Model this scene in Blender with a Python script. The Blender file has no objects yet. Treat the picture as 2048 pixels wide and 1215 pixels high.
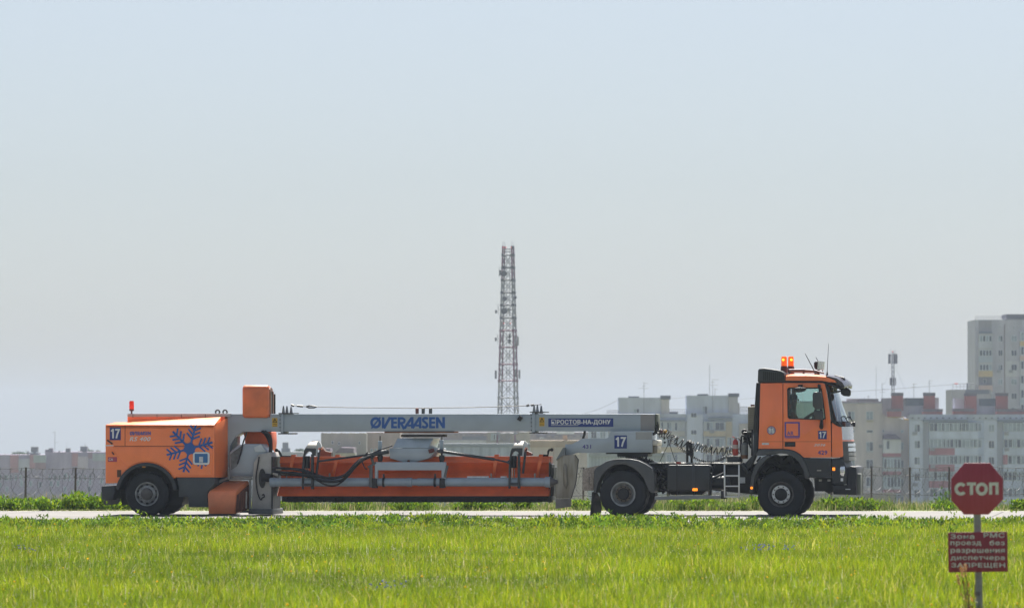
import bpy, bmesh, math, random
import numpy as np
from mathutils import Vector, Matrix
from mathutils.geometry import tessellate_polygon

S = bpy.context.scene
COL = S.collection
PI = math.pi
random.seed(7)

# ------------------------------------------------------------------ camera, sky, sun, exposure
F = 9840.0            # focal length in pixels of the 2048 px wide photograph
HY = 850.0            # row of the eye level
CAMH = 2.2
PITCH = math.atan((HY - 607.5) / F)
cd = bpy.data.cameras.new('camera')
cam = bpy.data.objects.new('camera', cd)
COL.objects.link(cam)
cam.location = (0, 0, CAMH)
cam.rotation_euler = (PI / 2 + PITCH, 0, 0)
cd.sensor_width = 36.0
cd.lens = 36.0 * F / 2048.0
cd.clip_start = 1.0
cd.clip_end = 20000
cd.dof.use_dof = True
cd.dof.focus_distance = 119.5
cd.dof.aperture_fstop = 4.2
S.camera = cam

SUN_EL, SUN_AZ = math.radians(57), math.radians(7)     # azimuth from +Y (straight ahead) towards +X
w = bpy.data.worlds.new('World')
S.world = w
w.use_nodes = True
nt = w.node_tree
bg = nt.nodes['Background']
sky = nt.nodes.new('ShaderNodeTexSky')
sky.sky_type = 'NISHITA'
sky.sun_disc = False
sky.sun_elevation = SUN_EL
sky.sun_rotation = SUN_AZ
sky.altitude = 80
sky.air_density = 1.0
sky.dust_density = 0.9
sky.ozone_density = 6.0
hsv = nt.nodes.new('ShaderNodeHueSaturation')          # thin high haze greys the blue
hsv.inputs['Saturation'].default_value = 0.5
nt.links.new(sky.outputs[0], hsv.inputs['Color'])
tint = nt.nodes.new('ShaderNodeMix')
tint.data_type = 'RGBA'
tint.blend_type = 'MULTIPLY'
tint.inputs[0].default_value = 1.0
tint.inputs[7].default_value = (0.765, 0.775, 0.80, 1)
nt.links.new(hsv.outputs[0], tint.inputs[6])
nt.links.new(tint.outputs[2], bg.inputs[0])
bg.inputs[1].default_value = 0.05
sd = bpy.data.lights.new('sun', 'SUN')
sd.energy = 5.0
sd.angle = math.radians(0.53)
sd.color = (1.0, 0.95, 0.87)
sun = bpy.data.objects.new('sun', sd)
COL.objects.link(sun)
svec = Vector((math.sin(SUN_AZ) * math.cos(SUN_EL), math.cos(SUN_AZ) * math.cos(SUN_EL), math.sin(SUN_EL)))
sun.rotation_euler = svec.to_track_quat('Z', 'Y').to_euler()
sun.location = (0, 60, 80)

S.view_settings.view_transform = 'Standard'
S.view_settings.look = 'None'
S.view_settings.exposure = 1.4
S.view_settings.gamma = 1.0
S.render.engine = 'CYCLES'
S.cycles.use_denoising = True
S.cycles.max_bounces = 8
S.cycles.transparent_max_bounces = 16
S.cycles.volume_bounces = 1

# ------------------------------------------------------------------ geometry of the place
TRUCK_A = math.radians(-8.0)
TILT = 0.0024
MT = Matrix.Translation((0, 121.2, 0)) @ Matrix.Rotation(TRUCK_A, 4, 'Z') @ Matrix.Rotation(-TILT, 4, 'Y')
MTI = MT.inverted()
CAMROT = Matrix.Rotation(PI / 2 + PITCH, 3, 'X')
CAMP = Vector((0, 0, CAMH))


def ray(px, py):
    return CAMROT @ Vector(((px - 1024) / F, -(py - 607.5) / F, -1.0))


def W(px, py, d):
    """world point at depth y = d"""
    r = ray(px, py)
    p = CAMP + r * (d / r.y)
    return p


def L(px, py, yl):
    """(x, z) in the vehicle frame on the lengthwise plane y = yl"""
    o = MTI @ CAMP
    r = MTI.to_3x3() @ ray(px, py)
    p = o + r * ((yl - o.y) / r.y)
    return (p.x, p.z)


ZO = {1: (4.19, 190, 760), 2: (5.283, 530, 790), 3: (5.063, 820, 790), 4: (4.859, 1080, 800), 5: (5.284, 1290, 820),
      6: (3.377, 1480, 690), 7: (4.655, 860, 855), 8: (3.303, 560, 840), 9: (4.34, 410, 760), 10: (12.047, 730, 820),
      11: (7.594, 1550, 700), 12: (4.19, 1640, 720)}


def Z(k, x, y, yl):
    s, ox, oy = ZO[k]
    return L(ox + x / s, oy + y / s, yl)


def ZP(k, pts, yl):
    return [Z(k, x, y, yl) for x, y in pts]


def ground_v(x, y):
    dx, dy = x, y - 121.2
    return -math.sin(TRUCK_A) * dx + math.cos(TRUCK_A) * dy


def ground_z(x, y):
    v = ground_v(x, y)
    pts = [(-1e4, 0), (7.5, 0), (14, -0.08), (95, -2.35), (800, -17.0), (5200, -36), (1e5, -36)]
    z = 0
    for (a, za), (b, zb) in zip(pts, pts[1:]):
        if a <= v <= b:
            z = za + (zb - za) * (v - a) / (b - a)
            break
    return z + TILT * max(-300, min(300, x))


# ------------------------------------------------------------------ materials
MATS = {}


def mat(name, col, rough=0.5, metal=0.0, var=0.08, scale=3.0, coat=0.0, bump=0.0, bscale=40.0, emit=None, estr=0.0, spec=0.5, vcol2=None,
        stretch=None):
    if name in MATS:
        return MATS[name]
    m = bpy.data.materials.new(name)
    m.use_nodes = True
    n, l = m.node_tree.nodes, m.node_tree.links
    b = n['Principled BSDF']
    b.inputs['Roughness'].default_value = rough
    b.inputs['Metallic'].default_value = metal
    b.inputs['Coat Weight'].default_value = coat
    b.inputs['Coat Roughness'].default_value = 0.08
    b.inputs['Specular IOR Level'].default_value = spec
    tc = n.new('ShaderNodeTexCoord')
    mp = n.new('ShaderNodeMapping')
    l.new(tc.outputs['Object'], mp.inputs[0])
    if stretch:
        mp.inputs['Scale'].default_value = stretch
    no = n.new('ShaderNodeTexNoise')
    no.inputs['Scale'].default_value = scale
    no.inputs['Detail'].default_value = 6
    no.inputs['Roughness'].default_value = 0.5
    l.new(mp.outputs[0], no.inputs['Vector'])
    cr = n.new('ShaderNodeValToRGB')
    c = Vector(col[:3])
    c2 = Vector(vcol2) if vcol2 else c * (1 - 2.2 * var)
    cr.color_ramp.elements[0].position = 0.3
    cr.color_ramp.elements[1].position = 0.68
    cr.color_ramp.elements[0].color = (*[max(0, v) for v in c2], 1)
    cr.color_ramp.elements[1].color = (*[min(1, v * (1 + 0.4 * var)) for v in c], 1)
    l.new(no.outputs['Fac'], cr.inputs[0])
    l.new(cr.outputs[0], b.inputs['Base Color'])
    mr = n.new('ShaderNodeMapRange')
    mr.inputs[3].default_value = max(0.02, rough - 0.1)
    mr.inputs[4].default_value = min(1, rough + 0.14)
    l.new(no.outputs['Fac'], mr.inputs[0])
    l.new(mr.outputs[0], b.inputs['Roughness'])
    if bump:
        n2 = n.new('ShaderNodeTexNoise')
        n2.inputs['Scale'].default_value = bscale
        n2.inputs['Detail'].default_value = 4
        l.new(tc.outputs['Object'], n2.inputs['Vector'])
        bp = n.new('ShaderNodeBump')
        bp.inputs['Strength'].default_value = bump
        bp.inputs['Distance'].default_value = 0.02
        l.new(n2.outputs['Fac'], bp.inputs['Height'])
        l.new(bp.outputs[0], b.inputs['Normal'])
    if emit:
        b.inputs['Emission Color'].default_value = (*emit, 1)
        b.inputs['Emission Strength'].default_value = estr
    MATS[name] = m
    return m


def glass_mat(name, tint, rough=0.02, ior=1.5):
    m = bpy.data.materials.new(name)
    m.use_nodes = True
    n, l = m.node_tree.nodes, m.node_tree.links
    n.remove(n['Principled BSDF'])
    out = n['Material Output']
    tr = n.new('ShaderNodeBsdfTransparent')
    tr.inputs[0].default_value = (*tint, 1)
    gl = n.new('ShaderNodeBsdfGlossy')
    gl.inputs['Roughness'].default_value = rough
    gl.inputs[0].default_value = (0.9, 0.95, 1, 1)
    fr = n.new('ShaderNodeFresnel')
    fr.inputs[0].default_value = ior
    no = n.new('ShaderNodeTexNoise')
    no.inputs['Scale'].default_value = 2.0
    bp = n.new('ShaderNodeBump')
    bp.inputs['Strength'].default_value = 0.02
    l.new(no.outputs['Fac'], bp.inputs['Height'])
    l.new(bp.outputs[0], gl.inputs['Normal'])
    mx = n.new('ShaderNodeMixShader')
    l.new(fr.outputs[0], mx.inputs[0])
    l.new(tr.outputs[0], mx.inputs[1])
    l.new(gl.outputs[0], mx.inputs[2])
    l.new(mx.outputs[0], out.inputs[0])
    MATS[name] = m
    return m


def leaf_mat(name, trans=0.45, sat=1.0, gloss=0.35):
    """leaves and blades: colour from a per-leaf attribute, light shining through"""
    m = bpy.data.materials.new(name)
    m.use_nodes = True
    n, l = m.node_tree.nodes, m.node_tree.links
    b = n['Principled BSDF']
    out = n['Material Output']
    at = n.new('ShaderNodeAttribute')
    at.attribute_name = 'tone'
    no = n.new('ShaderNodeTexNoise')
    no.inputs['Scale'].default_value = 0.9
    tc = n.new('ShaderNodeTexCoord')
    l.new(tc.outputs['Object'], no.inputs['Vector'])
    hs = n.new('ShaderNodeHueSaturation')
    hs.inputs['Saturation'].default_value = sat
    mr = n.new('ShaderNodeMapRange')
    mr.inputs[1].default_value = 0.3
    mr.inputs[2].default_value = 0.7
    mr.inputs[3].default_value = 0.8
    mr.inputs[4].default_value = 1.2
    l.new(no.outputs['Fac'], mr.inputs[0])
    l.new(mr.outputs[0], hs.inputs['Value'])
    l.new(at.outputs['Color'], hs.inputs['Color'])
    l.new(hs.outputs[0], b.inputs['Base Color'])
    b.inputs['Roughness'].default_value = gloss
    b.inputs['Specular IOR Level'].default_value = 0.06
    tl = n.new('ShaderNodeBsdfTranslucent')
    l.new(hs.outputs[0], tl.inputs[0])
    mx = n.new('ShaderNodeMixShader')
    mx.inputs[0].default_value = trans
    l.new(b.outputs[0], mx.inputs[1])
    l.new(tl.outputs[0], mx.inputs[2])
    l.new(mx.outputs[0], out.inputs[0])
    MATS[name] = m
    return m


ORANGE = mat('orange paint', (1.0, 0.245, 0.07), 0.38, var=0.04, scale=2.6, coat=0.25, stretch=(1.6, 1, 0.7))
ORANGE_D = mat('worn orange paint', (0.75, 0.14, 0.04), 0.5, var=0.14, scale=2.5, coat=0.1)
ORANGE_C = mat('orange cab paint', (0.93, 0.21, 0.066), 0.34, var=0.045, scale=2.4, coat=0.4, stretch=(1.6, 1, 0.7))
GREY = mat('light grey paint', (0.36, 0.425, 0.485), 0.42, var=0.06, scale=1.6, coat=0.2)
GREY_W = mat('warm light grey paint', (0.41, 0.475, 0.53), 0.42, var=0.07, scale=1.6, coat=0.2)
GREY_B = mat('pale blue grey paint', (0.31, 0.39, 0.46), 0.4, var=0.08, scale=3, coat=0.2)
GREY_P = mat('patched grey paint', (0.28, 0.275, 0.28), 0.5, var=0.05, scale=2)
CREAM = mat('cream metal', (0.6, 0.57, 0.5), 0.4, var=0.08)
DARK = mat('dark grey plastic', (0.030, 0.038, 0.046), 0.5, var=0.12, scale=3)
DARK2 = mat('dusty grey plastic', (0.085, 0.088, 0.09), 0.6, var=0.18, scale=2.5)
BLACK = mat('black parts', (0.010, 0.012, 0.016), 0.5, var=0.2, scale=5)
RUBBER = mat('black rubber', (0.014, 0.018, 0.023), 0.75, var=0.25, scale=6, bump=0.2)
CHASSIS = mat('grimy chassis', (0.016, 0.017, 0.019), 0.6, var=0.3, scale=4, vcol2=(0.007, 0.007, 0.009))
STEEL = mat('worn steel', (0.42, 0.41, 0.38), 0.45, 0.6, var=0.2, scale=6)
MUDSTEEL = mat('muddy steel plate', (0.34, 0.325, 0.28), 0.42, 0.2, var=0.25, scale=3.5, vcol2=(0.19, 0.165, 0.12), stretch=(2.2, 1, 0.35))
CHEQ = mat('chequered box metal', (0.38, 0.33, 0.28), 0.6, 0.2, var=0.2, scale=30)
ALU = mat('aluminium', (0.62, 0.64, 0.65), 0.35, 0.5, var=0.08)
CHROME = mat('polished metal', (0.75, 0.78, 0.8), 0.2, 0.9, var=0.06)
RIM = mat('dull rim', (0.36, 0.38, 0.38), 0.5, 0.35, var=0.22, scale=7)
RIMD = mat('dusty dark rim', (0.13, 0.125, 0.118), 0.6, 0.2, var=0.25, scale=7)
BLUE = mat('blue lettering', (0.018, 0.10, 0.36), 0.5, var=0.05)
NAVY = mat('navy blue panel', (0.018, 0.045, 0.22), 0.45, var=0.06)
VIOLET = mat('violet lettering', (0.07, 0.05, 0.26), 0.5, var=0.05)
WHITE = mat('white lettering', (0.72, 0.74, 0.74), 0.5, var=0.05)
WHITE_S = mat('weathered white lettering', (0.58, 0.62, 0.64), 0.6, var=0.1, scale=18)
YELLOW = mat('yellow warning sticker', (0.62, 0.38, 0.03), 0.5, var=0.06)
SIGNRED = mat('faded sign red', (0.29, 0.036, 0.072), 0.5, var=0.12, scale=7, stretch=(3, 1, 0.4), vcol2=(0.25, 0.024, 0.05))
POST = mat('galvanised post', (0.25, 0.27, 0.29), 0.5, 0.3, var=0.2, scale=6)
AMBER = mat('amber lamp', (0.75, 0.10, 0.006), 0.25, var=0.05, emit=(1.0, 0.13, 0.0), estr=0.22)
AMBER_HOT = mat('lit bulb', (1, 0.5, 0.05), 0.3, emit=(1.0, 0.40, 0.02), estr=1.2)
MARKER = mat('amber marker', (0.9, 0.25, 0.02), 0.3, emit=(1, 0.25, 0.01), estr=0.6)
REDLAMP = mat('red lamp', (0.6, 0.03, 0.015), 0.25, emit=(1, 0.05, 0.01), estr=0.12)
MAROON = mat('maroon plastic', (0.11, 0.03, 0.025), 0.5)
EXTRED = mat('extinguisher red', (0.42, 0.03, 0.02), 0.3, coat=0.4)
BEIGEBOX = mat('beige ribbed metal', (0.36, 0.34, 0.27), 0.55, var=0.12, scale=20)
CABIN = mat('cab interior grey', (0.16, 0.18, 0.18), 0.8)
SKIN = mat('skin', (0.45, 0.24, 0.16), 0.6)
HAIRM = mat('dark hair', (0.02, 0.015, 0.012), 0.6)
VEST = mat('orange work vest', (0.55, 0.16, 0.04), 0.8)
TROUS = mat('dark trousers', (0.03, 0.035, 0.05), 0.9)
GLASS = glass_mat('cab side glass', (0.80, 0.89, 0.86))
WGLASS = glass_mat('windscreen glass', (0.5, 0.6, 0.62), ior=1.9)
LENS = glass_mat('clear lens', (0.8, 0.85, 0.85))
GRASSM = leaf_mat('grass blades', 0.5, gloss=0.55)
LEAFM = leaf_mat('weed leaves', 0.42, gloss=0.55)
CROWNM = leaf_mat('tree leaves', 0.3)


# ------------------------------------------------------------------ mesh builder
class MB:
    def __init__(s):
        s.v, s.f, s.m = [], [], []

    def add(s, vs, fs, mi=0):
        o = len(s.v)
        s.v += [tuple(p) for p in vs]
        s.f += [tuple(i + o for i in f) for f in fs]
        s.m += [mi] * len(fs)
        return s

    def box(s, x0, x1, y0, y1, z0, z1, mi=0):
        return s.add([(x0, y0, z0), (x1, y0, z0), (x1, y1, z0), (x0, y1, z0), (x0, y0, z1), (x1, y0, z1), (x1, y1, z1), (x0, y1, z1)],
                     [(0, 3, 2, 1), (4, 5, 6, 7), (0, 1, 5, 4), (1, 2, 6, 5), (2, 3, 7, 6), (3, 0, 4, 7)], mi)

    def prism(s, poly, y0, y1, mi=0, hole=None):
        """outline in (x, z) given thickness from y0 to y1"""
        loops = [poly] + ([hole] if hole else [])
        vs, fs = [], []
        flat = [p for lp in loops for p in lp]
        n = len(flat)
        vs = [(x, y0, z) for x, z in flat] + [(x, y1, z) for x, z in flat]
        tris = tessellate_polygon([[Vector((x, z, 0)) for x, z in lp] for lp in loops])
        for t in tris:
            fs.append(tuple(t))
            fs.append(tuple(n + i for i in reversed(t)))
        o = 0
        for lp in loops:
            k = len(lp)
            for i in range(k):
                a, b = o + i, o + (i + 1) % k
                fs.append((a, b, n + b, n + a))
            o += k
        return s.add(vs, fs, mi)

    def prism_x(s, poly, x0, x1, mi=0):
        """outline in (y, z) drawn out from x0 to x1"""
        n = len(poly)
        vs = [(x0, y, z) for y, z in poly] + [(x1, y, z) for y, z in poly]
        fs = []
        for t in tessellate_polygon([[Vector((y, z, 0)) for y, z in poly]]):
            fs.append(tuple(t))
            fs.append(tuple(n + i for i in reversed(t)))
        fs += [(i, (i + 1) % n, n + (i + 1) % n, n + i) for i in range(n)]
        return s.add(vs, fs, mi)

    def loft(s, loops, mi=0, caps=True):
        n = len(loops[0])
        vs = [p for lp in loops for p in lp]
        fs = []
        for k in range(len(loops) - 1):
            for i in range(n):
                a, b = k * n + i, k * n + (i + 1) % n
                fs.append((a, b, b + n, a + n))
        if caps:
            fs.append(tuple(range(n)))
            fs.append(tuple(range((len(loops) - 1) * n, len(loops) * n))[::-1])
        return s.add(vs, fs, mi)

    def cyl(s, p0, p1, r0, r1=None, n=12, mi=0):
        return s.tube([p0, p1], [r0, r0 if r1 is None else r1], n, mi)

    def tube(s, pts, r, n=6, mi=0):
        pts = [Vector(p) for p in pts]
        rs = r if isinstance(r, (list, tuple)) else [r] * len(pts)
        loops = []
        up = Vector((0, 0, 1))
        t0 = (pts[1] - pts[0]).normalized()
        if abs(t0.dot(up)) > 0.95:
            up = Vector((1, 0, 0))
        for i, p in enumerate(pts):
            t = (pts[min(i + 1, len(pts) - 1)] - pts[max(i - 1, 0)]).normalized()
            a = up - t * up.dot(t)
            if a.length < 1e-4:
                a = t.orthogonal()
            a.normalize()
            up = a
            b = t.cross(a)
            loops.append([p + (a * math.cos(2 * PI * k / n) + b * math.sin(2 * PI * k / n)) * rs[i] for k in range(n)])
        return s.loft(loops, mi)

    def lathe(s, prof, cx, cz, n=40, mi=0, lug=0.0):
        """(radius, y) outline turned about the crosswise axis through (cx, cz)"""
        vs, fs = [], []
        k = len(prof)
        for j in range(n):
            a = 2 * PI * j / n
            for i, (r, y) in enumerate(prof):
                rr = r
                if lug and (j // 2) % 2 == 0 and 3 <= i <= k - 4:
                    rr = r - lug
                vs.append((cx + rr * math.cos(a), y, cz + rr * math.sin(a)))
        for j in range(n):
            for i in range(k - 1):
                a, b = j * k + i, ((j + 1) % n) * k + i
                fs.append((a, b, b + 1, a + 1))
        return s.add(vs, fs, mi)

    def ball(s, c, r, n=10, sz=1.0, mi=0):
        c = Vector(c)
        vs, fs = [], []
        m = n // 2
        for i in range(m + 1):
            th = PI * i / m
            for j in range(n):
                a = 2 * PI * j / n
                vs.append(c + Vector((r * math.sin(th) * math.cos(a), r * math.sin(th) * math.sin(a), r * sz * math.cos(th))))
        for i in range(m):
            for j in range(n):
                fs.append((i * n + j, i * n + (j + 1) % n, (i + 1) * n + (j + 1) % n, (i + 1) * n + j))
        return s.add(vs, fs, mi)

    def islands(s):
        par = list(range(len(s.v)))

        def find(a):
            while par[a] != a:
                par[a] = par[par[a]]
                a = par[a]
            return a
        for f in s.f:
            r = find(f[0])
            for i in f[1:]:
                par[find(i)] = r
        out = {}
        for f, m in zip(s.f, s.m):
            q, idx = out.setdefault(find(f[0]), (MB(), {}))
            for i in f:
                if i not in idx:
                    idx[i] = len(q.v)
                    q.v.append(s.v[i])
            q.f.append(tuple(idx[i] for i in f))
            q.m.append(m)
        return [q for q, _ in out.values()]

    def ribbon(s, pts, width, y, mi=0):
        """flat mitred stroke in the (x, z) plane, facing -y"""
        P = [Vector(p) for p in pts]
        closed = (P[0] - P[-1]).length < 1e-6
        if closed:
            P = P[:-1]
        n = len(P)
        Lf, Rt = [], []
        for i, p in enumerate(P):
            d0 = (p - P[i - 1]).normalized() if (i > 0 or closed) else (P[1] - P[0]).normalized()
            d1 = (P[(i + 1) % n] - p).normalized() if (i < n - 1 or closed) else d0
            n0, n1 = Vector((-d0.y, d0.x)), Vector((-d1.y, d1.x))
            m = (n0 + n1)
            m = n0 if m.length < 1e-3 else m.normalized()
            k = min(2.0, 1 / max(0.4, m.dot(n0)))
            Lf.append(p + m * width / 2 * k)
            Rt.append(p - m * width / 2 * k)
        vs = [(q.x, y, q.y) for q in Lf] + [(q.x, y, q.y) for q in Rt]
        fs = [(i, (i + 1) % n, n + (i + 1) % n, n + i) for i in range(n if closed else n - 1)]
        return s.add(vs, fs, mi)

    def text(s, body, x0, x1, z0, z1, y, bold=0.0, shear=0.0, mi=0):
        vs, fs = text2d(body, bold, shear)
        ax, bx = min(v[0] for v in vs), max(v[0] for v in vs)
        az, bz = min(v[1] for v in vs), max(v[1] for v in vs)
        w = (z1 - z0) * bold * 0.9          # stroke gain: the letters are laid down several times, each 0.2 mm proud of the last
        x0, x1, z0, z1 = x0 + w, x1 - w, z0 + w * 0.7, z1 - w * 0.7
        offs = [(0, 0)] if not bold else [(-w, 0), (w, 0), (0, w * 0.7), (0, -w * 0.7), (-w * 0.6, w * 0.5), (w * 0.6, -w * 0.5)]
        for k, (ox, oz) in enumerate(offs):
            s.add([(x0 + (v[0] - ax) / (bx - ax) * (x1 - x0) + ox, y - 0.0002 * k, z0 + (v[1] - az) / (bz - az) * (z1 - z0) + oz) for v in vs], fs, mi)
        return s


def text2d(body, bold=0.0, shear=0.0):
    c = bpy.data.curves.new('lettering', 'FONT')
    c.body = body
    c.shear = shear
    c.resolution_u = 4
    if bold:
        c.space_character = 1 + bold * 1.8
    o = bpy.data.objects.new('lettering', c)
    COL.objects.link(o)
    bpy.context.view_layer.update()
    dg = bpy.context.evaluated_depsgraph_get()
    me = o.evaluated_get(dg).to_mesh()
    vs = [(v.co.x, v.co.y) for v in me.vertices]
    fs = [tuple(p.vertices) for p in me.polygons]
    o.evaluated_get(dg).to_mesh_clear()
    bpy.data.objects.remove(o)
    bpy.data.curves.remove(c)
    return vs, fs


def make_obj(name, mb, mats, off=(0, 0, 0), bevel=0.0, smooth=35, segs=2):
    me = bpy.data.meshes.new(name)
    ox, oy, oz = off
    me.from_pydata([(x - ox, y - oy, z - oz) for x, y, z in mb.v], [], mb.f)
    for m in (mats if isinstance(mats, (list, tuple)) else [mats]):
        me.materials.append(m)
    if any(mb.m):
        me.polygons.foreach_set('material_index', mb.m)
    bm = bmesh.new()
    bm.from_mesh(me)
    bmesh.ops.recalc_face_normals(bm, faces=bm.faces)
    if bevel:
        bmesh.ops.dissolve_limit(bm, angle_limit=0.01, verts=bm.verts, edges=bm.edges)
        es = [e for e in bm.edges if len(e.link_faces) == 2 and e.calc_face_angle(0) > 0.5]
        bmesh.ops.bevel(bm, geom=es, offset=bevel, segments=segs, profile=0.5, affect='EDGES', clamp_overlap=True)
    bm.to_mesh(me)
    bm.free()
    if smooth:
        me.shade_smooth()
        me.set_sharp_from_angle(angle=math.radians(smooth))
    o = bpy.data.objects.new(name, me)
    COL.objects.link(o)
    return o


def props(o, label=None, cat=None, group=None, kind=None):
    for k, v in (('label', label), ('category', cat), ('group', group), ('kind', kind)):
        if v:
            o[k] = v
    return o


class Thing:
    def __init__(s, name, label, cat, base, frame=None, group=None):
        s.o = bpy.data.objects.new(name, None)
        s.o.empty_display_size = 0.3
        COL.objects.link(s.o)
        s.base = Vector(base)
        s.o.matrix_world = (frame or Matrix.Identity(4)) @ Matrix.Translation(s.base)
        props(s.o, label, cat, group)

    def part(s, name, mb, mats, parent=None, bevel=0.0, smooth=35, label=None, segs=2, kind=None, split=False):
        if split:
            return [s.part(name, q, mats, parent, bevel, smooth, label, segs, kind) for q in mb.islands()]
        o = make_obj(name, mb, mats, s.base, bevel, smooth, segs)
        o.parent = parent or s.o
        if label:
            o['label'] = label
        if kind:
            o['kind'] = kind
        return o

    def node(s, name, at):
        o = bpy.data.objects.new(name, None)
        COL.objects.link(o)
        o.empty_display_size = 0.2
        o.parent = s.o
        return o


def single(name, mb, mats, label, cat, base=(0, 0, 0), group=None, frame=None, bevel=0.0, smooth=35, kind=None):
    o = make_obj(name, mb, mats, base, bevel, smooth)
    o.matrix_world = (frame or Matrix.Identity(4)) @ Matrix.Translation(Vector(base))
    return props(o, label, cat, group, kind)


def structure(name, mb, mats, smooth=0):
    o = make_obj(name, mb, mats, smooth=smooth)
    o['kind'] = 'structure'
    return o


def arc(cx, cz, r, a0, a1, n=16):
    return [(cx + r * math.cos(math.radians(a0 + (a1 - a0) * i / n)), cz + r * math.sin(math.radians(a0 + (a1 - a0) * i / n))) for i in range(n + 1)]


def spline(pts, n=8):
    """Catmull-Rom through 3-D points"""
    P = [Vector(p) for p in pts]
    P = [P[0] * 2 - P[1]] + P + [P[-1] * 2 - P[-2]]
    out = []
    for i in range(1, len(P) - 2):
        for k in range(n):
            t = k / n
            a, b, c, d = P[i - 1:i + 3]
            out.append(0.5 * ((2 * b) + (c - a) * t + (2 * a - 5 * b + 4 * c - d) * t * t + (3 * b - a - 3 * c + d) * t ** 3))
    out.append(P[-2])
    return out


# ------------------------------------------------------------------ ground and road
def soil_mat():
    m = mat('grassy soil', (0.10, 0.13, 0.03), 0.95, var=0.3, scale=0.25, vcol2=(0.14, 0.12, 0.06))
    return m


def build_ground():
    xs = np.concatenate([np.linspace(-900, -60, 15), np.arange(-56, 57, 2.0), np.linspace(60, 900, 15)])
    ys = np.concatenate([np.arange(-60, 90, 6.0), np.arange(90, 150, 1.0), np.arange(150, 260, 5.0), np.linspace(260, 5200, 60)])
    vs, fs = [], []
    rnd = random.Random(3)
    for y in ys:
        for x in xs:
            v = ground_v(x, y)
            b = 0.0 if -11.2 < v < 7.3 else rnd.uniform(-0.03, 0.02)
            vs.append((x, y, ground_z(x, y) - 0.012 + b))
    n = len(xs)
    for j in range(len(ys) - 1):
        for i in range(n - 1):
            fs.append((j * n + i, j * n + i + 1, (j + 1) * n + i + 1, (j + 1) * n + i))
    mb = MB().add(vs, fs)
    structure('ground', mb, soil_mat(), smooth=180)


def strip(v0, v1, dz, x0=-320, x1=320, n=40):
    mb = MB()
    vs, fs = [], []
    R = Matrix.Translation((0, 121.2, 0)) @ Matrix.Rotation(TRUCK_A, 4, 'Z')
    for i in range(n + 1):
        u = x0 + (x1 - x0) * i / n
        for v in (v0, v1):
            p = R @ Vector((u, v, 0))
            vs.append((p.x, p.y, TILT * max(-300, min(300, p.x)) + dz))
    for i in range(n):
        fs.append((2 * i, 2 * i + 2, 2 * i + 3, 2 * i + 1))
    return mb.add(vs, fs)


def concrete_mat():
    m = bpy.data.materials.new('concrete slabs')
    m.use_nodes = True
    n, l = m.node_tree.nodes, m.node_tree.links
    b = n['Principled BSDF']
    tc = n.new('ShaderNodeTexCoord')
    mp = n.new('ShaderNodeMapping')
    mp.inputs['Rotation'].default_value = (0, 0, -TRUCK_A)
    l.new(tc.outputs['Object'], mp.inputs[0])
    br = n.new('ShaderNodeTexBrick')
    br.offset = 0.0
    br.inputs['Color1'].default_value = (0.205, 0.195, 0.188, 1)
    br.inputs['Color2'].default_value = (0.175, 0.168, 0.163, 1)
    br.inputs['Mortar'].default_value = (0.05, 0.05, 0.048, 1)
    br.inputs['Scale'].default_value = 1.0
    br.inputs['Mortar Size'].default_value = 0.03
    br.inputs['Brick Width'].default_value = 5.0
    br.inputs['Row Height'].default_value = 3.6
    l.new(mp.outputs[0], br.inputs['Vector'])
    no = n.new('ShaderNodeTexNoise')
    no.inputs['Scale'].default_value = 0.8
    no.inputs['Detail'].default_value = 8
    l.new(mp.outputs[0], no.inputs['Vector'])
    mx = n.new('ShaderNodeMix')
    mx.data_type = 'RGBA'
    mx.blend_type = 'MULTIPLY'
    mx.inputs[0].default_value = 0.5
    l.new(br.outputs[0], mx.inputs[6])
    l.new(no.outputs['Fac'], mx.inputs[7])
    l.new(mx.outputs[2], b.inputs['Base Color'])
    b.inputs['Roughness'].default_value = 0.85
    return m


build_ground()
structure('road', strip(-8.9, 5.2, 0.0), concrete_mat())
PAINT = mat('worn road paint', (0.42, 0.415, 0.41), 0.8, var=0.2, scale=4)
structure('road_edge_line', strip(4.55, 4.95, 0.004), PAINT)
structure('road_edge_line', strip(-8.55, -8.15, 0.004), PAINT)

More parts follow.
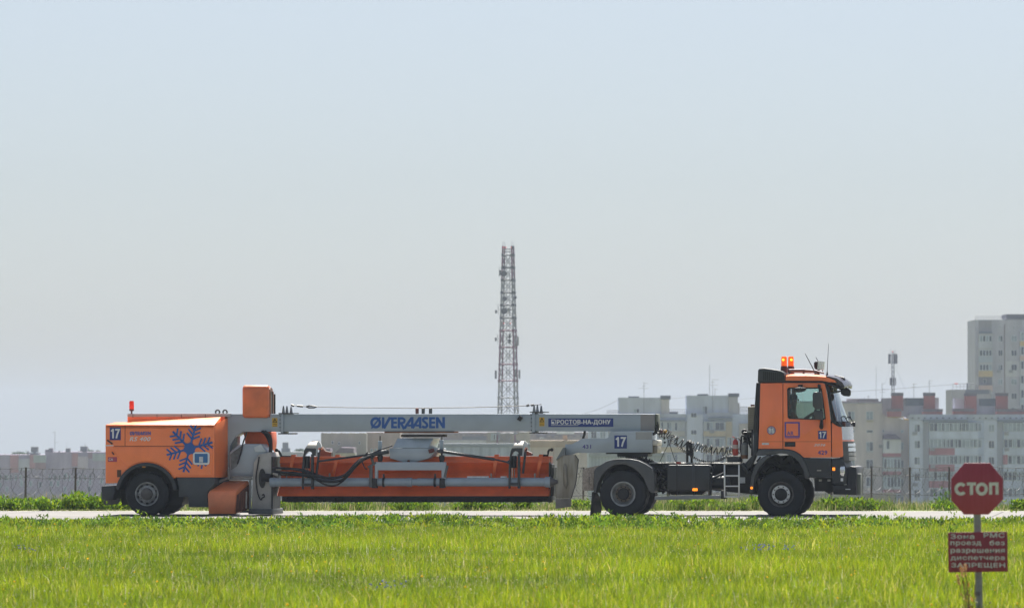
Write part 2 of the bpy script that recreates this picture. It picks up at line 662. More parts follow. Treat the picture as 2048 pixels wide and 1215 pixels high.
# ------------------------------------------------------------------ vehicle pieces
def wheel(th, cx, cz, r, y0, width, rr, side, style, name='wheel'):
    """side -1: outer face towards -y. y0 is the outer face."""
    s = -side          # direction inwards
    wn = th.node(name, (cx, y0, cz))
    Y = lambda d: y0 + s * d
    t = MB()
    prof = [(rr, Y(0.03)), (rr + 0.035, Y(0.0)), (r - 0.10, Y(-0.012)), (r - 0.035, Y(0.008)), (r - 0.006, Y(0.03)), (r, Y(0.055)), (r, Y(width * 0.35)),
            (r, Y(width * 0.65)), (r, Y(width - 0.055)), (r - 0.006, Y(width - 0.03)), (r - 0.035, Y(width - 0.008)), (r - 0.1, Y(width + 0.01)),
            (rr + 0.03, Y(width)), (rr, Y(width - 0.03))]
    t.lathe(prof, cx, cz, 88, lug=0.012)
    th.part('tyre', t, RUBBER, wn, smooth=40)
    m = MB()
    if style == 'deep':      # inner dish of the twin-tyred axle
        m.lathe([(rr + 0.015, Y(0.0)), (rr + 0.005, Y(-0.008)), (rr - 0.022, Y(0.0)), (rr - 0.03, Y(0.05)), (rr - 0.045, Y(0.12)), (0.205, Y(0.15)), (0.20, Y(0.13)),
                 (0.15, Y(0.13)), (0.001, Y(0.13))], cx, cz, 48)
        th.part('rim', m, RIM, wn, smooth=40)
        h = MB()
        h.lathe([(0.20, Y(0.125)), (0.196, Y(0.11)), (0.15, Y(0.105)), (0.001, Y(0.105))], cx, cz, 36)
        th.part('flange', h, mat('brown dusty flange', (0.24, 0.20, 0.165), 0.6, 0.1, var=0.2, scale=7), wn, smooth=40)
        hub = MB()
        hub.lathe([(0.145, Y(0.12)), (0.14, Y(0.02)), (0.12, Y(-0.01)), (0.001, Y(-0.015))], cx, cz, 32)
        nut = (0.172, 0.105, 0.07)
    else:
        m.lathe([(rr + 0.012, Y(0.0)), (rr + 0.004, Y(-0.008)), (rr - 0.018, Y(0.0)), (rr - 0.03, Y(0.04)), (rr - 0.05, Y(0.07)), (0.23, Y(0.05)), (0.20, Y(0.015)), (0.14, Y(0.005)),
                 (0.001, Y(0.005))], cx, cz, 48)
        th.part('rim', m, RIM if style == 'bright' else RIMD, wn, smooth=40)
        hub = MB()
        hub.lathe([(0.15, Y(0.01)), (0.14, Y(-0.06)), (0.10, Y(-0.085)), (0.05, Y(-0.09)), (0.001, Y(-0.09))], cx, cz, 32)
        nut = (0.185, 0.02, -0.025)
        if style == 'bright':
            hh = MB()
            for k in range(10):
                a = 2 * PI * (k + 0.5) / 10
                px, pz = cx + 0.228 * math.cos(a), cz + 0.228 * math.sin(a)
                hh.cyl((px, Y(0.07), pz), (px, Y(0.025), pz), 0.034, n=10)
            th.part('hand_hole', hh, BLACK, wn, split=True)
        else:
            rg = MB()
            rg.lathe([(0.225, Y(0.03)), (0.215, Y(0.0)), (0.165, Y(-0.004)), (0.15, Y(0.0))], cx, cz, 40)
            th.part('bolt_ring', rg, ALU, wn, smooth=40)
    nb = MB()
    for k in range(10):
        a = 2 * PI * k / 10
        px, pz = cx + nut[0] * math.cos(a), cz + nut[0] * math.sin(a)
        nb.cyl((px, Y(nut[1]), pz), (px, Y(nut[2]), pz), 0.017, n=6)
    th.part('wheel_nut', nb, RIM if style == 'bright' else CHASSIS, wn, split=True)
    th.part('hub', hub, RIMD if style == 'bright' else CHASSIS, wn, smooth=40)
    return wn


def panel17(th, rect, y, parent=None):
    (x0, z1), (x1, z0) = rect
    p = th.part('number_panel', MB().box(x0, x1, y - 0.006, y - 0.001, z0, z1), NAVY, parent)
    t = MB()
    wd, h = x1 - x0, z1 - z0
    zb, zt = z0 + h * 0.14, z1 - h * 0.12
    sx = h * 0.135
    # 1
    xx = x0 + wd * 0.30
    t.ribbon([(xx, zb), (xx, zt)], sx, y - 0.008)
    t.ribbon([(xx - wd * 0.17, zt - h * 0.2), (xx, zt - h * 0.04)], sx * 0.9, y - 0.0084)
    # 7
    t.ribbon([(x0 + wd * 0.50, zt - sx / 2), (x0 + wd * 0.85, zt - sx / 2), (x0 + wd * 0.68, z0 + h * 0.45), (x0 + wd * 0.60, zb)], sx, y - 0.008)
    th.part('lettering', t, WHITE, p, smooth=0)
    return p


def logo_strokes(mb, fx, fz, y):
    """the nine letters of the maker's name, drawn on the crop they were read from"""
    q = lambda pts: [(fx(a), fz(b)) for a, b in pts]
    wpx = abs(fx(62) - fx(0))
    e = 0.0004
    ring = [(258 + 100 * math.cos(2 * PI * i / 28), 295 - 104 * math.sin(2 * PI * i / 28)) for i in range(28)]
    ring.append(ring[0])
    mb.ribbon(q(ring), wpx, y)
    mb.ribbon(q([(155, 428), (372, 165)]), wpx * 0.62, y - e)
    mb.ribbon(q([(437, 165), (437, 428)]), wpx, y)
    mb.ribbon(q([(455, 428), (605, 168)]), wpx * 1.05, y - e)
    mb.ribbon(q([(660, 165), (660, 428)]), wpx, y - 2 * e)
    for yy in (192, 295, 402):
        mb.ribbon(q([(640 if yy != 192 else 590, yy), (770, yy)]), wpx * 0.85, y - 3 * e)
    mb.ribbon(q([(818, 165), (818, 428)]), wpx, y)
    mb.ribbon(q([(820, 192), (900, 192), (945, 215), (955, 245), (940, 285), (900, 303), (820, 305)]), wpx * 0.88, y - e)
    mb.ribbon(q([(870, 310), (930, 425), (990, 400)]), wpx * 0.95, y - 2 * e)
    for dx in (0, 190):
        mb.ribbon(q([(955 + dx, 425), (1128 + dx, 180)]), wpx * 1.0, y - 3 * e)
        mb.ribbon(q([(1140 + dx, 162), (1140 + dx, 428)]), wpx, y - 4 * e)
        mb.ribbon(q([(1030 + dx, 362), (1130 + dx, 362)]), wpx * 0.8, y - 5 * e)
    mb.ribbon(q([(1515, 205), (1480, 187), (1430, 190), (1400, 215), (1408, 255), (1450, 290), (1490, 325), (1500, 370), (1470, 402), (1420, 404), (1375, 380)]), wpx * 0.92, y)
    mb.ribbon(q([(1575, 165), (1575, 428)]), wpx, y - e)
    for yy in (192, 295, 402):
        mb.ribbon(q([(1560, yy), (1690, yy)]), wpx * 0.85, y - 2 * e)
    mb.ribbon(q([(1740, 165), (1740, 428)]), wpx, y)
    mb.ribbon(q([(1740, 180), (1895, 415)]), wpx, y - e)
    mb.ribbon(q([(1895, 165), (1895, 428)]), wpx, y - 2 * e)


def fit_map(x0, x1, z0, z1):
    fx = lambda a: x0 + (a - 125) / (1925 - 125) * (x1 - x0)
    fz = lambda b: z1 + (b - 160) / (430 - 160) * (z0 - z1)
    return fx, fz


# ------------------------------------------------------------------ the sweeper trailer
def build_trailer():
    N = -1.25
    bx = L(600, 1030, 0)[0]
    T = Thing('sweeper_trailer', 'long orange and grey runway sweeper trailer with a plough blade under its beam', 'sweeper trailer', (bx, 0, 0), MT)
    P1 = lambda pts, y=N: ZP(1, pts, y)

    # --- rear engine body
    zb = Z(1, 500, 812, N)[1]
    zs = Z(1, 500, 371, N)[1]
    xr = Z(1, 88, 500, N)[0]
    xf = Z(1, 1000, 500, N)[0]
    cx, cz = Z(1, 432, 952, N)
    body = MB()
    side = P1([(88, 375), (1000, 372), (1000, 812), (655, 812)]) + arc(cx, cz, 0.735, 20, 158, 20) + P1([(150, 862), (88, 862)])
    body.prism(side, N, 1.25)
    # hood over it: rises towards the middle and towards the front
    zr, zf = Z(1, 270, 347, -0.45)[1], Z(1, 1108, 306, -0.45)[1]
    hood = MB()
    hood.loft([[(xr + 0.0, N, zs), (xr + 0.05, -0.45, zr - 0.01), (xr + 0.05, 0.45, zr - 0.01), (xr, 1.25, zs), (xr, 1.25, zs - 0.1), (xr, N, zs - 0.1)],
               [(xr + 0.75, N, zs), (xr + 0.75, -0.45, zr + 0.01), (xr + 0.75, 0.45, zr + 0.01), (xr + 0.75, 1.25, zs), (xr + 0.75, 1.25, zs - 0.1), (xr + 0.75, N, zs - 0.1)],
               [(xf, N, zs), (xf, -0.42, zf), (xf, 0.42, zf), (xf, 1.25, zs), (xf, 1.25, zs - 0.1), (xf, N, zs - 0.1)]])
    bo = T.part('engine_body', body, ORANGE, bevel=0.025)
    T.part('hood', hood, ORANGE, bo, bevel=0.012)
    fc = MB()
    xq, zq = Z(1, 1112, 306, -0.33)
    zlow = Z(1, 1050, 812, -0.6)[1]
    fc.loft([[(xf - 0.05, N + 0.01, zlow), (xq, -0.33, zlow), (xq, 1.2, zlow), (xf - 0.05, 1.2, zlow)],
             [(xf - 0.05, N + 0.01, zs - 0.01), (xq, -0.33, zf - 0.02), (xq, 1.2, zs - 0.01), (xf - 0.05, 1.2, zs - 0.01)]])
    T.part('front_cover', fc, ORANGE, bo, bevel=0.01)
    tier = MB()
    x0, z0 = Z(1, 272, 347, -0.36)
    x1, z1 = Z(1, 1108, 300, -0.36)
    tier.prism([(x0, z0 - 0.1), (x0, z1 - 0.01), (x1 - 0.06, z1), (x1 - 0.06, z0 - 0.1)], -0.36, 0.36)
    T.part('raised_cover', tier, ORANGE, bo, bevel=0.008)
    rail = MB()
    x0, zt = Z(1, 275, 280, -0.33)
    x1, zbm = Z(1, 1108, 305, -0.33)
    rail.box(x0, x1 + 0.1, -0.375, 0.375, zbm, zt)
    rl = T.part('top_rail', rail, GREY, bevel=0.006)
    rv = MB()
    for xx in (318, 520, 724, 925):
        a = Z(1, xx, 292, -0.375)[0]
        rv.box(a - 0.006, a + 0.006, -0.381, -0.37, zbm - 0.01, zt - 0.015)
    T.part('rail_seam', rv, DARK, rl, split=True)
    seam = MB()
    za = Z(1, 500, 549, N)[1]
    seam.box(xr + 0.22, xf - 0.02, N - 0.003, N + 0.02, za - 0.012, za + 0.004)
    xs = Z(1, 252, 500, N)[0]
    seam.box(xs - 0.007, xs + 0.007, N - 0.003, N + 0.02, za, zs - 0.02)
    T.part('panel_gap', seam, mat('dark seam', (0.16, 0.035, 0.015), 0.6), bo, split=True)
    lip = MB()
    lip.box(xr - 0.015, xr + 0.2, N - 0.012, N + 0.3, za + 0.0, za + 0.025)
    T.part('bright_trim', lip, WHITE, bo)
    # flank bulge of the lower panel
    bul = MB()
    lo = P1([(140, 560), (985, 560), (985, 800), (690, 800)]) + arc(cx, cz, 0.80, 28, 125, 14) + P1([(250, 700)])
    bul.prism(lo, N - 0.022, N + 0.02)
    T.part('lower_panel', bul, ORANGE, bo, bevel=0.02, segs=3)
    NN = N - 0.024
    # lettering and emblem
    panel17(T, (Z(1, 124, 393, N), Z(1, 216, 500, N)), N, bo)
    t = MB()
    x0, z1 = Z(1, 292, 428, N)
    x1, z0 = Z(1, 468, 458, N)
    fx, fz = fit_map(x0, x1, z0, z1)
    logo_strokes(t, fx, fz, N - 0.004)
    T.part('lettering', t, BLUE, bo, smooth=0, label='small blue maker name on the rear body')
    t = MB()
    x0, z1 = Z(1, 290, 473, N)
    x1, z0 = Z(1, 466, 508, N)
    t.text('RS 400', x0, x1, z0, z1, N - 0.004, 0.035, 0.25)
    T.part('lettering', t, WHITE, bo, smooth=0)
    fl = MB()
    c0 = Vector(Z(1, 793, 572, NN))
    R = 205 / 4.19 / 82
    for k in range(6):
        a = math.radians(75 + 60 * k)
        d = Vector((math.cos(a), math.sin(a)))
        yk = NN - 0.003 - 0.0004 * k
        fl.ribbon([c0 + d * 0.08, c0 + d * R], 0.052, yk)
        for j, rr in enumerate((0.40, 0.58, 0.77)):
            for sg in (-1, 1):
                e = Vector((math.cos(a + sg * 0.95), math.sin(a + sg * 0.95)))
                p = c0 + d * (R * rr)
                fl.ribbon([p, p + e * (0.205 - 0.015 * j)], 0.042, yk - 0.0004 * (j + 1) - (0.0002 if sg > 0 else 0))
    star = []
    for k in range(12):
        a = math.radians(75 + 30 * k)
        star.append(c0 + Vector((math.cos(a), math.sin(a))) * (0.185 if k % 2 == 0 else 0.135))
    fl.add([(p.x, NN - 0.0065, p.y) for p in star], [tuple(range(12))])
    T.part('snowflake_emblem', fl, BLUE, bo, smooth=0)
    x0, z1 = Z(1, 822, 600, NN)
    x1, z0 = Z(1, 962, 707, NN)
    def rrect(x0, x1, z0, z1, r):
        return arc(x1 - r, z1 - r, r, 0, 90, 5) + arc(x0 + r, z1 - r, r, 90, 180, 5) + arc(x0 + r, z0 + r, r, 180, 270, 5) + arc(x1 - r, z0 + r, r, 270, 360, 5)
    fp = T.part('filler_frame', MB().prism(rrect(x0, x1, z0, z1, 0.07), NN - 0.03, NN - 0.009), WHITE, bo, bevel=0.008)
    T.part('filler_sign', MB().prism(rrect(x0 + 0.045, x1 - 0.045, z0 + 0.05, z1 - 0.04, 0.02), NN - 0.034, NN - 0.031), mat('blue sign', (0.03, 0.15, 0.36), 0.5), bo)
    T.part('filler_cap', MB().box((x0 + x1) / 2 - 0.05, (x0 + x1) / 2 + 0.05, NN - 0.05, NN - 0.0345, z0 + 0.06, z0 + 0.2), WHITE_S, bo, bevel=0.01)
    st = MB()
    x0, z1 = Z(1, 108, 642, N)
    x1, z0 = Z(1, 184, 682, N)
    st.box(x0, x1, N - 0.003, N - 0.001, z0, z1)
    sk = T.part('sticker', st, mat('pink sticker', (0.42, 0.07, 0.12), 0.5), bo)
    st = MB().text('CA', x0 + 0.02, x0 + 0.13, z0 + 0.03, z1 - 0.03, N - 0.005, 0.03)
    T.part('lettering', st, WHITE, bo, smooth=0)
    hd = MB()
    p, q = Z(1, 104, 500, N), Z(1, 148, 532, N)
    hd.tube([(p[0], N - 0.03, p[1]), (q[0], N - 0.03, q[1])], 0.018)
    p, q = Z(1, 145, 600, N), Z(1, 160, 622, N)
    hd.tube([(p[0], N - 0.03, p[1]), (q[0], N - 0.03, q[1])], 0.015)
    T.part('latch', hd, BLACK, bo, split=True)
    x0, z1 = Z(1, 186, 750, N)
    x1, z0 = Z(1, 220, 810, N)
    T.part('socket_box', MB().box(x0, x1, N - 0.02, N - 0.001, z0, z1), mat('brown socket', (0.1, 0.045, 0.02), 0.6), bo, bevel=0.006)

    inn = MB().prism(arc(cx, cz, 0.80, -20, 200, 20), -0.62, 0.62)
    T.part('wheel_housing', inn, BLACK)
    # skirt, bumper, mudguard
    sk = MB().prism(P1([(682, 813), (1000, 813), (1000, 870), (940, 930), (940, 1062), (782, 1062), (782, 976), (700, 976), (700, 900)]), N + 0.02, 1.23)
    T.part('skirt', sk, mat('blue grey skirt', (0.055, 0.068, 0.075), 0.5, var=0.12), bevel=0.012)
    sk2 = MB().prism(P1([(1000, 813), (1120, 813), (1070, 850), (1000, 930), (941, 930)]), N + 0.6, 1.0)
    T.part('skirt', sk2, mat('blue grey skirt', (0.05, 0.065, 0.072), 0.5))
    bp = MB().prism(P1([(56, 893), (62, 884), (160, 884), (168, 930), (150, 1000), (62, 1000), (56, 990)]), N - 0.02, 1.27)
    T.part('rear_bumper', bp, DARK, bevel=0.012)
    hk = MB()
    p = Z(1, 98, 1020, -0.9)
    hk.prism(arc(p[0], p[1], 0.075, 60, 300, 12) + ZP(1, [(190, 1035), (215, 1005), (200, 985)], -0.9), -0.93, -0.88, hole=arc(p[0], p[1], 0.035, 0, 345, 11))
    T.part('tow_eye', hk, DARK2)
    mg = MB()
    mg.prism(arc(cx, cz, 0.775, 8, 172, 28) + arc(cx, cz, 0.69, 172, 8, 28), N - 0.05, -0.55)
    T.part('mudguard', mg, DARK, bevel=0.01)
    p = Z(1, 413, 724, N)
    T.part('marker_lamp', MB().box(p[0] - 0.04, p[0] + 0.04, N - 0.056, N - 0.04, p[1] - 0.02, p[1] + 0.015), mat('dull amber', (0.5, 0.2, 0.03), 0.4), bevel=0.004)
    mg = MB()
    mg.prism(arc(cx, cz, 0.775, 8, 172, 20) + arc(cx, cz, 0.70, 172, 8, 20), 0.55, 1.24)
    T.part('mudguard', mg, BLACK)
    r = 0.545
    wheel(T, cx, cz, r, N + 0.03, 0.33, 0.285, -1, 'bright')
    wheel(T, cx, cz, r, -N - 0.03, 0.33, 0.285, 1, 'bright')
    ax = MB()
    ax.cyl((cx, -0.85, cz), (cx, 0.85, cz), 0.09, n=14)
    ax.box(cx - 0.9, cx + 1.7, -0.45, -0.33, cz + 0.15, cz + 0.42)
    ax.box(cx - 0.9, cx + 1.7, 0.33, 0.45, cz + 0.15, cz + 0.42)
    ax.box(cx - 0.35, cx + 0.35, -0.6, 0.6, cz + 0.1, cz + 0.55)
    T.part('axle', ax, CHASSIS)
    # beacon and lifting rings
    p, q = Z(1, 307, 280, -0.3), Z(1, 307, 240, -0.3)
    mb = MB()
    mb.cyl((p[0], -0.3, p[1]), (q[0], -0.3, q[1]), 0.022)
    mb.cyl((q[0], -0.3, q[1] - 0.05), (q[0], -0.3, q[1] + 0.01), 0.06)
    be = T.part('beacon_stem', mb, MAROON)
    t = Z(1, 307, 172, -0.3)
    T.part('beacon_lens', MB().tube([(q[0], -0.3, q[1]), (q[0], -0.3, t[1] - 0.02), (q[0], -0.3, t[1])], [0.062, 0.058, 0.045], 16), REDLAMP, be)
    for xx in (1028, 1090):
        p = Z(1, xx, 266, -0.25)
        lr = MB()
        lr.prism(arc(p[0], p[1], 0.068, -50, 230, 16), -0.27, -0.23, hole=arc(p[0], p[1] + 0.0, 0.034, 0, 340, 12))
        lr.box(p[0] - 0.06, p[0] + 0.06, -0.27, -0.23, p[1] - 0.085, p[1] - 0.045)
        T.part('lifting_ring', lr, DARK2)

    # --- main beam with the rear leg
    BN = -0.32
    beam = MB()
    pts = ZP(1, [(1108, 281), (1560, 281)], BN) + [L(1280, 827, BN), L(1309, 827.5, BN), L(1309, 861.7, BN), L(1280, 861.7, BN)] + ZP(1, [(1480, 431), (1240, 431), (1175, 470), (1130, 550), (1130, 800), (1108, 815)], BN)
    beam.prism(pts, BN, 0.32)
    bm = T.part('main_beam', beam, GREY, bevel=0.012)
    leg = MB()
    leg.prism(ZP(1, [(1130, 470), (1190, 440), (1190, 560), (1130, 640)], -0.1), -0.1, 0.3)
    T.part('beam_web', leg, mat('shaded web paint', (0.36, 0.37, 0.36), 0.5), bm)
    nose = MB()
    (x0, z1), (x1, z0) = L(1281, 828.5, BN - 0.003), L(1309, 860.5, BN - 0.003)
    nose.box(x0, x1, BN - 0.003, BN - 0.001, z0, z1)
    T.part('patch', nose, GREY_P, bm)
    (x0, z1), (x1, z0) = Z(4, 1117, 131, -0.28), Z(4, 1142, 290, -0.28)
    T.part('end_plate', MB().box(x0, x1, -0.28, 0.28, z0 + 0.0, z1), mat('olive end plate', (0.17, 0.19, 0.15), 0.5, var=0.15), bevel=0.02)
    for k, xx in ((2, 180), (3, 1250)):
        (x0, z1), (x1, z0) = Z(k, xx - 16, 190 if k == 2 else 170, BN - 0.05), Z(k, xx + 14, 403 if k == 2 else 378, BN - 0.05)
        fl = MB().box(x0, x1, BN - 0.05, 0.37, z0, z1)
        f = T.part('flange', fl, GREY, bm, bevel=0.008)
        lo = MB()
        lo.box(x0 - 0.06, x1 + 0.22, BN - 0.06, 0.38, z0 - 0.02, z0 + 0.012)
        T.part('flange_foot', lo, DARK2, bm)
        up = MB()
        up.box(x0 - 0.05, x1 + 0.25, BN - 0.06, 0.38, z1 - 0.012, z1 + 0.012)
        T.part('flange_top', up, DARK2, bm)
        bl = MB()
        for q in range(5):
            zz_ = z0 + 0.06 + q * (z1 - z0 - 0.12) / 4
            bl.cyl((x0 - 0.02, BN - 0.02, zz_), (x0 - 0.02, BN + 0.0, zz_), 0.014, n=6)
        T.part('flange_bolt', bl, DARK2, bm, split=True)
    for k, spots in ((2, ((195, 187, -0.3), (232, 187, 0.0), (276, 190, 0.3))), (3, ((1257, 168, -0.3), (1290, 168, 0.0), (1329, 172, 0.3)))):
        for xx, yy, y in spots:
            p = Z(k, xx, yy, y)
            h = 0.175 if y < 0.2 else 0.165
            cn = MB().tube([(p[0], y, p[1] - 0.03), (p[0], y, p[1]), (p[0], y, p[1] + h * 0.8), (p[0], y, p[1] + h)], [0.05, 0.042, 0.022, 0.015], 10)
            T.part('cone_pin', cn, POST, bm)
    # sagging cable over the beam
    y = 0.3
    cpts = [(582, 810), (600, 811.5), (614, 812.5), (640, 813.2), (720, 814.6), (830, 815.6), (930, 814.5), (1000, 812.8), (1050, 811), (1062, 810), (1083, 808)]
    cb = MB()
    cb.tube([(*L(a, b, y)[:1], y, L(a, b, y)[1]) for a, b in cpts], 0.011, 5)
    lp = [(612, 812.6), (618, 810.4), (628, 811.4), (636, 813), (628, 815), (618, 815), (612, 812.6)]
    cb.tube([(L(a, b, y)[0], y, L(a, b, y)[1]) for a, b in lp], 0.015, 5)
    for a0, a1 in (((582, 809), (588, 811)), ((594, 811), (606, 812)), ((1053, 811), (1058, 809.5)), ((1062, 810), (1068, 809))):
        p, q = L(*a0, y), L(*a1, y)
        cb.tube([(p[0], y, p[1]), (q[0], y, q[1])], 0.028, 6)
    T.part('cable', cb, BLACK, bm)
    for xx, c in ((72, MAROON), (134, DARK2), (208, DARK2)):
        p, q = Z(3, xx, 190, 0.05), Z(3, xx - 2, 130, 0.05)
        T.part('breather_pipe', MB().tube([(p[0], 0.05, p[1] - 0.02), (p[0], 0.05, q[1] - 0.02), (q[0] - 0.0, 0.04, q[1])], [0.042, 0.044, 0.03], 10), c, bm)
    p = Z(3, 1116, 233, BN)
    lm = MB()
    lm.add([], [])
    ca, sa = math.cos(-0.6), math.sin(-0.6)
    def rot(poly):
        return [(p[0] + a * ca - b * sa, p[1] + a * sa + b * ca) for a, b in poly]
    lm.prism(rot([(-0.045, -0.065), (0.05, -0.055), (0.05, 0.055), (-0.045, 0.065)]), BN - 0.1, BN - 0.004)
    T.part('work_lamp', lm, BLACK, bm, bevel=0.012)
    # writing on the beam
    y = BN - 0.003
    x0, z1 = Z(10, 125, 160, y)
    x1, z0 = Z(10, 1925, 430, y)
    t = MB()
    logo_strokes(t, *fit_map(x0, x1, z0, z1), y)
    T.part('lettering', t, BLUE, bm, smooth=0, label='large blue maker name on the beam')
    for k, r4 in ((2, (75, 238, 132, 331)), (3, (1309, 222, 1362, 312))):
        x0, z1 = Z(k, r4[0], r4[1], y)
        x1, z0 = Z(k, r4[2], r4[3], y)
        pl = T.part('warning_sticker', MB().box(x0, x1, BN - 0.004, BN - 0.001, z0, z1), YELLOW, bm)
        tr = MB()
        wd, h = x1 - x0, z1 - z0
        mx_ = (x0 + x1) / 2
        tri = [(mx_ - wd * 0.36, z0 + h * 0.50), (mx_ + wd * 0.36, z0 + h * 0.50), (mx_, z0 + h * 0.92), (mx_ - wd * 0.36, z0 + h * 0.50)]
        tr.ribbon(tri, wd * 0.12, BN - 0.006)
        tr.ribbon([(mx_, z0 + h * 0.58), (mx_, z0 + h * 0.78)], wd * 0.1, BN - 0.0065)
        tr.box(x0 + wd * 0.1, x1 - wd * 0.1, BN - 0.0055, BN - 0.005, z0 + h * 0.08, z0 + h * 0.13)
        tr.box(x0 + wd * 0.1, x1 - wd * 0.1, BN - 0.0055, BN - 0.005, z0 + h * 0.25, z0 + h * 0.3)
        T.part('warning_symbol', tr, BLACK, bm, smooth=0)
    x0, z1 = Z(4, 81, 175, y)
    x1, z0 = Z(4, 712, 257, y)
    np_ = T.part('name_board', MB().box(x0, x1, BN - 0.008, BN - 0.001, z0, z1), NAVY)
    t = MB()
    yy = BN - 0.0105
    fxx = lambda a: x0 + (a - 81) / (712 - 81) * (x1 - x0)
    fzz = lambda b: z1 + (b - 175) / (257 - 175) * (z0 - z1)
    t.text('РОСТОВ-НА-ДОНУ', fxx(162), fxx(686), fzz(240), fzz(187), yy, 0.045)
    t.ribbon([(fxx(113), fzz(188)), (fxx(150), fzz(188)), (fxx(150), fzz(226)), (fxx(113), fzz(226)), (fxx(113), fzz(188))], 0.014, yy)
    t.add([(fxx(116), yy, fzz(223)), (fxx(136), yy, fzz(223)), (fxx(136), yy, fzz(206)), (fxx(116), yy, fzz(206))], [(0, 1, 2, 3)])
    for k in range(42):
        a = fxx(110 + k * 6.3)
        t.add([(a, yy, fzz(243)), (a + 0.009, yy, fzz(243)), (a + 0.009, yy, fzz(235 + (k * 7) % 3)), (a, yy, fzz(235 + (k * 7) % 3))], [(0, 1, 2, 3)])
    T.part('lettering', t, WHITE, np_, smooth=0)

    # --- gooseneck over the truck
    GN = -0.55
    gn = MB()
    g0 = ZP(4, [(1090, 304), (682, 304)], GN)
    c4 = [Z(4, a, b, GN) for a, b in ((678, 330), (668, 355), (650, 368))]
    gn.prism(g0 + c4 + ZP(4, [(412, 371), (308, 424), (244, 426), (244, 530), (312, 530), (345, 511), (1090, 505)], GN), GN, 0.55)
    gk = T.part('gooseneck', gn, GREY_W, bevel=0.014)
    t = MB()
    x0, z1 = Z(4, 412, 430, GN)
    x1, z0 = Z(4, 497, 468, GN)
    t.text('431', x0, x1, z0, z1, GN - 0.003, 0.05)
    T.part('lettering', t, VIOLET, gk, smooth=0)
    panel17(T, (Z(4, 723, 340, GN), Z(4, 845, 467, GN)), GN, gk)
    (x0, z1), (x1, z0) = Z(4, 930, 306, GN - 0.003), Z(4, 1086, 380, GN - 0.003)
    T.part('patch', MB().box(x0, x1, GN - 0.003, GN - 0.001, z0, z1), mat('paint patch', (0.35, 0.365, 0.365), 0.5), gk)
    fr = MB()
    (x0, z1), (x1, z0) = Z(4, 1090, 385, -0.5), Z(4, 1145, 440, -0.5)
    fr.box(x0 + 0.002, x1, -0.5, 0.5, z0, z1)
    T.part('front_ledge', fr, CREAM, gk, bevel=0.03)
    (x0, z1), (x1, z0) = Z(4, 1090, 440, -0.45), Z(4, 1140, 512, -0.45)
    T.part('front_box', MB().box(x0 + 0.002, x1, -0.45, 0.45, z0, z1 - 0.003), MUDSTEEL, gk, bevel=0.01)
    kp = MB()
    for (a, b, c, d) in ((640, 507, 1080, 520), (750, 520, 1050, 545), (835, 545, 970, 562)):
        (x0, z1), (x1, z0) = Z(4, a, b, -0.45), Z(4, c, d, -0.45)
        kp.box(x0, x1, -0.45, 0.45, z0, z1 - 0.002)
    for k in range(14):
        a = 760 + k * 21
        (x0, z1), (x1, z0) = Z(4, a, 545, -0.5), Z(4, a + 9, 552 + (k * 5) % 6, -0.5)
        kp.box(x0, x1, -0.5, -0.44, z0, z1)
    T.part('coupling_plate', kp, BLACK, gk)
    p = [Z(4, a, b, -0.5) for a, b in ((435, 296), (432, 330), (418, 372))]
    T.part('hose', MB().tube([(a, -0.5, b) for a, b in p], 0.03, 8), BLACK, gk)
    # steel deflector hanging behind the truck's axle
    df = MB()
    yl = (-0.75, 0.1)
    o = ZP(4, [(225, 458), (238, 530), (338, 530), (372, 577), (345, 800), (302, 952), (150, 952), (158, 700), (170, 590), (156, 578)], -0.75)
    df.prism(o, -0.75, -0.71)
    dfo = T.part('deflector', df, MUDSTEEL, bevel=0.008)
    df = MB()
    df.prism(ZP(4, [(150, 955), (302, 955), (298, 1032), (152, 1052)], -0.74), -0.75, -0.70)
    T.part('rubber_flap', df, mat('dusty rubber', (0.27, 0.245, 0.21), 0.8, var=0.2), dfo)
    df = MB()
    df.prism(ZP(4, [(225, 458), (240, 462), (240, 530), (205, 545), (158, 582), (156, 576)], -0.78), -0.80, -0.4)
    T.part('upper_bracket', df, mat('slate bracket', (0.16, 0.18, 0.19), 0.5), dfo)
    df = MB()
    a, b = Z(4, 242, 610, -0.79), Z(4, 250, 860, -0.79)
    df.tube([(a[0], -0.75, a[1]), (a[0], -0.77, a[1] - 0.1), (b[0], -0.77, b[1] + 0.1), (b[0], -0.75, b[1])], [0.01, 0.05, 0.06, 0.01], 10)
    T.part('pressed_rib', df, MUDSTEEL, dfo, smooth=60)
    df = MB()
    df.prism(ZP(4, [(340, 530), (345, 529), (376, 576), (350, 802), (306, 953), (302, 953), (345, 800), (371, 577)], -0.76), -0.78, -0.70)
    T.part('edge_strip', df, DARK2, dfo)

    # --- blower between body and plough
    Y0 = -0.55
    hs = MB()
    hs.prism(ZP(1, [(1128, 600), (1195, 545), (1250, 532), (1390, 532), (1437, 597), (1437, 640), (1330, 800), (1128, 800)], Y0), Y0, 0.5)
    ho = T.part('fan_housing', hs, GREY, bevel=0.02)
    hs = MB()
    hs.prism(ZP(1, [(1332, 560), (1392, 535), (1435, 597), (1345, 600)], Y0 - 0.004), Y0 - 0.02, Y0 - 0.002)
    T.part('bright_plate', hs, mat('pale blue plate', (0.55, 0.62, 0.66), 0.3), ho)
    hs = MB()
    hs.prism(ZP(1, [(1135, 620), (1170, 590), (1235, 545), (1215, 640), (1190, 720), (1140, 750)], Y0 - 0.002), Y0 - 0.012, Y0 - 0.001)
    T.part('oil_stained_panel', hs, mat('oily grey', (0.17, 0.19, 0.20), 0.5, var=0.35, scale=5), ho)
    hs = MB()
    hs.prism(ZP(1, [(1330, 690), (1372, 620), (1470, 600), (1484, 640), (1484, 1080), (1310, 1080)], Y0 - 0.12), Y0 - 0.12, 0.35)
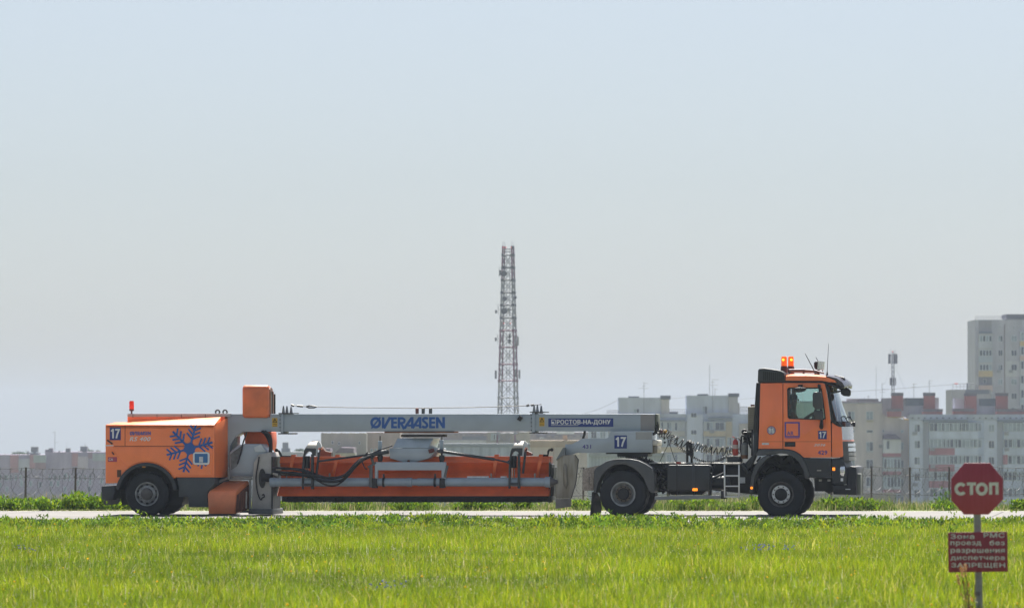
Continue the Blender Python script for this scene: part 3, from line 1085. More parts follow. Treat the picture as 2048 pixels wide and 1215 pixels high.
    pl = T.part('blower_plate', hs, mat('beige grey paint', (0.43, 0.42, 0.39), 0.45, var=0.1, scale=4), bevel=0.015)
    hs = MB()
    hs.prism(ZP(1, [(1478, 640), (1490, 640), (1490, 1085), (1478, 1085)], Y0 - 0.15), Y0 - 0.15, 0.3)
    T.part('edge_bar', hs, BLACK, pl)
    hs = MB()
    c = Z(1, 1402, 820, Y0 - 0.13)
    ov = [(c[0] + 0.085 * math.cos(a), c[1] + 0.24 * math.sin(a)) for a in [2 * PI * i / 24 for i in range(24)]]
    hs.prism(ov, Y0 - 0.16, Y0 - 0.121)
    T.part('fan_disc', hs, BLACK, pl)
    sh = MB()
    a, b = Z(1, 1400, 812, Y0 - 0.2), Z(1, 1475, 818, Y0 - 0.2)
    sh.cyl((a[0], Y0 - 0.2, a[1]), (b[0], Y0 - 0.2, b[1]), 0.10, n=14)
    T.part('drive_shaft', sh, BLACK, pl)
    ch = [(1375, 640), (1362, 720), (1350, 800), (1352, 880), (1368, 960), (1390, 1000), (1400, 985), (1418, 975), (1415, 955), (1400, 960)]
    cp = MB().tube(spline([(Z(1, a, b, Y0 - 0.15)[0], Y0 - 0.15, Z(1, a, b, Y0 - 0.15)[1]) for a, b in ch], 5), 0.016, 6)
    T.part('hose', cp, BLACK, pl)
    bs = MB()
    (x0, z1), (x1, z0) = Z(1, 1285, 1075, -0.8), Z(1, 1488, 1122, -0.8)
    bs.box(x0, x1, -0.8, 0.6, z0, z1 - 0.004)
    for k in range(16):
        xx = x0 + 0.03 + k * (x1 - x0 - 0.06) / 15
        bs.cyl((xx, -0.806, z1 - 0.03), (xx, -0.8, z1 - 0.03), 0.012, n=6)
    T.part('blower_skid', bs, mat('slate grey', (0.11, 0.12, 0.125), 0.5, var=0.15), pl, bevel=0.01)
    # pivot bars and the hinge roller above the lower nozzle
    hb = MB()
    for yy in (806, 826):
        a, b = Z(1, 1125, yy, -0.7), Z(1, 1320, yy, -0.7)
        hb.tube([(a[0], -0.7, a[1]), (b[0], -0.7, b[1])], 0.022, 8)
    for (a, b) in (((1118, 740), (1122, 830)), ((1040, 850), (1120, 815)), ((1300, 835), (1300, 1075))):
        p, q = Z(1, *a, -0.72), Z(1, *b, -0.72)
        hb.tube([(p[0], -0.72, p[1]), (q[0], -0.72, q[1])], 0.03, 8)
    T.part('hinge_bar', hb, mat('grey hinge', (0.22, 0.23, 0.23), 0.5), ho, split=True)
    # lower nozzle: sloped hood that comes towards the camera and ends in a rounded lip
    nz = MB()
    near, far = N - 0.05, -0.55
    prof = []
    A = ZP(1, [(944, 955), (960, 928), (1165, 928), (1182, 945), (1168, 1118), (950, 1118)], near)
    B = ZP(1, [(1080, 850), (1100, 838), (1280, 838), (1292, 850), (1285, 1085), (1090, 1085)], far)
    mid = [((a[0] * 0.93 + b[0] * 0.07), (a[1] * 0.97 + b[1] * 0.03) + 0.025) for a, b in zip(A, B)]
    mid[4], mid[5] = (mid[4][0], A[4][1]), (mid[5][0], A[5][1])
    nz.loft([[(x, near, z) for x, z in A], [(x, near + 0.07, z) for x, z in mid], [(x, far, z) for x, z in B]])
    no = T.part('lower_nozzle', nz, mat('dusty orange paint', (0.78, 0.22, 0.08), 0.38, var=0.1, scale=2.5, coat=0.3), bevel=0.02)
    sp_ = MB()
    e_ = 0.035
    sp_.loft([[(A[3][0] + e_ - 0.03, near + 0.06, A[3][1] - 0.05), (A[4][0] + e_ - 0.02, near + 0.06, A[4][1] + 0.03), (A[4][0] + e_ - 0.06, near + 0.06, A[4][1] + 0.03), (A[3][0] + e_ - 0.06, near + 0.06, A[3][1] - 0.05)],
              [(B[3][0] + e_, far, B[3][1] - 0.05), (B[4][0] + e_, far, B[4][1] + 0.03), (B[4][0] + e_ - 0.03, far, B[4][1] + 0.03), (B[3][0] + e_ - 0.03, far, B[3][1] - 0.05)]])
    T.part('side_panel', sp_, mat('side shade rust', (0.22, 0.085, 0.055), 0.5, var=0.35, scale=7, stretch=(3, 3, 0.5)), no)  # darker streaked rust puts the side face's shade into its colour
    ns = MB()
    for i, (a, b, c_, d) in enumerate(((1185, 990, 1210, 1080), (1225, 960, 1240, 1075), (1260, 930, 1275, 1070))):
        (x0, z1), (x1, z0) = Z(1, a, b, near + 0.3 + 0.12 * i), Z(1, c_, d, near + 0.3 + 0.12 * i)
        ns.box(x0, x1, near + 0.28 + 0.12 * i, near + 0.3 + 0.12 * i, z0, z1)
    T.part('nozzle_guide', ns, STEEL, no, split=True)
    nf = MB()
    (x0, z1), (x1, z0) = Z(1, 948, 1117, near), Z(1, 1168, 1124, near)
    nf.box(x0, x1, near + 0.02, far, z0, z1 - 0.003)
    (x0, z1), (x1, z0) = Z(1, 1175, 1090, near + 0.4), Z(1, 1290, 1108, near + 0.4)
    nf.box(x0, x1, near + 0.4, far, z0, z1)
    T.part('nozzle_edge', nf, BLACK, no, split=True)
    # upper nozzle: the arched hood folded up over the beam
    un = MB()
    x0, zt = Z(1, 1228, 40, -0.5)
    x1, zz0 = Z(1, 1452, 280, -0.5)
    y0, y1 = -0.45, 0.22
    prof = [(y0, zz0 - 0.1), (y0, zt - 0.12)] + [(y0 + 0.12 - 0.12 * math.cos(a), zt - 0.12 + 0.12 * math.sin(a)) for a in [PI / 2 * i / 6 for i in range(1, 7)]] + \
           [(y1 - 0.25, zt - 0.03), (y1 - 0.08, zt - 0.1), (y1, zt - 0.25), (y1, zz0 - 0.1)]
    un.prism_x(prof, x0, x1)
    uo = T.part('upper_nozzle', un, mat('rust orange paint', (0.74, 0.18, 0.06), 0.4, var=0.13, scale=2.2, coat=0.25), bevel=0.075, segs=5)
    us = MB()
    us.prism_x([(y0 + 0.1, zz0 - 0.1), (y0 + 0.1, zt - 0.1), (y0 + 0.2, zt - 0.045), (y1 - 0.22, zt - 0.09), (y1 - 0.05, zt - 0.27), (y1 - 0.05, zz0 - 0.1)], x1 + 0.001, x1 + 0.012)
    T.part('side_plate', us, mat('shaded rust orange', (0.42, 0.11, 0.045), 0.42, var=0.25, scale=5), uo)  # side face's shade put into a darker rust orange
    for yy, m in ((y0 + 0.22, STEEL), (y0 + 0.36, BLACK), (y0 + 0.50, mat('pale rust strip', (0.5, 0.3, 0.22), 0.5))):
        us = MB().box(x1 + 0.0125, x1 + 0.03, yy, yy + 0.035, zz0 - 0.1, zt - 0.16)
        T.part('side_strip', us, m, uo)
    us = MB().box(x1 - 0.02, x1 + 0.045, y1 - 0.045, y1 + 0.01, zz0 - 0.1, zt - 0.22)
    T.part('rubber_edge', us, BLACK, uo)
    ul = MB()
    ul.prism(ZP(1, [(1240, 430), (1478, 430), (1482, 520), (1465, 690), (1430, 760), (1260, 620), (1255, 500)], 0.25), 0.25, 0.95)
    T.part('lower_duct', ul, ORANGE_D, uo, bevel=0.03)
    hp = MB()
    for dx, k in ((0, 0.0), (16, 0.06), (34, 0.1)):
        pts = [(1395 + dx, 425), (1440 + dx, 470), (1468 + dx * 0.5, 560), (1450 + dx * 0.6, 680), (1432 + dx * 0.8, 790)]
        hp.tube(spline([(Z(1, a, b, -0.4)[0], -0.4 - k, Z(1, a, b, -0.4)[1]) for a, b in pts], 6), 0.032, 7)
    pts = [(1275, 430), (1262, 470), (1240, 530), (1225, 600), (1195, 700)]
    hp.tube(spline([(Z(1, a, b, -0.58)[0], -0.60, Z(1, a, b, -0.58)[1]) for a, b in pts], 6), 0.018, 6)
    T.part('hydraulic_hose', hp, BLACK, ho, split=True)

    # --- plough blade
    xa, zt = Z(2, 162, 648, -0.3)
    xb = Z(3, 1415, 620, -0.3)[0]
    z_lip = Z(2, 600, 711, -0.42)[1]
    z_bot = Z(2, 600, 1062, -0.62)[1]
    fr = [(0.12, zt), (-0.25, zt), (-0.42, z_lip), (-0.30, z_lip - 0.05), (-0.14, 1.02), (-0.13, 0.86), (-0.25, 0.68), (-0.62, z_bot)]
    bk = [(-0.56, z_bot - 0.01), (-0.18, 0.64), (-0.06, 0.84), (-0.07, 1.03), (-0.22, z_lip - 0.04), (-0.2, zt - 0.05), (0.12, zt - 0.05)]
    bl = MB().prism_x(fr + bk, xa, xb)
    pb = T.part('plough_blade', bl, mat('plough orange', (0.92, 0.18, 0.05), 0.42, var=0.12, scale=2.0, coat=0.3), bevel=0.006)
    for xx in (xa, xb - 0.03):
        ep = MB().prism_x([(-0.25, zt - 0.002), (0.12, zt - 0.002), (0.2, 0.6), (-0.1, z_bot), (-0.62, z_bot - 0.004), (-0.15, 0.84)], xx - (0.02 if xx == xa else -0.031), xx + (-0.001 if xx == xa else 0.05))
        T.part('end_plate', ep, ORANGE_D, pb)
    zb2 = Z(2, 600, 1126, -0.5)[1]
    br = MB()
    x0 = Z(2, 185, 1100, -0.5)[0]
    x1 = Z(3, 1436, 1060, -0.5)[0]
    rnd = random.Random(5)
    nb = 240
    for k in range(nb):
        a = x0 + (x1 - x0) * k / nb
        br.box(a, a + (x1 - x0) / nb * 1.05, -0.58 + rnd.uniform(-0.012, 0.012), -0.34, zb2 + rnd.uniform(-0.012, 0.014), z_bot - 0.012)
    T.part('brush_strip', br, mat('brush bristles', (0.013, 0.013, 0.015), 0.9, var=0.3, scale=20), pb, smooth=0)
    for k, xt, xbm in ((2, 285, 240), (2, 752, 695), (3, 866, 832), (3, 1316, 1274)):
        x0 = Z(k, xt, 630, -0.45)[0]
        x1 = Z(k, xbm, 820, -0.45)[0]
        rb = MB()
        ww = 0.05
        rb.add([(x0 - ww, -0.44, zt - 0.12), (x0 + ww, -0.44, zt - 0.12), (x0 + ww * 1.1, -0.26, zt + 0.05), (x0 - ww * 1.1, -0.26, zt + 0.05),
                (x1 - ww * 0.5, -0.30, z_lip - 0.42), (x1 + ww * 0.5, -0.30, z_lip - 0.42), (x1 + ww * 0.5, -0.10, z_lip - 0.45), (x1 - ww * 0.5, -0.10, z_lip - 0.45),
                (x0 - ww, -0.1, zt + 0.05), (x0 + ww, -0.1, zt + 0.05)],
               [(0, 1, 2, 3), (0, 4, 5, 1), (4, 7, 6, 5), (3, 2, 9, 8), (8, 9, 6, 7), (0, 3, 8, 7, 4), (1, 5, 6, 9, 2)])
        T.part('rib', rb, mat('plough rib orange', (0.92, 0.2, 0.06), 0.42, var=0.08, coat=0.2), pb, bevel=0.006)
        bt = MB()
        p = Z(k, xbm, 835 if k == 2 else 800, -0.7)
        bt.cyl((x1, -0.62, p[1] - 0.09), (x1, -0.62, p[1] + 0.03), 0.018, n=6)
        bt.cyl((x1, -0.62, p[1] - 0.02), (x1, -0.62, p[1] + 0.0), 0.03, n=6)
        T.part('bolt', bt, STEEL, pb)
    for k, pts in ((2, [(300, 651), (180, 649), (165, 625), (150, 592), (122, 580)]), (3, [(1325, 608), (1395, 610), (1400, 570), (1410, 552), (1436, 550)])):
        h = MB()
        h.tube([(Z(k, a, b, -0.2)[0], -0.2, Z(k, a, b, -0.2)[1]) for a, b in pts], 0.03, 8)
        a, b = pts[-1]
        q = Z(k, a, b, -0.2)
        h.ball((q[0], -0.2, q[1]), 0.045, 10)
        T.part('lever', h, BLACK, pb)
    sd_ = MB()
    for poly in ([(1408, 680), (1420, 676), (1418, 1060), (1408, 1060)], [(1426, 690), (1440, 700), (1440, 1060), (1428, 1060)], [(1444, 735), (1458, 730), (1460, 800), (1450, 850), (1462, 950), (1455, 1015), (1440, 1020), (1425, 930), (1440, 850)]):
        sd_.prism(ZP(3, poly, -0.35), -0.4, 0.1)
    T.part('cutter_plate', sd_, mat('dark worn steel', (0.07, 0.065, 0.06), 0.5, 0.3, var=0.3), pb, split=True)
    wl = MB()
    x0, z1 = Z(2, 600, 608, 0.35)
    for a, b, c_, d in ((2, 575, 720, 642), ):
        pass
    # things standing behind the blade: brackets in the gap over the edge
    for k, poly in ((2, [(580, 648), (582, 560), (600, 540), (640, 590), (700, 600), (700, 648)]), (3, [(1160, 610), (1165, 500), (1180, 560), (1235, 585), (1235, 610)])):
        wl.prism(ZP(k, poly, 0.3), 0.25, 0.5)
    T.part('rear_bracket', wl, mat('brown bracket', (0.10, 0.06, 0.045), 0.6), pb, split=True)

    # --- long pipe in front of the blade
    PY = -0.78
    zc = (Z(2, 600, 870, PY)[1] + Z(2, 600, 962, PY)[1]) / 2
    pr = (Z(2, 600, 870, PY)[1] - Z(2, 600, 962, PY)[1]) / 2
    X2 = lambda a: Z(2, a, 900, PY)[0]
    X3 = lambda a: Z(3, a, 880, PY)[0]
    pm = MB()
    prof = [(X2(55), pr * 1.1), (X2(105), pr * 1.1), (X2(108), pr), (X2(1100), pr), (X2(1102), pr * 0.93), (X2(1495), pr * 0.95), (X2(1500), pr * 1.04), (X2(1552), pr * 1.04), (X2(1556), pr * 0.82), (X3(75), pr * 0.82),
            (X3(78), pr * 0.92), (X3(300), pr * 0.92), (X3(302), pr), (X3(1365), pr * 1.0), (X3(1372), pr * 1.22), (X3(1422), pr * 1.22), (X3(1424), pr * 0.9)]
    pm.tube([(x, PY, zc) for x, r_ in prof], [r_ for x, r_ in prof], 24)
    pp = T.part('cross_pipe', pm, GREY_B, smooth=40)
    pm = MB().tube([(X3(1422), PY, zc), (X3(1425), PY, zc), (X3(1470), PY, zc), (X3(1486), PY, zc), (X3(1495), PY, zc)], [pr * 1.15, pr * 1.15, pr * 0.55, pr * 0.5, pr * 0.3], 20)
    T.part('end_cone', pm, mat('dusty cone', (0.12, 0.115, 0.11), 0.6), pp)
    for k, xx in ((2, 1255), (3, 255)):
        f = X2 if k == 2 else X3
        cm = MB().tube([(f(xx - 11), PY, zc), (f(xx + 11), PY, zc)], pr * 1.13, 20)
        cm.box(f(xx - 9), f(xx + 9), PY - 0.02, PY + 0.02, zc + pr, zc + pr * 1.9)
        T.part('pipe_clamp', cm, DARK, pp)
    lt = MB()
    for a, b in ((580, 795), (918, 978)):
        lt.box(X3(a), X3(b), PY - 0.02, PY + 0.06, zc + pr - 0.004, zc + pr + 0.035)
    T.part('top_plate', lt, WHITE_S, pp, split=True)
    # --- two guard arcs with their frames
    for k, x0_, y0_ in ((2, 0, 0), (3, 0, 0)):
        g = lambda a, b, y: (Z(2, a, b, y) if k == 2 else Z(3, 1000 + (a - 395) * 0.945 + 3, 456 + (b - 476) * 0.945, y))
        gp = MB()
        GY = -0.95
        outer = [(398, 700), (402, 640), (412, 585), (430, 550), (535, 550), (528, 700), (528, 760), (470, 770)]
        arch = [(478, 770), (478, 640), (468, 600), (450, 592), (430, 605), (418, 650), (412, 770)]
        gp.prism([g(a, b, GY) for a, b in [(388, 990), (390, 760), (400, 650), (412, 590), (428, 552), (538, 550), (530, 640), (505, 640), (490, 600), (465, 590), (440, 600), (420, 640), (412, 760), (405, 990)]], GY, GY + 0.1)
        fo = T.part('guard_frame', gp, DARK, bevel=0.006)  # dark grey also paints in the shade on the guard's front face
        cv = MB()
        cv.loft([[(g(428, 552, GY)[0], GY, g(428, 552, GY)[1]), (g(540, 550, GY)[0], GY, g(540, 550, GY)[1]), (g(540, 560, GY)[0], GY, g(540, 562, GY)[1]), (g(428, 562, GY)[0], GY, g(428, 562, GY)[1])],
                 [(g(448, 515, GY)[0], GY + 0.08, g(448, 515, GY)[1]), (g(545, 512, GY)[0], GY + 0.08, g(545, 512, GY)[1]), (g(545, 530, GY)[0], GY + 0.09, g(545, 530, GY)[1]), (g(448, 530, GY)[0], GY + 0.09, g(448, 530, GY)[1])],
                 [(g(470, 488, GY)[0], GY + 0.2, g(470, 488, GY)[1]), (g(550, 482, GY)[0], GY + 0.2, g(550, 482, GY)[1]), (g(550, 500, GY)[0], GY + 0.2, g(550, 500, GY)[1]), (g(470, 500, GY)[0], GY + 0.2, g(470, 500, GY)[1])],
                 [(g(478, 478, GY)[0], GY + 0.34, g(478, 478, GY)[1]), (g(552, 477, GY)[0], GY + 0.34, g(552, 477, GY)[1]), (g(552, 490, GY)[0], GY + 0.34, g(552, 490, GY)[1]), (g(478, 490, GY)[0], GY + 0.34, g(478, 490, GY)[1])],
                 [(g(470, 560, GY)[0], GY + 0.75, g(478, 570, GY)[1]), (g(552, 560, GY)[0], GY + 0.75, g(552, 560, GY)[1]), (g(552, 575, GY)[0], GY + 0.75, g(552, 575, GY)[1]), (g(478, 575, GY)[0], GY + 0.75, g(478, 575, GY)[1])]])
        T.part('guard_cover', cv, CREAM, fo, smooth=50)  # cream tone stands in for sunlight on the curved top
        sc = MB()
        sc.prism([g(a, b, GY + 0.05) for a, b in [(541, 552), (548, 500), (560, 480), (585, 500), (598, 540), (588, 560), (572, 545), (558, 570), (550, 640), (534, 650)]], GY + 0.05, GY + 0.12)
        T.part('guard_side', sc, WHITE_S, fo)  # white tone paints the sunlight on the right-hand face
        bb = MB()
        for xa_, xb_, yt in ((486, 512, 620), ):
            bb.prism([g(xa_, yt, GY), g(xb_, yt, GY), g(xb_, 990, GY), g(xa_, 990, GY)], GY - 0.01, GY + 0.09)
        bb.prism([g(405, 930, GY), g(490, 930, GY), g(490, 958, GY), g(405, 958, GY)], GY, GY + 0.08)
        p, q = g(570, 600, GY + 0.1), g(545, 830, GY + 0.1)
        bb.tube([(p[0], GY + 0.1, p[1]), (q[0], GY + 0.1, q[1])], 0.03, 8)
        p, q = g(582, 560, GY + 0.2), g(552, 800, GY + 0.2)
        bb.tube([(p[0], GY + 0.2, p[1]), (q[0], GY + 0.2, q[1])], 0.018, 8)
        T.part('guard_bar', bb, DARK, fo, split=True)
        cc = MB()
        p, q = g(445, 640, GY + 0.15), g(445, 770, GY + 0.15)
        cc.tube([(p[0], GY + 0.15, p[1]), (q[0], GY + 0.15, q[1])], 0.075, 14)
        cc.box(p[0] - 0.1, p[0] + 0.08, GY + 0.1, GY + 0.16, p[1] - 0.12, p[1] - 0.02)
        T.part('cylinder', cc, BLACK, fo)
        rd = MB()
        for xx in (428, 452):
            p, q = g(xx, 765, GY + 0.15), g(xx, 880, GY + 0.15)
            rd.tube([(p[0], GY + 0.15, p[1]), (q[0], GY + 0.15, q[1])], 0.012, 8)
        T.part('piston_rod', rd, CHROME, fo, split=True)

    # --- turntable hopper and crossbar
    tt = MB()
    (x0, z1), (x1, z0) = L(786, 862.5, -0.5), L(878, 873, -0.5)
    xm = (x0 + x1) / 2
    tt.tube([(xm + 0.12, 0, z0), (xm + 0.12, 0, z0 + 0.06)], (x1 - x0) / 2, 40)
    T.part('turntable', tt, CHASSIS)
    tt = MB()
    (x0, z1), (x1, z0) = Z(8, 690, 74, -0.36), Z(8, 1150, 82, -0.36)
    tt.box(x0, x1, -0.36, 0.36, z0, z1)
    T.part('rusty_pad', tt, mat('rusty steel', (0.25, 0.10, 0.05), 0.7, var=0.3))
    hp = MB()
    ya, yb = -0.75, 0.75
    t0 = ZP(8, [(775, 118), (1015, 118)], -0.45)
    m0 = ZP(8, [(745, 182), (978, 182)], ya)
    b0 = ZP(8, [(728, 250), (850, 284), (975, 247)], ya)
    hp.loft([[(t0[0][0], -0.45, t0[0][1]), (t0[1][0], -0.45, t0[1][1]), (t0[1][0], 0.6, t0[1][1]), (t0[0][0], 0.6, t0[0][1])],
             [(m0[0][0], ya, m0[0][1]), (m0[1][0], ya, m0[1][1]), (m0[1][0], yb, m0[1][1]), (m0[0][0], yb, m0[0][1])]])
    ho2 = T.part('hopper_top', hp, mat('pale blue paint', (0.44, 0.52, 0.56), 0.4, var=0.1, coat=0.2), bevel=0.01)
    hp = MB()
    hp.prism(ZP(8, [(722, 184), (1036, 184)], ya) + ZP(8, [(1036, 200), (985, 250), (852, 286), (726, 250)], ya), ya, yb)
    h3 = T.part('hopper', hp, GREY, bevel=0.012)
    hp = MB()
    p = Z(8, 850, 270, ya - 0.03)
    hp.cyl((p[0], ya - 0.06, p[1]), (p[0], ya, p[1]), 0.035, n=14)
    a, b = Z(8, 985, 205, ya), Z(8, 1020, 195, ya)
    hp.tube([(a[0], ya - 0.04, a[1]), (b[0], ya - 0.04, b[1])], 0.05, 8)
    T.part('hopper_bolt', hp, MAROON, h3)
    cb = MB()
    CY = -0.92
    cb.prism(ZP(8, [(626, 385), (626, 275), (1095, 275), (1095, 385), (1066, 385), (1066, 329), (645, 329), (645, 385)], CY), CY, CY + 0.14)
    T.part('crossbar', cb, GREY, bevel=0.012)
    for k, xx in ((2, 1165), (3, 333)):
        f = X2 if k == 2 else X3
        fb = MB()
        fb.box(f(xx - 25), f(xx + 25), CY - 0.02, CY + 0.2, zc - pr * 1.35, zc + pr * 0.9)
        T.part('pipe_hanger', fb, BLACK, bevel=0.01)
    hg = MB()
    for (a, b, c_, d, r_) in ((1120, 735, 1120, 970, 0.045), (1175, 710, 1090, 760, 0.03), (1120, 640, 1150, 740, 0.035)):
        p, q = Z(2, a, b, -0.9), Z(2, c_, d, -0.9)
        hg.tube([(p[0], -0.9, p[1]), (q[0], -0.9, q[1])], r_, 8)
    for (a, b, c_, d, r_) in ((378, 710, 350, 830, 0.035), ):
        p, q = Z(3, a, b, -0.9), Z(3, c_, d, -0.9)
        hg.tube([(p[0], -0.9, p[1]), (q[0], -0.9, q[1])], r_, 8)
    T.part('hanger_rod', hg, mat('steel grey', (0.13, 0.14, 0.145), 0.5, 0.3), split=True)
    for k, xx, top, mid, bot in ((2, 1216, 480, 590, 655), (3, 322, 450, 565, 630)):
        pn = MB()
        x, a = Z(k, xx, top, -0.8)
        _, b = Z(k, xx, mid, -0.8)
        pn.box(x - 0.045, x + 0.045, -0.84, -0.76, b, a)
        po = T.part('post', pn, GREY_B, bevel=0.008)
        pn = MB()
        pn.cyl((x, -0.8, a), (x, -0.8, a + 0.12), 0.014, n=8)
        c_ = Z(k, xx, bot, -0.8)[1]
        d_ = Z(k, xx, bot + 45, -0.8)[1]
        pn.tube([(x, -0.8, b), (x, -0.8, c_)], 0.025, 8)
        pn.tube([(x, -0.8, c_ + 0.06), (x, -0.8, c_), (x, -0.8, d_ - 0.0)], [0.06, 0.075, 0.05], 14)
        T.part('post_pin', pn, BLACK, po)
    sr = MB()
    for k, a, b, r_ in ((2, (1300, 592), (1100, 630), 0.055), (2, (1100, 625), (570, 695), 0.026), (2, (1340, 530), (1150, 600), 0.015)):
        p, q = Z(k, *a, -0.93), Z(k, *b, -0.93)
        sr.tube([(p[0], -0.85, p[1]), (q[0], -1.0, q[1])], r_, 10)
    p = Z(2, 1130, 640, -0.95)
    sr.box(p[0] - 0.06, p[0] + 0.06, -1.0, -0.86, p[1] - 0.05, p[1] + 0.09)
    T.part('strut', sr, DARK)
    sr = MB()
    for k, a, b, r_ in ((3, (285, 560), (330, 570), 0.05), (3, (330, 570), (860, 648), 0.036), (3, (860, 648), (990, 676), 0.02)):
        p, q = Z(k, *a, -0.93), Z(k, *b, -0.93)
        sr.tube([(p[0], -0.9, p[1]), (q[0], -0.97, q[1])], r_, 10)
    p, q = Z(3, 1000, 675, -0.98), Z(3, 985, 672, -0.98)
    sr.ball((p[0], -0.97, p[1]), 0.05, 10)
    T.part('strut', sr, DARK)
    hz = MB()
    Y = -1.02
    def hose(pts, r_, y=Y):
        hz.tube(spline([(Z(2, a, b, y)[0], y, Z(2, a, b, y)[1]) for a, b in pts], 7), r_, 7)
    hose([(75, 780), (200, 775), (380, 785), (520, 830), (640, 868), (760, 868), (860, 830), (940, 740), (1020, 670), (1110, 645)], 0.034)
    hose([(75, 800), (200, 818), (330, 822), (470, 850), (580, 895), (700, 910), (820, 890), (900, 810), (980, 725), (1060, 665), (1120, 640)], 0.036, Y - 0.06)
    hose([(80, 830), (220, 840), (400, 850), (520, 880), (620, 935), (700, 955), (770, 940), (860, 870), (930, 790)], 0.022, Y - 0.03)
    hose([(75, 770), (160, 768), (260, 775), (400, 800), (520, 850), (700, 880), (830, 850), (900, 790), (1010, 690)], 0.028, Y - 0.1)
    hose([(860, 838), (930, 770), (1010, 690), (1110, 640)], 0.05, Y - 0.02)
    hose([(1085, 600), (1050, 640), (1030, 700), (1060, 770), (1080, 775)], 0.014)
    T.part('hydraulic_hose', hz, BLACK, split=True)
    fit = MB()
    for (a, b, c_, d) in ((110, 778, 165, 772), (170, 818, 240, 822), (80, 818, 130, 838)):
        p, q = Z(2, a, b, Y - 0.12), Z(2, c_, d, Y - 0.12)
        fit.tube([(p[0], Y - 0.04, p[1]), (q[0], Y - 0.04, q[1])], 0.042, 8)
    T.part('hose_fitting', fit, STEEL, split=True)
    return T


build_trailer()


# ------------------------------------------------------------------ the truck
def plate(th, name, pts, y0, y1, m, parent=None, hole=None, bevel=0.0, **k):
    return th.part(name, MB().prism(pts, y0, y1, hole=hole), m, parent, bevel=bevel, **k)


def coil(pts, radius, turns, r, n=10):
    base = spline(pts, 12)
    ln = [0]
    for a, b in zip(base, base[1:]):
        ln.append(ln[-1] + (b - a).length)
    tot = ln[-1]
    out = []
    steps = turns * n
    j = 0
    rnd = random.Random(int(turns * 100))
    for i in range(steps + 1):
        t = tot * i / steps
        while j < len(ln) - 2 and ln[j + 1] < t:
            j += 1
        f = (t - ln[j]) / max(1e-6, ln[j + 1] - ln[j])
        p = base[j].lerp(base[j + 1], f)
        d = (base[j + 1] - base[j]).normalized()
        u = Vector((0, 1, 0))
        v = d.cross(u)
        a = 2 * PI * i / n
        rr = radius * (1 + 0.12 * math.sin(a * 0.37))
        out.append(p + (u * math.cos(a) + v * math.sin(a)) * rr + d * 0.02 * math.sin(a))
    return MB().tube(out, r, 5)


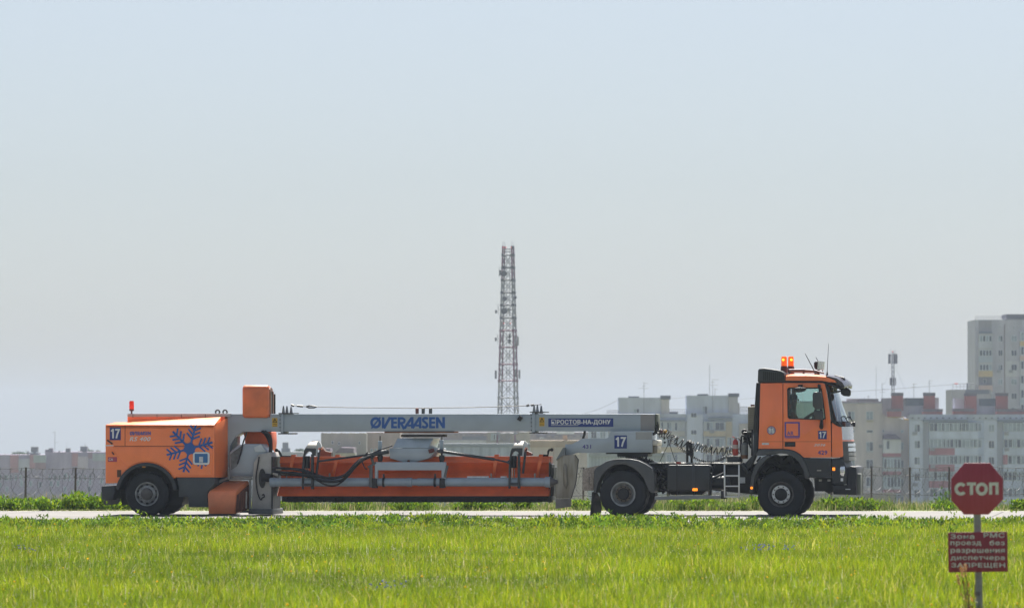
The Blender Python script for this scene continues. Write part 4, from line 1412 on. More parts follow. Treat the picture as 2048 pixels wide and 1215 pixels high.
def build_truck():
    N = -1.22
    bx = L(1400, 1030, 0)[0]
    T = Thing('tractor_truck', 'orange cab tractor truck with black chassis and two lit amber beacons on its roof', 'truck', (bx, 0, 0), MT)
    P6 = lambda pts, y=N: ZP(6, pts, y)
    P5 = lambda pts, y=N: ZP(5, pts, y)
    P4 = lambda pts, y=N: ZP(4, pts, y)

    # --- wheels
    c, cz = Z(6, 277, 1006, N)
    fc, fz = c, cz
    wheel(T, c, cz, 0.575, N - 0.01, 0.36, 0.30, -1, 'front')
    wheel(T, c + 0.06, cz, 0.575, -N + 0.01, 0.36, 0.30, 1, 'front')
    c, cz = Z(4, 808, 908, N)
    rc, rz = c, cz
    wheel(T, c, cz, 0.585, N - 0.02, 0.30, 0.29, -1, 'deep')
    wheel(T, c, cz, 0.585, N + 0.31, 0.30, 0.29, -1, 'deep')
    wheel(T, c, cz, 0.585, -N + 0.02, 0.30, 0.29, 1, 'deep')
    wheel(T, c, cz, 0.585, -N - 0.31, 0.30, 0.29, 1, 'deep')
    for x, z in ((fc, fz), (rc, rz)):
        ax = MB().cyl((x, -0.9, z), (x, 0.9, z), 0.09, n=14)
        ax.ball((x, 0, z), 0.24, 14)
        T.part('axle', ax, CHASSIS)

    # --- chassis frame
    for y0, y1 in ((-0.5, -0.41), (0.41, 0.5)):
        (x0, z1), (x1, z0) = Z(4, 760, 600, -0.5), Z(6, 660, 880, -0.5)
        zz1, zz0 = Z(5, 600, 566, -0.5)[1], Z(5, 600, 660, -0.5)[1]
        T.part('frame_rail', MB().prism([(x0 - 0.3, zz0), (x1, zz0 + 0.0), (x1, zz1), (x0 - 0.3, zz1)], y0, y1), CHASSIS, bevel=0.008)
    zz1 = Z(5, 600, 562, -0.5)[1]
    x0, x1 = Z(5, 60, 560, -0.5)[0], Z(5, 1000, 560, -0.5)[0]
    T.part('deck_plate', MB().box(x0, x1, -0.62, 0.62, zz1 + 0.002, zz1 + 0.02), STEEL, bevel=0.004)
    dk = MB()
    dk.prism(P5([(30, 575), (235, 575), (235, 850), (110, 870), (60, 700)], -0.4), -0.36, 0.4)
    dk.prism(P5([(690, 575), (1120, 575), (1180, 700), (1190, 890), (870, 860), (800, 850), (690, 840)], -0.4), -0.38, 0.38)
    T.part('gearbox_block', dk, CHASSIS, split=True)
    bt = MB()
    for k in range(30):
        rr = random.Random(k)
        a, b = rr.uniform(110, 230), rr.uniform(590, 850)
        p = Z(5, a, b, -0.6)
        bt.cyl((p[0], -0.7, p[1]), (p[0] + rr.uniform(-0.1, 0.1), -0.55, p[1] + rr.uniform(-0.1, 0.1)), rr.uniform(0.012, 0.035), n=6)
    T.part('brake_fittings', bt, mat('grimy metal', (0.10, 0.10, 0.10), 0.5, 0.4, var=0.4), kind='stuff')
    # top of frame clutter: small fittings catching the light
    ct = MB()
    rr = random.Random(11)
    for k in range(34):
        a = 60 + k * 24 + rr.uniform(-9, 9)
        p = Z(5, a, 560, -0.55)
        ct.box(p[0] - rr.uniform(0.01, 0.04), p[0] + rr.uniform(0.01, 0.04), -0.6, -0.6 + rr.uniform(0.1, 0.6), p[1] + 0.0, p[1] + rr.uniform(0.01, 0.035))
    T.part('deck_fittings', ct, STEEL, kind='stuff')
    p, q = Z(5, 320, 566, -0.62), Z(5, 355, 556, -0.62)
    T.part('red_cap', MB().tube([(q[0], -0.62, p[1]), (q[0], -0.62, q[1] + 0.03)], 0.06, 12), mat('red cap', (0.5, 0.04, 0.02), 0.4))

    # --- tank with straps
    ty = N + 0.02
    tk = MB().prism(P5([(236, 590), (250, 576), (672, 576), (688, 592), (688, 835), (676, 850), (255, 850), (236, 832)], ty), ty, -0.55)
    to = T.part('fuel_tank', tk, mat('tank black', (0.02, 0.025, 0.03), 0.45, var=0.15, scale=3), bevel=0.035, segs=3)
    for a, b in ((328, 346), (498, 526)):
        st = MB()
        (x0, z1), (x1, z0) = Z(5, a, 572, ty), Z(5, b, 854, ty)
        st.box(x0, x1, ty - 0.008, -0.54, z0, z1)
        T.part('tank_strap', st, BLACK if a == 328 else DARK, to, bevel=0.004)
    (x0, z1), (x1, z0) = Z(5, 503, 821, ty), Z(5, 556, 850, ty)
    ml = T.part('marker_lamp', MB().box(x0, x1, ty - 0.04, ty - 0.01, z0, z1), MARKER, bevel=0.008)
    under = MB().prism(P5([(240, 852), (640, 852), (600, 890), (280, 890)], -0.9), -0.9, -0.3)
    T.part('tank_bracket', under, CHASSIS)
    leg = MB()
    for a in (255, 335, 515, 685):
        (x0, z1), (x1, z0) = Z(5, a - 6, 848, -1.0), Z(5, a + 6, 896, -1.0)
        leg.box(x0, x1, -1.0, -0.9, z0, z1)
    T.part('rail_hanger', leg, CHASSIS, split=True)
    (x0, z1), (x1, z0) = Z(5, 104, 900, N), Z(5, 800, 945, N)
    T.part('side_guard_rail', MB().prism(P5([(104, 908), (800, 896), (800, 932), (104, 946)], N), N, N + 0.04), mat('grey alloy rail', (0.25, 0.265, 0.27), 0.5, 0.2, var=0.1), bevel=0.006)
    (x0, z1), (x1, z0) = Z(5, 801, 845, N), Z(5, 856, 934, N)
    T.part('rail_end', MB().box(x0, x1, N, N + 0.2, z0, z1), BLACK, bevel=0.008)

    # --- rear mudguard, box and flap
    o = P4([(524, 895), (528, 690), (545, 655), (600, 620), (650, 590), (720, 572), (800, 566), (880, 568), (960, 585), (1030, 618), (1085, 655), (1108, 720), (1114, 885), (1105, 898), (1080, 895), (1052, 866)])
    inner = [(1040, 830), (1010, 760), (965, 700), (900, 650), (840, 625), (790, 620), (720, 630), (660, 665), (605, 720), (570, 790), (552, 860), (545, 900)]
    plate(T, 'rear_mudguard', o + P4(inner), N - 0.05, -0.5, mat('faded fender plastic', (0.075, 0.082, 0.088), 0.5, var=0.12), bevel=0.012)
    o2 = [(x, z) for x, z in o]
    plate(T, 'rear_mudguard', o2 + P4(inner), 0.5, 1.25, DARK)
    plate(T, 'rear_box', P4([(416, 668), (520, 640), (580, 630), (560, 700), (522, 780), (522, 876), (416, 876)], -1.1), -1.12, -0.75, CHEQ, bevel=0.01)
    p, q = Z(4, 478, 740, -1.13), Z(4, 478, 815, -1.13)
    T.part('box_seam', MB().box(p[0] - 0.006, p[0] + 0.006, -1.126, -1.119, q[1], p[1]), BLACK)
    plate(T, 'mudflap', P4([(515, 885), (555, 890), (588, 960), (600, 1050), (585, 1125), (482, 1131), (500, 1080)], -1.0), -1.02, -0.96, mat('dusty flap', (0.10, 0.088, 0.075), 0.8, var=0.3, scale=5), bevel=0.008)
    plate(T, 'mudflap_edge', P4([(505, 890), (530, 890), (505, 1080), (484, 1131), (498, 1000)], -1.06), -1.08, -1.03, BLACK)
    fw = MB()
    (x0, z1), (x1, z0) = Z(4, 950, 562, -0.5), Z(4, 1110, 600, -0.5)
    fw.prism(P4([(940, 560), (985, 565), (1060, 590), (1110, 605), (1110, 625), (940, 625)], -0.5), -0.5, 0.5)
    T.part('fifth_wheel', fw, BLACK)
    ctr = MB()
    rr = random.Random(4)
    for k in range(14):
        p = Z(4, 985 + k * 8, 568 + k * 3.5, -0.55)
        ctr.cyl((p[0], -0.6, p[1] - 0.05), (p[0] + rr.uniform(-.05, .05), -0.4, p[1] + rr.uniform(0.02, 0.08)), 0.018, n=6)
    T.part('coupling_levers', ctr, BLACK, kind='stuff')

    # --- ladder
    ld = MB()
    LY = N - 0.02
    for xx in (840, 992):
        p, q = Z(5, xx, 560, LY), Z(5, xx, 918, LY)
        ld.box(p[0] - 0.018, p[0] + 0.018, LY, LY + 0.04, q[1], p[1])
    T.part('ladder_side', ld, ALU, split=True, bevel=0.004)
    ld = MB()
    for yy in (690, 800, 912):
        p, q = Z(5, 850, yy, LY), Z(5, 983, yy, LY)
        ld.box(p[0], q[0], LY - 0.005, LY + 0.12, p[1] - 0.016, p[1] + 0.016)
    T.part('ladder_rung', ld, ALU, split=True, bevel=0.004)
    (x0, z1), (x1, z0) = Z(5, 828, 553, LY), Z(5, 1008, 572, LY)
    T.part('step_plate', MB().box(x0, x1, LY - 0.02, -0.5, z0, z1), STEEL, bevel=0.005)
    (x0, z1), (x1, z0) = Z(5, 1003, 706, -0.9), Z(5, 1058, 768, -0.9)
    T.part('white_plate', MB().box(x0, x1, -0.9, -0.87, z0, z1), WHITE_S)
    (x0, z1), (x1, z0) = Z(5, 1000, 590, -0.88), Z(5, 1190, 870, -0.88)
    T.part('battery_box', MB().prism(P5([(870, 600), (1060, 580), (1130, 650), (1185, 760), (1190, 885), (1000, 870), (870, 850)], -0.85), -0.85, -0.4), CHASSIS, bevel=0.02)
    ar = MB()
    p = Z(5, 770, 760, -0.95)
    ar.tube([(p[0] - 0.33, -0.75, p[1]), (p[0] - 0.3, -0.75, p[1]), (p[0] + 0.3, -0.75, p[1]), (p[0] + 0.33, -0.75, p[1])], [0.08, 0.17, 0.17, 0.08], 16)
    T.part('air_tank', ar, mat('tank black', (0.04, 0.045, 0.05), 0.4))
    bb = MB()
    for (a, b, c_, d, w) in ((700, 725, 830, 665, 0.03), (740, 560, 705, 660, 0.02), (740, 560, 850, 565, 0.02), (705, 660, 690, 890, 0.03), (870, 630, 960, 600, 0.014), (1030, 560, 1090, 660, 0.05)):
        p, q = Z(5, a, b, -1.05), Z(5, c_, d, -1.05)
        bb.tube([(p[0], -1.05, p[1]), (q[0], -1.0, q[1])], w, 8)
    T.part('frame_strut', bb, DARK, split=True)

    # --- posts, coils and the platform
    ps = MB()
    for xx, t in ((447, 335), (493, 350)):
        p, q = Z(5, xx, t, -0.3), Z(5, xx, 562, -0.3)
        ps.box(p[0] - 0.028, p[0] + 0.028, -0.33, -0.27, q[1], p[1])
    T.part('hose_post', ps, BLACK, split=True, bevel=0.006)
    cl = MB()
    rr = random.Random(2)
    for k in range(16):
        a, b = rr.uniform(455, 500), rr.uniform(330, 470)
        p = Z(5, a, b, -0.35)
        cl.cyl((p[0], -0.45, p[1]), (p[0] + rr.uniform(-0.03, 0.03), -0.25, p[1] + rr.uniform(-0.06, 0.06)), rr.uniform(0.025, 0.05), n=7)
    T.part('hose_couplings', cl, CHASSIS, kind='stuff')
    Y = -0.4
    pt = lambda pts: [(Z(5, a, b, Y)[0], Y, Z(5, a, b, Y)[1]) for a, b in pts]
    cc = pt([(130, 235), (250, 255), (300, 310), (370, 335), (440, 365), (520, 375), (600, 400), (700, 420), (800, 432), (880, 428), (960, 412), (1005, 400)])
    T.part('air_line_coil', coil(cc, 0.105, 17, 0.011), BLACK)
    Y = -0.3
    cc = pt([(150, 232), (240, 246), (300, 300), (390, 345), (470, 372), (560, 380), (650, 405), (760, 420), (870, 420), (985, 400)])
    T.part('air_line_coil', coil(cc, 0.095, 14, 0.011), mat('grey rubber', (0.02, 0.02, 0.022), 0.6))
    Y = -0.35
    T.part('cable_coil', coil(pt([(310, 345), (370, 395), (410, 425), (445, 450), (480, 475), (520, 500), (590, 530), (680, 546), (770, 530), (830, 505), (870, 485)]), 0.034, 30, 0.0085), BLACK)
    st = MB()
    for a, b, c_, d in ((250, 350, 155, 545), (240, 300, 320, 540)):
        p, q = Z(5, a, b, -0.5), Z(5, c_, d, -0.5)
        st.tube([(p[0], -0.5, p[1]), (q[0], -0.5, q[1])], 0.008, 5)
    T.part('stay_wire', st, CHASSIS, split=True)
    hs = MB()
    for pts in ([(130, 120), (140, 180), (120, 230), (85, 255)], [(118, 150), (128, 190), (100, 235), (80, 240)], [(80, 262), (130, 240), (200, 245), (240, 240)], [(130, 170), (110, 225), (150, 250), (210, 235)]):
        hs.tube(spline([(Z(5, a, b, -0.4)[0], -0.4, Z(5, a, b, -0.4)[1]) for a, b in pts], 6), 0.017, 6)
    T.part('hose', hs, BLACK, split=True)
    for a, b, m in ((172, 222, MAROON), (213, 220, mat('yellow coupling', (0.75, 0.4, 0.02), 0.4))):
        p = Z(5, a, b, -0.42)
        T.part('coupling_head', MB().ball((p[0], -0.42, p[1]), 0.045, 10), m)
    for a, b in ((205, 297), (209, 338)):
        p = Z(5, a, b, -0.42)
        T.part('hook_knob', MB().tube([(p[0], -0.44, p[1]), (p[0], -0.40, p[1])], 0.028, 10), BLACK)
    (x0, z1), (x1, z0) = Z(5, 868, 485, -0.7), Z(5, 1004, 545, -0.7)
    T.part('equipment_box', MB().box(x0, x1, -0.7, 0.2, z0 - 0.05, z1 - 0.012), DARK, bevel=0.012)
    sl = MB()
    for k in range(9):
        a = x0 + k * (x1 - x0) / 9
        sl.box(a, a + (x1 - x0) / 11, -0.72, 0.2, z1 - 0.008, z1 + 0.012)
    T.part('box_slat', sl, STEEL, split=True)
    tb = MB()
    for pts in ([(1018, 550), (1018, 280), (1025, 270), (1050, 275)], [(1130, 480), (1132, 205)], [(1040, 235), (1135, 240)], [(1075, 270), (1120, 400)]):
        tb.tube([(Z(5, a, b, -0.6)[0], -0.6, Z(5, a, b, -0.6)[1]) for a, b in pts], 0.022, 8)
    T.part('hose_rail', tb, BLACK, split=True)
    bk = MB()
    rr = random.Random(8)
    for k in range(18):
        a, b = rr.uniform(1055, 1105), rr.uniform(230, 350)
        p = Z(5, a, b, -0.5)
        bk.cyl((p[0], -0.55, p[1]), (p[0] + rr.uniform(-0.05, 0.05), -0.4, p[1] + rr.uniform(-0.08, 0.08)), rr.uniform(0.03, 0.06), n=7)
    p = Z(5, 1050, 228, -0.5)
    bk.ball((p[0], -0.5, p[1]), 0.075, 10)
    T.part('valve_cluster', bk, CHASSIS, kind='stuff')
    p, q = Z(5, 1053, 352, -0.6), Z(5, 1053, 470, -0.6)
    T.part('filter_canister', MB().tube([(p[0], -0.6, q[1]), (p[0], -0.6, p[1] - 0.02), (p[0], -0.6, p[1] + 0.03)], [0.085, 0.085, 0.04], 16), mat('grey canister', (0.16, 0.17, 0.17), 0.4))
    p, q = Z(5, 1050, 470, -0.6), Z(5, 1050, 510, -0.6)
    T.part('canister_base', MB().cyl((p[0], -0.6, q[1]), (p[0], -0.6, p[1]), 0.09, n=14), mat('brown rust', (0.18, 0.08, 0.03), 0.6))

    # --- cab shell
    win = [(322, 300), (332, 289), (528, 288), (548, 296), (560, 370), (569, 440), (575, 492), (562, 500), (440, 497), (336, 492), (326, 482)]
    rearp = [(138, 256), (288, 254), (288, 699), (124, 699), (128, 600), (133, 400)]
    door = [(292, 254), (556, 254), (572, 262), (588, 330), (603, 430), (612, 520), (615, 640), (615, 757), (430, 757), (405, 733), (370, 712), (330, 702), (292, 699)]
    corner = [(620, 520), (640, 535), (665, 548), (686, 553), (692, 640), (697, 742), (692, 752), (660, 757), (620, 757)]
    pillar = [(560, 247), (590, 255), (603, 285), (620, 390), (634, 480), (652, 518), (688, 540), (688, 551), (662, 547), (638, 533), (616, 512), (604, 420), (588, 322), (574, 262)]
    for sgn in (-1, 1):
        y0, y1 = (N, N + 0.05) if sgn < 0 else (-N - 0.05, -N)
        b = 0.012
        rp = plate(T, 'rear_side_panel', P6(rearp), y0, y1, ORANGE_C, bevel=b)
        dr = plate(T, 'door', P6(door), y0, y1, ORANGE_C, hole=P6(win), bevel=0.006)
        plate(T, 'front_corner', P6(corner), y0, y1 if sgn < 0 else y1, ORANGE_C, bevel=b)
        plate(T, 'front_pillar', P6(pillar), y0 + 0.004, y1 - 0.004, BLACK, bevel=0.006)
        wg = [(a + (4 if a < 440 else -4), b_ + (4 if b_ < 400 else -4)) for a, b_ in win]
        plate(T, 'door_window', P6(win), (y0 + y1) / 2 - 0.006, (y0 + y1) / 2 + 0.006, GLASS, dr)
        if sgn < 0:
            sealo = P6([(a + (-4 if a < 440 else 4), b_ + (-4 if b_ < 400 else 4)) for a, b_ in win])
            plate(T, 'window_seal', sealo, y0 - 0.006, y0 + 0.02, BLACK, dr, hole=P6(wg))
            hnd = MB()
            (x0, z1), (x1, z0) = Z(6, 302, 652, y0), Z(6, 374, 684, y0)
            hnd.box(x0, x1, y0 - 0.012, y0 - 0.001, z0, z1)
            T.part('handle', hnd, BLACK, dr, bevel=0.005)
            hnd = MB()
            hnd.box(x0 + 0.08, x1 - 0.02, y0 - 0.03, y0 - 0.013, z0 + 0.05, z1 - 0.03)
            T.part('handle_grip', hnd, DARK, dr, bevel=0.005)
            yy = y0 - 0.003
            t = MB()
            (x0, z1), (x1, z0) = Z(6, 306, 522, yy), Z(6, 399, 616, yy)
            t.ribbon([(x0, z1), (x1, z1), (x1, z0), (x0, z0), (x0, z1)], 0.036, yy)
            (u0, v1), (u1, v0) = Z(6, 317, 580, yy), Z(6, 362, 607, yy)
            t.text('AR', u0, u1, v0, v1, yy - 0.0005, 0.03)
            for k in range(24):
                a = Z(6, 304 + k * 4, 626, yy)
                t.add([(a[0], yy, a[1] - 0.012), (a[0] + 0.009, yy, a[1] - 0.012), (a[0] + 0.009, yy, a[1] + 0.006 * (k % 3)), (a[0], yy, a[1] + 0.006 * (k % 3))], [(0, 1, 2, 3)])
            T.part('square_emblem', t, mat('blue violet emblem', (0.07, 0.07, 0.33), 0.5), dr, smooth=0)
            panel17(T, (Z(6, 528, 576, y0), Z(6, 586, 633, y0)), y0, dr)
            t = MB()
            (x0, z1), (x1, z0) = Z(6, 526, 709, yy), Z(6, 590, 738, yy)
            t.text('429', x0, x1, z0, z1, yy, 0.05)
            T.part('lettering', t, VIOLET, dr, smooth=0)
            t = MB()
            (x0, z1), (x1, z0) = Z(6, 498, 664, yy), Z(6, 577, 680, yy)
            t.text('2036', x0, x1, z0, z1, yy, 0.03, 0.3)
            T.part('lettering', t, WHITE, dr, smooth=0)
            t = MB()
            (x0, z1), (x1, z0) = Z(6, 148, 658, yy), Z(6, 196, 671, yy)
            t.box(x0, x1, y0 - 0.004, y0 - 0.001, z0, z1)
            T.part('white_badge', t, WHITE_S, rp)
            p = Z(6, 212, 574, y0)
            t = MB()
            t.tube([(p[0], y0 - 0.008, p[1]), (p[0], y0 - 0.001, p[1])], 0.105, 24)
            rd = T.part('round_badge', t, mat('badge violet', (0.12, 0.05, 0.2), 0.5), rp)
            t = MB()
            t.add([(p[0] + r_ * math.cos(a), y0 - 0.0095, p[1] + r_ * math.sin(a)) for a in [2 * PI * i / 20 for i in range(20)] for r_ in (0.078, 0.09)],
                  [(2 * i, 2 * i + 1, (2 * i + 3) % 40, (2 * i + 2) % 40) for i in range(20)])
            for dx, dz, w_, h_ in ((-0.035, 0.02, 0.03, 0.035), (0.03, 0.025, 0.025, 0.03), (-0.03, -0.035, 0.028, 0.028), (0.035, -0.03, 0.03, 0.035)):
                t.add([(p[0] + dx - w_, y0 - 0.0095, p[1] + dz - h_), (p[0] + dx + w_, y0 - 0.0095, p[1] + dz - h_), (p[0] + dx + w_, y0 - 0.0095, p[1] + dz + h_), (p[0] + dx - w_, y0 - 0.0095, p[1] + dz + h_)], [(0, 1, 2, 3)])
            T.part('badge_mark', t, WHITE_S, rd, smooth=0)
            gl = MB()
            for a, b_, c_, d_ in ((122, 648, 288, 651), (292, 648, 614, 651)):
                (x0, z1), (x1, z0) = Z(6, a, b_, y0), Z(6, c_, d_, y0)
                gl.box(x0, x1, y0 - 0.0015, y0 + 0.01, z0, z1)
            T.part('crease_line', gl, mat('crease orange', (0.5, 0.11, 0.035), 0.5), dr, split=True)
    # rain gutter
    plate(T, 'gutter', P6([(300, 239), (555, 240), (600, 250), (640, 268), (690, 285), (690, 292), (640, 282), (598, 268), (560, 253), (300, 252)]), N - 0.01, -N + 0.01, BLACK, bevel=0.004)
    # roof
    rz0 = Z(6, 400, 241, N)[1]
    roof = MB()
    rp_ = [(308, 238), (310, 200), (330, 194), (380, 191), (450, 192), (520, 197), (575, 208), (600, 218), (640, 236), (652, 250), (600, 248), (560, 239)]
    a = P6(rp_, N + 0.0)
    def shr(pts, t):
        return [(x, z - max(0, z - (rz0 + 0.06)) * t) for x, z in pts]
    roof.loft([[(x, N, z) for x, z in shr(a, 0.45)], [(x, N + 0.12, z) for x, z in shr(a, 0.1)], [(x, N + 0.3, z) for x, z in a], [(x, -N - 0.3, z) for x, z in a],
               [(x, -N - 0.12, z) for x, z in shr(a, 0.1)], [(x, -N, z) for x, z in shr(a, 0.45)]])
    ro = T.part('roof', roof, ORANGE_C, smooth=50)
    # dark roof front cap, sun visor and visor lamps
    fr_ = MB()
    b = P6([(578, 207), (602, 210), (650, 222), (690, 250), (705, 275), (702, 290), (660, 268), (620, 250), (590, 238)], N)
    fr_.loft([[(x, N + 0.03, z) for x, z in b], [(x + 0.05, N + 0.4, z + 0.03) for x, z in b], [(x + 0.07, 0, z + 0.04) for x, z in b], [(x + 0.05, -N - 0.4, z + 0.03) for x, z in b], [(x, -N - 0.03, z) for x, z in b]])
    T.part('sun_visor', fr_, mat('violet black visor', (0.05, 0.045, 0.06), 0.25, var=0.1), smooth=50)
    for y in (-0.7, 0.7):
        p = Z(6, 668, 225, y)
        vl = MB().tube([(p[0] - 0.12, y, p[1] + 0.05), (p[0] + 0.1, y, p[1] - 0.03), (p[0] + 0.13, y, p[1] - 0.06)], [0.05, 0.07, 0.05], 10)
        T.part('visor_lamp', vl, BLACK)
    # rear wall, floor, front wall, seats, dash
    (xb, zt), (xf_, zb) = Z(6, 126, 250, N), Z(6, 690, 700, N)
    cabin = MB()
    cabin.box(xb, xb + 0.05, N + 0.052, -N - 0.052, zb - 0.05, zt)
    T.part('rear_wall', cabin, DARK)
    bp = Z(6, 250, 260, 0)[0]
    T.part('bunk_wall', MB().box(Z(6, 292, 300, 0)[0] - 0.05, Z(6, 292, 300, 0)[0], -0.2, -N - 0.052, zb, zt - 0.02), CABIN)
    T.part('cab_floor', MB().box(xb + 0.05, xf_ - 0.06, N + 0.052, -N - 0.052, zb - 0.06, zb + 0.02), CABIN)
    T.part('headliner', MB().box(xb + 0.06, xf_ - 0.25, N + 0.06, -N - 0.06, rz0 - 0.03, rz0 - 0.005), CABIN)
    p = Z(6, 640, 520, 0)
    T.part('dashboard', MB().prism([(p[0] - 0.35, zb + 0.02), (p[0] + 0.05, zb + 0.02), (p[0] + 0.08, p[1] - 0.02), (p[0] - 0.2, p[1] + 0.03), (p[0] - 0.4, p[1] - 0.12)], N + 0.06, -N - 0.06), mat('dash grey', (0.09, 0.10, 0.11), 0.8), bevel=0.03)
    for y in (-0.55, 0.5):
        s0 = Z(6, 360, 500, y)
        se = MB()
        se.prism([(s0[0] - 0.30, s0[1] - 0.35), (s0[0] + 0.22, s0[1] - 0.35), (s0[0] + 0.24, s0[1] - 0.22), (s0[0] - 0.14, s0[1] - 0.18), (s0[0] - 0.22, s0[1] + 0.42), (s0[0] - 0.34, s0[1] + 0.42)] if y > 0 else
                 [(s0[0] - 0.30, s0[1] - 0.5), (s0[0] + 0.22, s0[1] - 0.5), (s0[0] + 0.24, s0[1] - 0.4), (s0[0] - 0.14, s0[1] - 0.35), (s0[0] - 0.28, s0[1] - 0.1), (s0[0] - 0.36, s0[1] - 0.1)], y - 0.25, y + 0.25)
        T.part('seat', se, mat('seat cloth', (0.06, 0.065, 0.08), 0.9), bevel=0.03)
    p = Z(6, 500, 470, 0.5)
    sw = MB()
    pts = [(p[0] + 0.10 * math.sin(a) * 0.6, 0.5 + 0.22 * math.cos(a), p[1] + 0.2 * math.sin(a)) for a in [2 * PI * i / 20 for i in range(21)]]
    sw.tube(pts, 0.016, 6)
    sw.tube([(p[0], 0.5, p[1]), (p[0] + 0.2, 0.5, p[1] - 0.2)], 0.03, 8)
    T.part('steering_wheel', sw, BLACK, split=False)
    # windscreen
    ws = MB()
    rows, cols = 8, 15
    vs, fs = [], []
    for i in range(rows + 1):
        f = i / rows
        zx, zy = 598 + (652 - 598) * f ** 1.15, 282 + (512 - 282) * f
        for j in range(cols + 1):
            t = -1 + 2 * j / cols
            y = 1.19 * t
            x, z = Z(6, zx, zy, N)
            vs.append((x + (0.10 + 0.10 * f) * (1 - abs(t) ** 2.4), y, z - 0.02 * (1 - t * t) * f))
    for i in range(rows):
        for j in range(cols):
            a = i * (cols + 1) + j
            fs.append((a, a + 1, a + cols + 2, a + cols + 1))
    ws.add(vs, fs)
    T.part('windscreen', ws, WGLASS, smooth=60)
    # front face of the cab: curved panels
    def front(name, top, bot, m, bulge0, bulge1, th=0.06, y=1.2, parent=None):
        mb = MB()
        loops = []
        for j in range(13):
            t = -1 + 2 * j / 12
            yy = y * t
            (xa, za), (xb_, zb_) = Z(6, *top, N), Z(6, *bot, N)
            c0, c1 = bulge0 * (1 - abs(t) ** 2.6), bulge1 * (1 - abs(t) ** 2.6)
            loops.append([(xa + c0, yy, za), (xb_ + c1, yy, zb_), (xb_ + c1 - th, yy, zb_), (xa + c0 - th, yy, za)])
        mb.loft(loops)
        return T.part(name, mb, m, parent, smooth=50)
    front('scuttle', (655, 512), (690, 548), BLACK, 0.19, 0.17)
    front('bonnet', (687, 549), (690, 638), mat('silvered bonnet', (0.52, 0.56, 0.62), 0.18, 0.5, var=0.05), 0.17, 0.18, 0.08)
    front('bonnet_trim', (690, 639), (692, 648), ORANGE_C, 0.185, 0.185, 0.08)
    gr = front('grille', (692, 649), (700, 782), BLACK, 0.16, 0.16, 0.08)
    for a, b in ((662, 682), (690, 716), (724, 744), (752, 778)):
        front('grille_slat', (693 + (a - 650) * 0.05, a), (694 + (b - 650) * 0.05, b), CHROME if a % 4 else STEEL, 0.205, 0.205, 0.03, 1.05, gr)
    # star emblem ring on the grille
    p = Z(6, 697, 700, 0)
    em = MB()
    ex = p[0] + 0.23
    em.tube([(ex, 0.13 * math.cos(a), p[1] + 0.13 * math.sin(a)) for a in [2 * PI * i / 24 for i in range(25)]], 0.012, 6)
    for k in range(3):
        a = PI / 2 + 2 * PI * k / 3
        em.tube([(ex, 0, p[1]), (ex, 0.125 * math.cos(a), p[1] + 0.125 * math.sin(a))], [0.02, 0.006], 6)
    T.part('grille_emblem', em, CHROME, gr)
    # bumper, headlights
    bu = MB()
    bpts = P6([(622, 763), (690, 763), (705, 790), (720, 830), (722, 935), (700, 940), (622, 938)])
    bu.prism(bpts, N - 0.02, -N + 0.02)
    T.part('bumper', bu, DARK, bevel=0.03, segs=3)
    bu = MB().prism(P6([(628, 941), (700, 941), (722, 936), (722, 830), (745, 815), (780, 820), (788, 835), (788, 1010), (630, 1004)], N + 0.05), N + 0.04, -N - 0.04)
    bo = T.part('bumper_guard', bu, BLACK, bevel=0.02)
    (x0, z1), (x1, z0) = Z(6, 789, 866, -0.9), Z(6, 816, 1010, -0.9)
    T.part('plough_mount', MB().box(x0, x1, -0.95, -0.55, z0, z1), mat('grey green steel', (0.15, 0.17, 0.14), 0.5, var=0.12), bevel=0.012)
    for k, (a, b, c_, d) in enumerate(((712, 968, 745, 974), (700, 936, 720, 941))):
        (x0, z1), (x1, z0) = Z(6, a, b, N + 0.03), Z(6, c_, d, N + 0.03)
        T.part('bright_strip', MB().box(x0, x1, N + 0.03, N + 0.039, z0, z1), WHITE_S, bo)
    for sgn in (-1, 1):
        hl = MB()
        pts = P6([(676, 825), (684, 817), (709, 816), (708, 860), (702, 882), (690, 884), (678, 872)])
        y = N - 0.026 if sgn < 0 else -N + 0.021
        hl.prism(pts, y, y + 0.005)
        hlo = T.part('headlight', hl, CHROME, bevel=0.002)
        inn = MB()
        p = Z(6, 691, 848, y)
        inn.ball((p[0], y - 0.0, p[1]), 0.045, 12)
        T.part('headlight_bulb', inn, WHITE, hlo)
        fg = MB()
        (x0, z1), (x1, z0) = Z(6, 680, 896, y), Z(6, 697, 917, y)
        fg.box(x0, x1, y, y + 0.005, z0, z1)
        T.part('fog_lamp', fg, WHITE)
        (x0, z1), (x1, z0) = Z(6, 624, 824, y), Z(6, 642, 845, y)
        T.part('marker_lamp', MB().box(x0, x1, y, y + 0.005, z0, z1), MARKER, bevel=0.001)
    # step well and fenders
    plate(T, 'step_panel', P6([(300, 700), (330, 703), (372, 714), (408, 738), (436, 760), (617, 762), (614, 890), (480, 893), (452, 830), (418, 770), (370, 728), (300, 714)]), N - 0.015, N + 0.3, DARK, bevel=0.012)
    plate(T, 'step_recess', P6([(450, 780), (604, 780), (604, 858), (480, 858)]), N - 0.019, N - 0.016, mat('step black', (0.03, 0.034, 0.038), 0.6))
    (x0, z1), (x1, z0) = Z(6, 520, 840, N - 0.022), Z(6, 548, 848, N - 0.022)
    T.part('step_tread', MB().box(x0, x1, N - 0.03, N - 0.0195, z0, z1), STEEL)
    un = MB().prism(P6([(500, 895), (625, 895), (630, 985), (600, 1002), (570, 985), (505, 985)], -0.9), -0.9, 0.9)
    T.part('front_crossmember', un, CHASSIS)
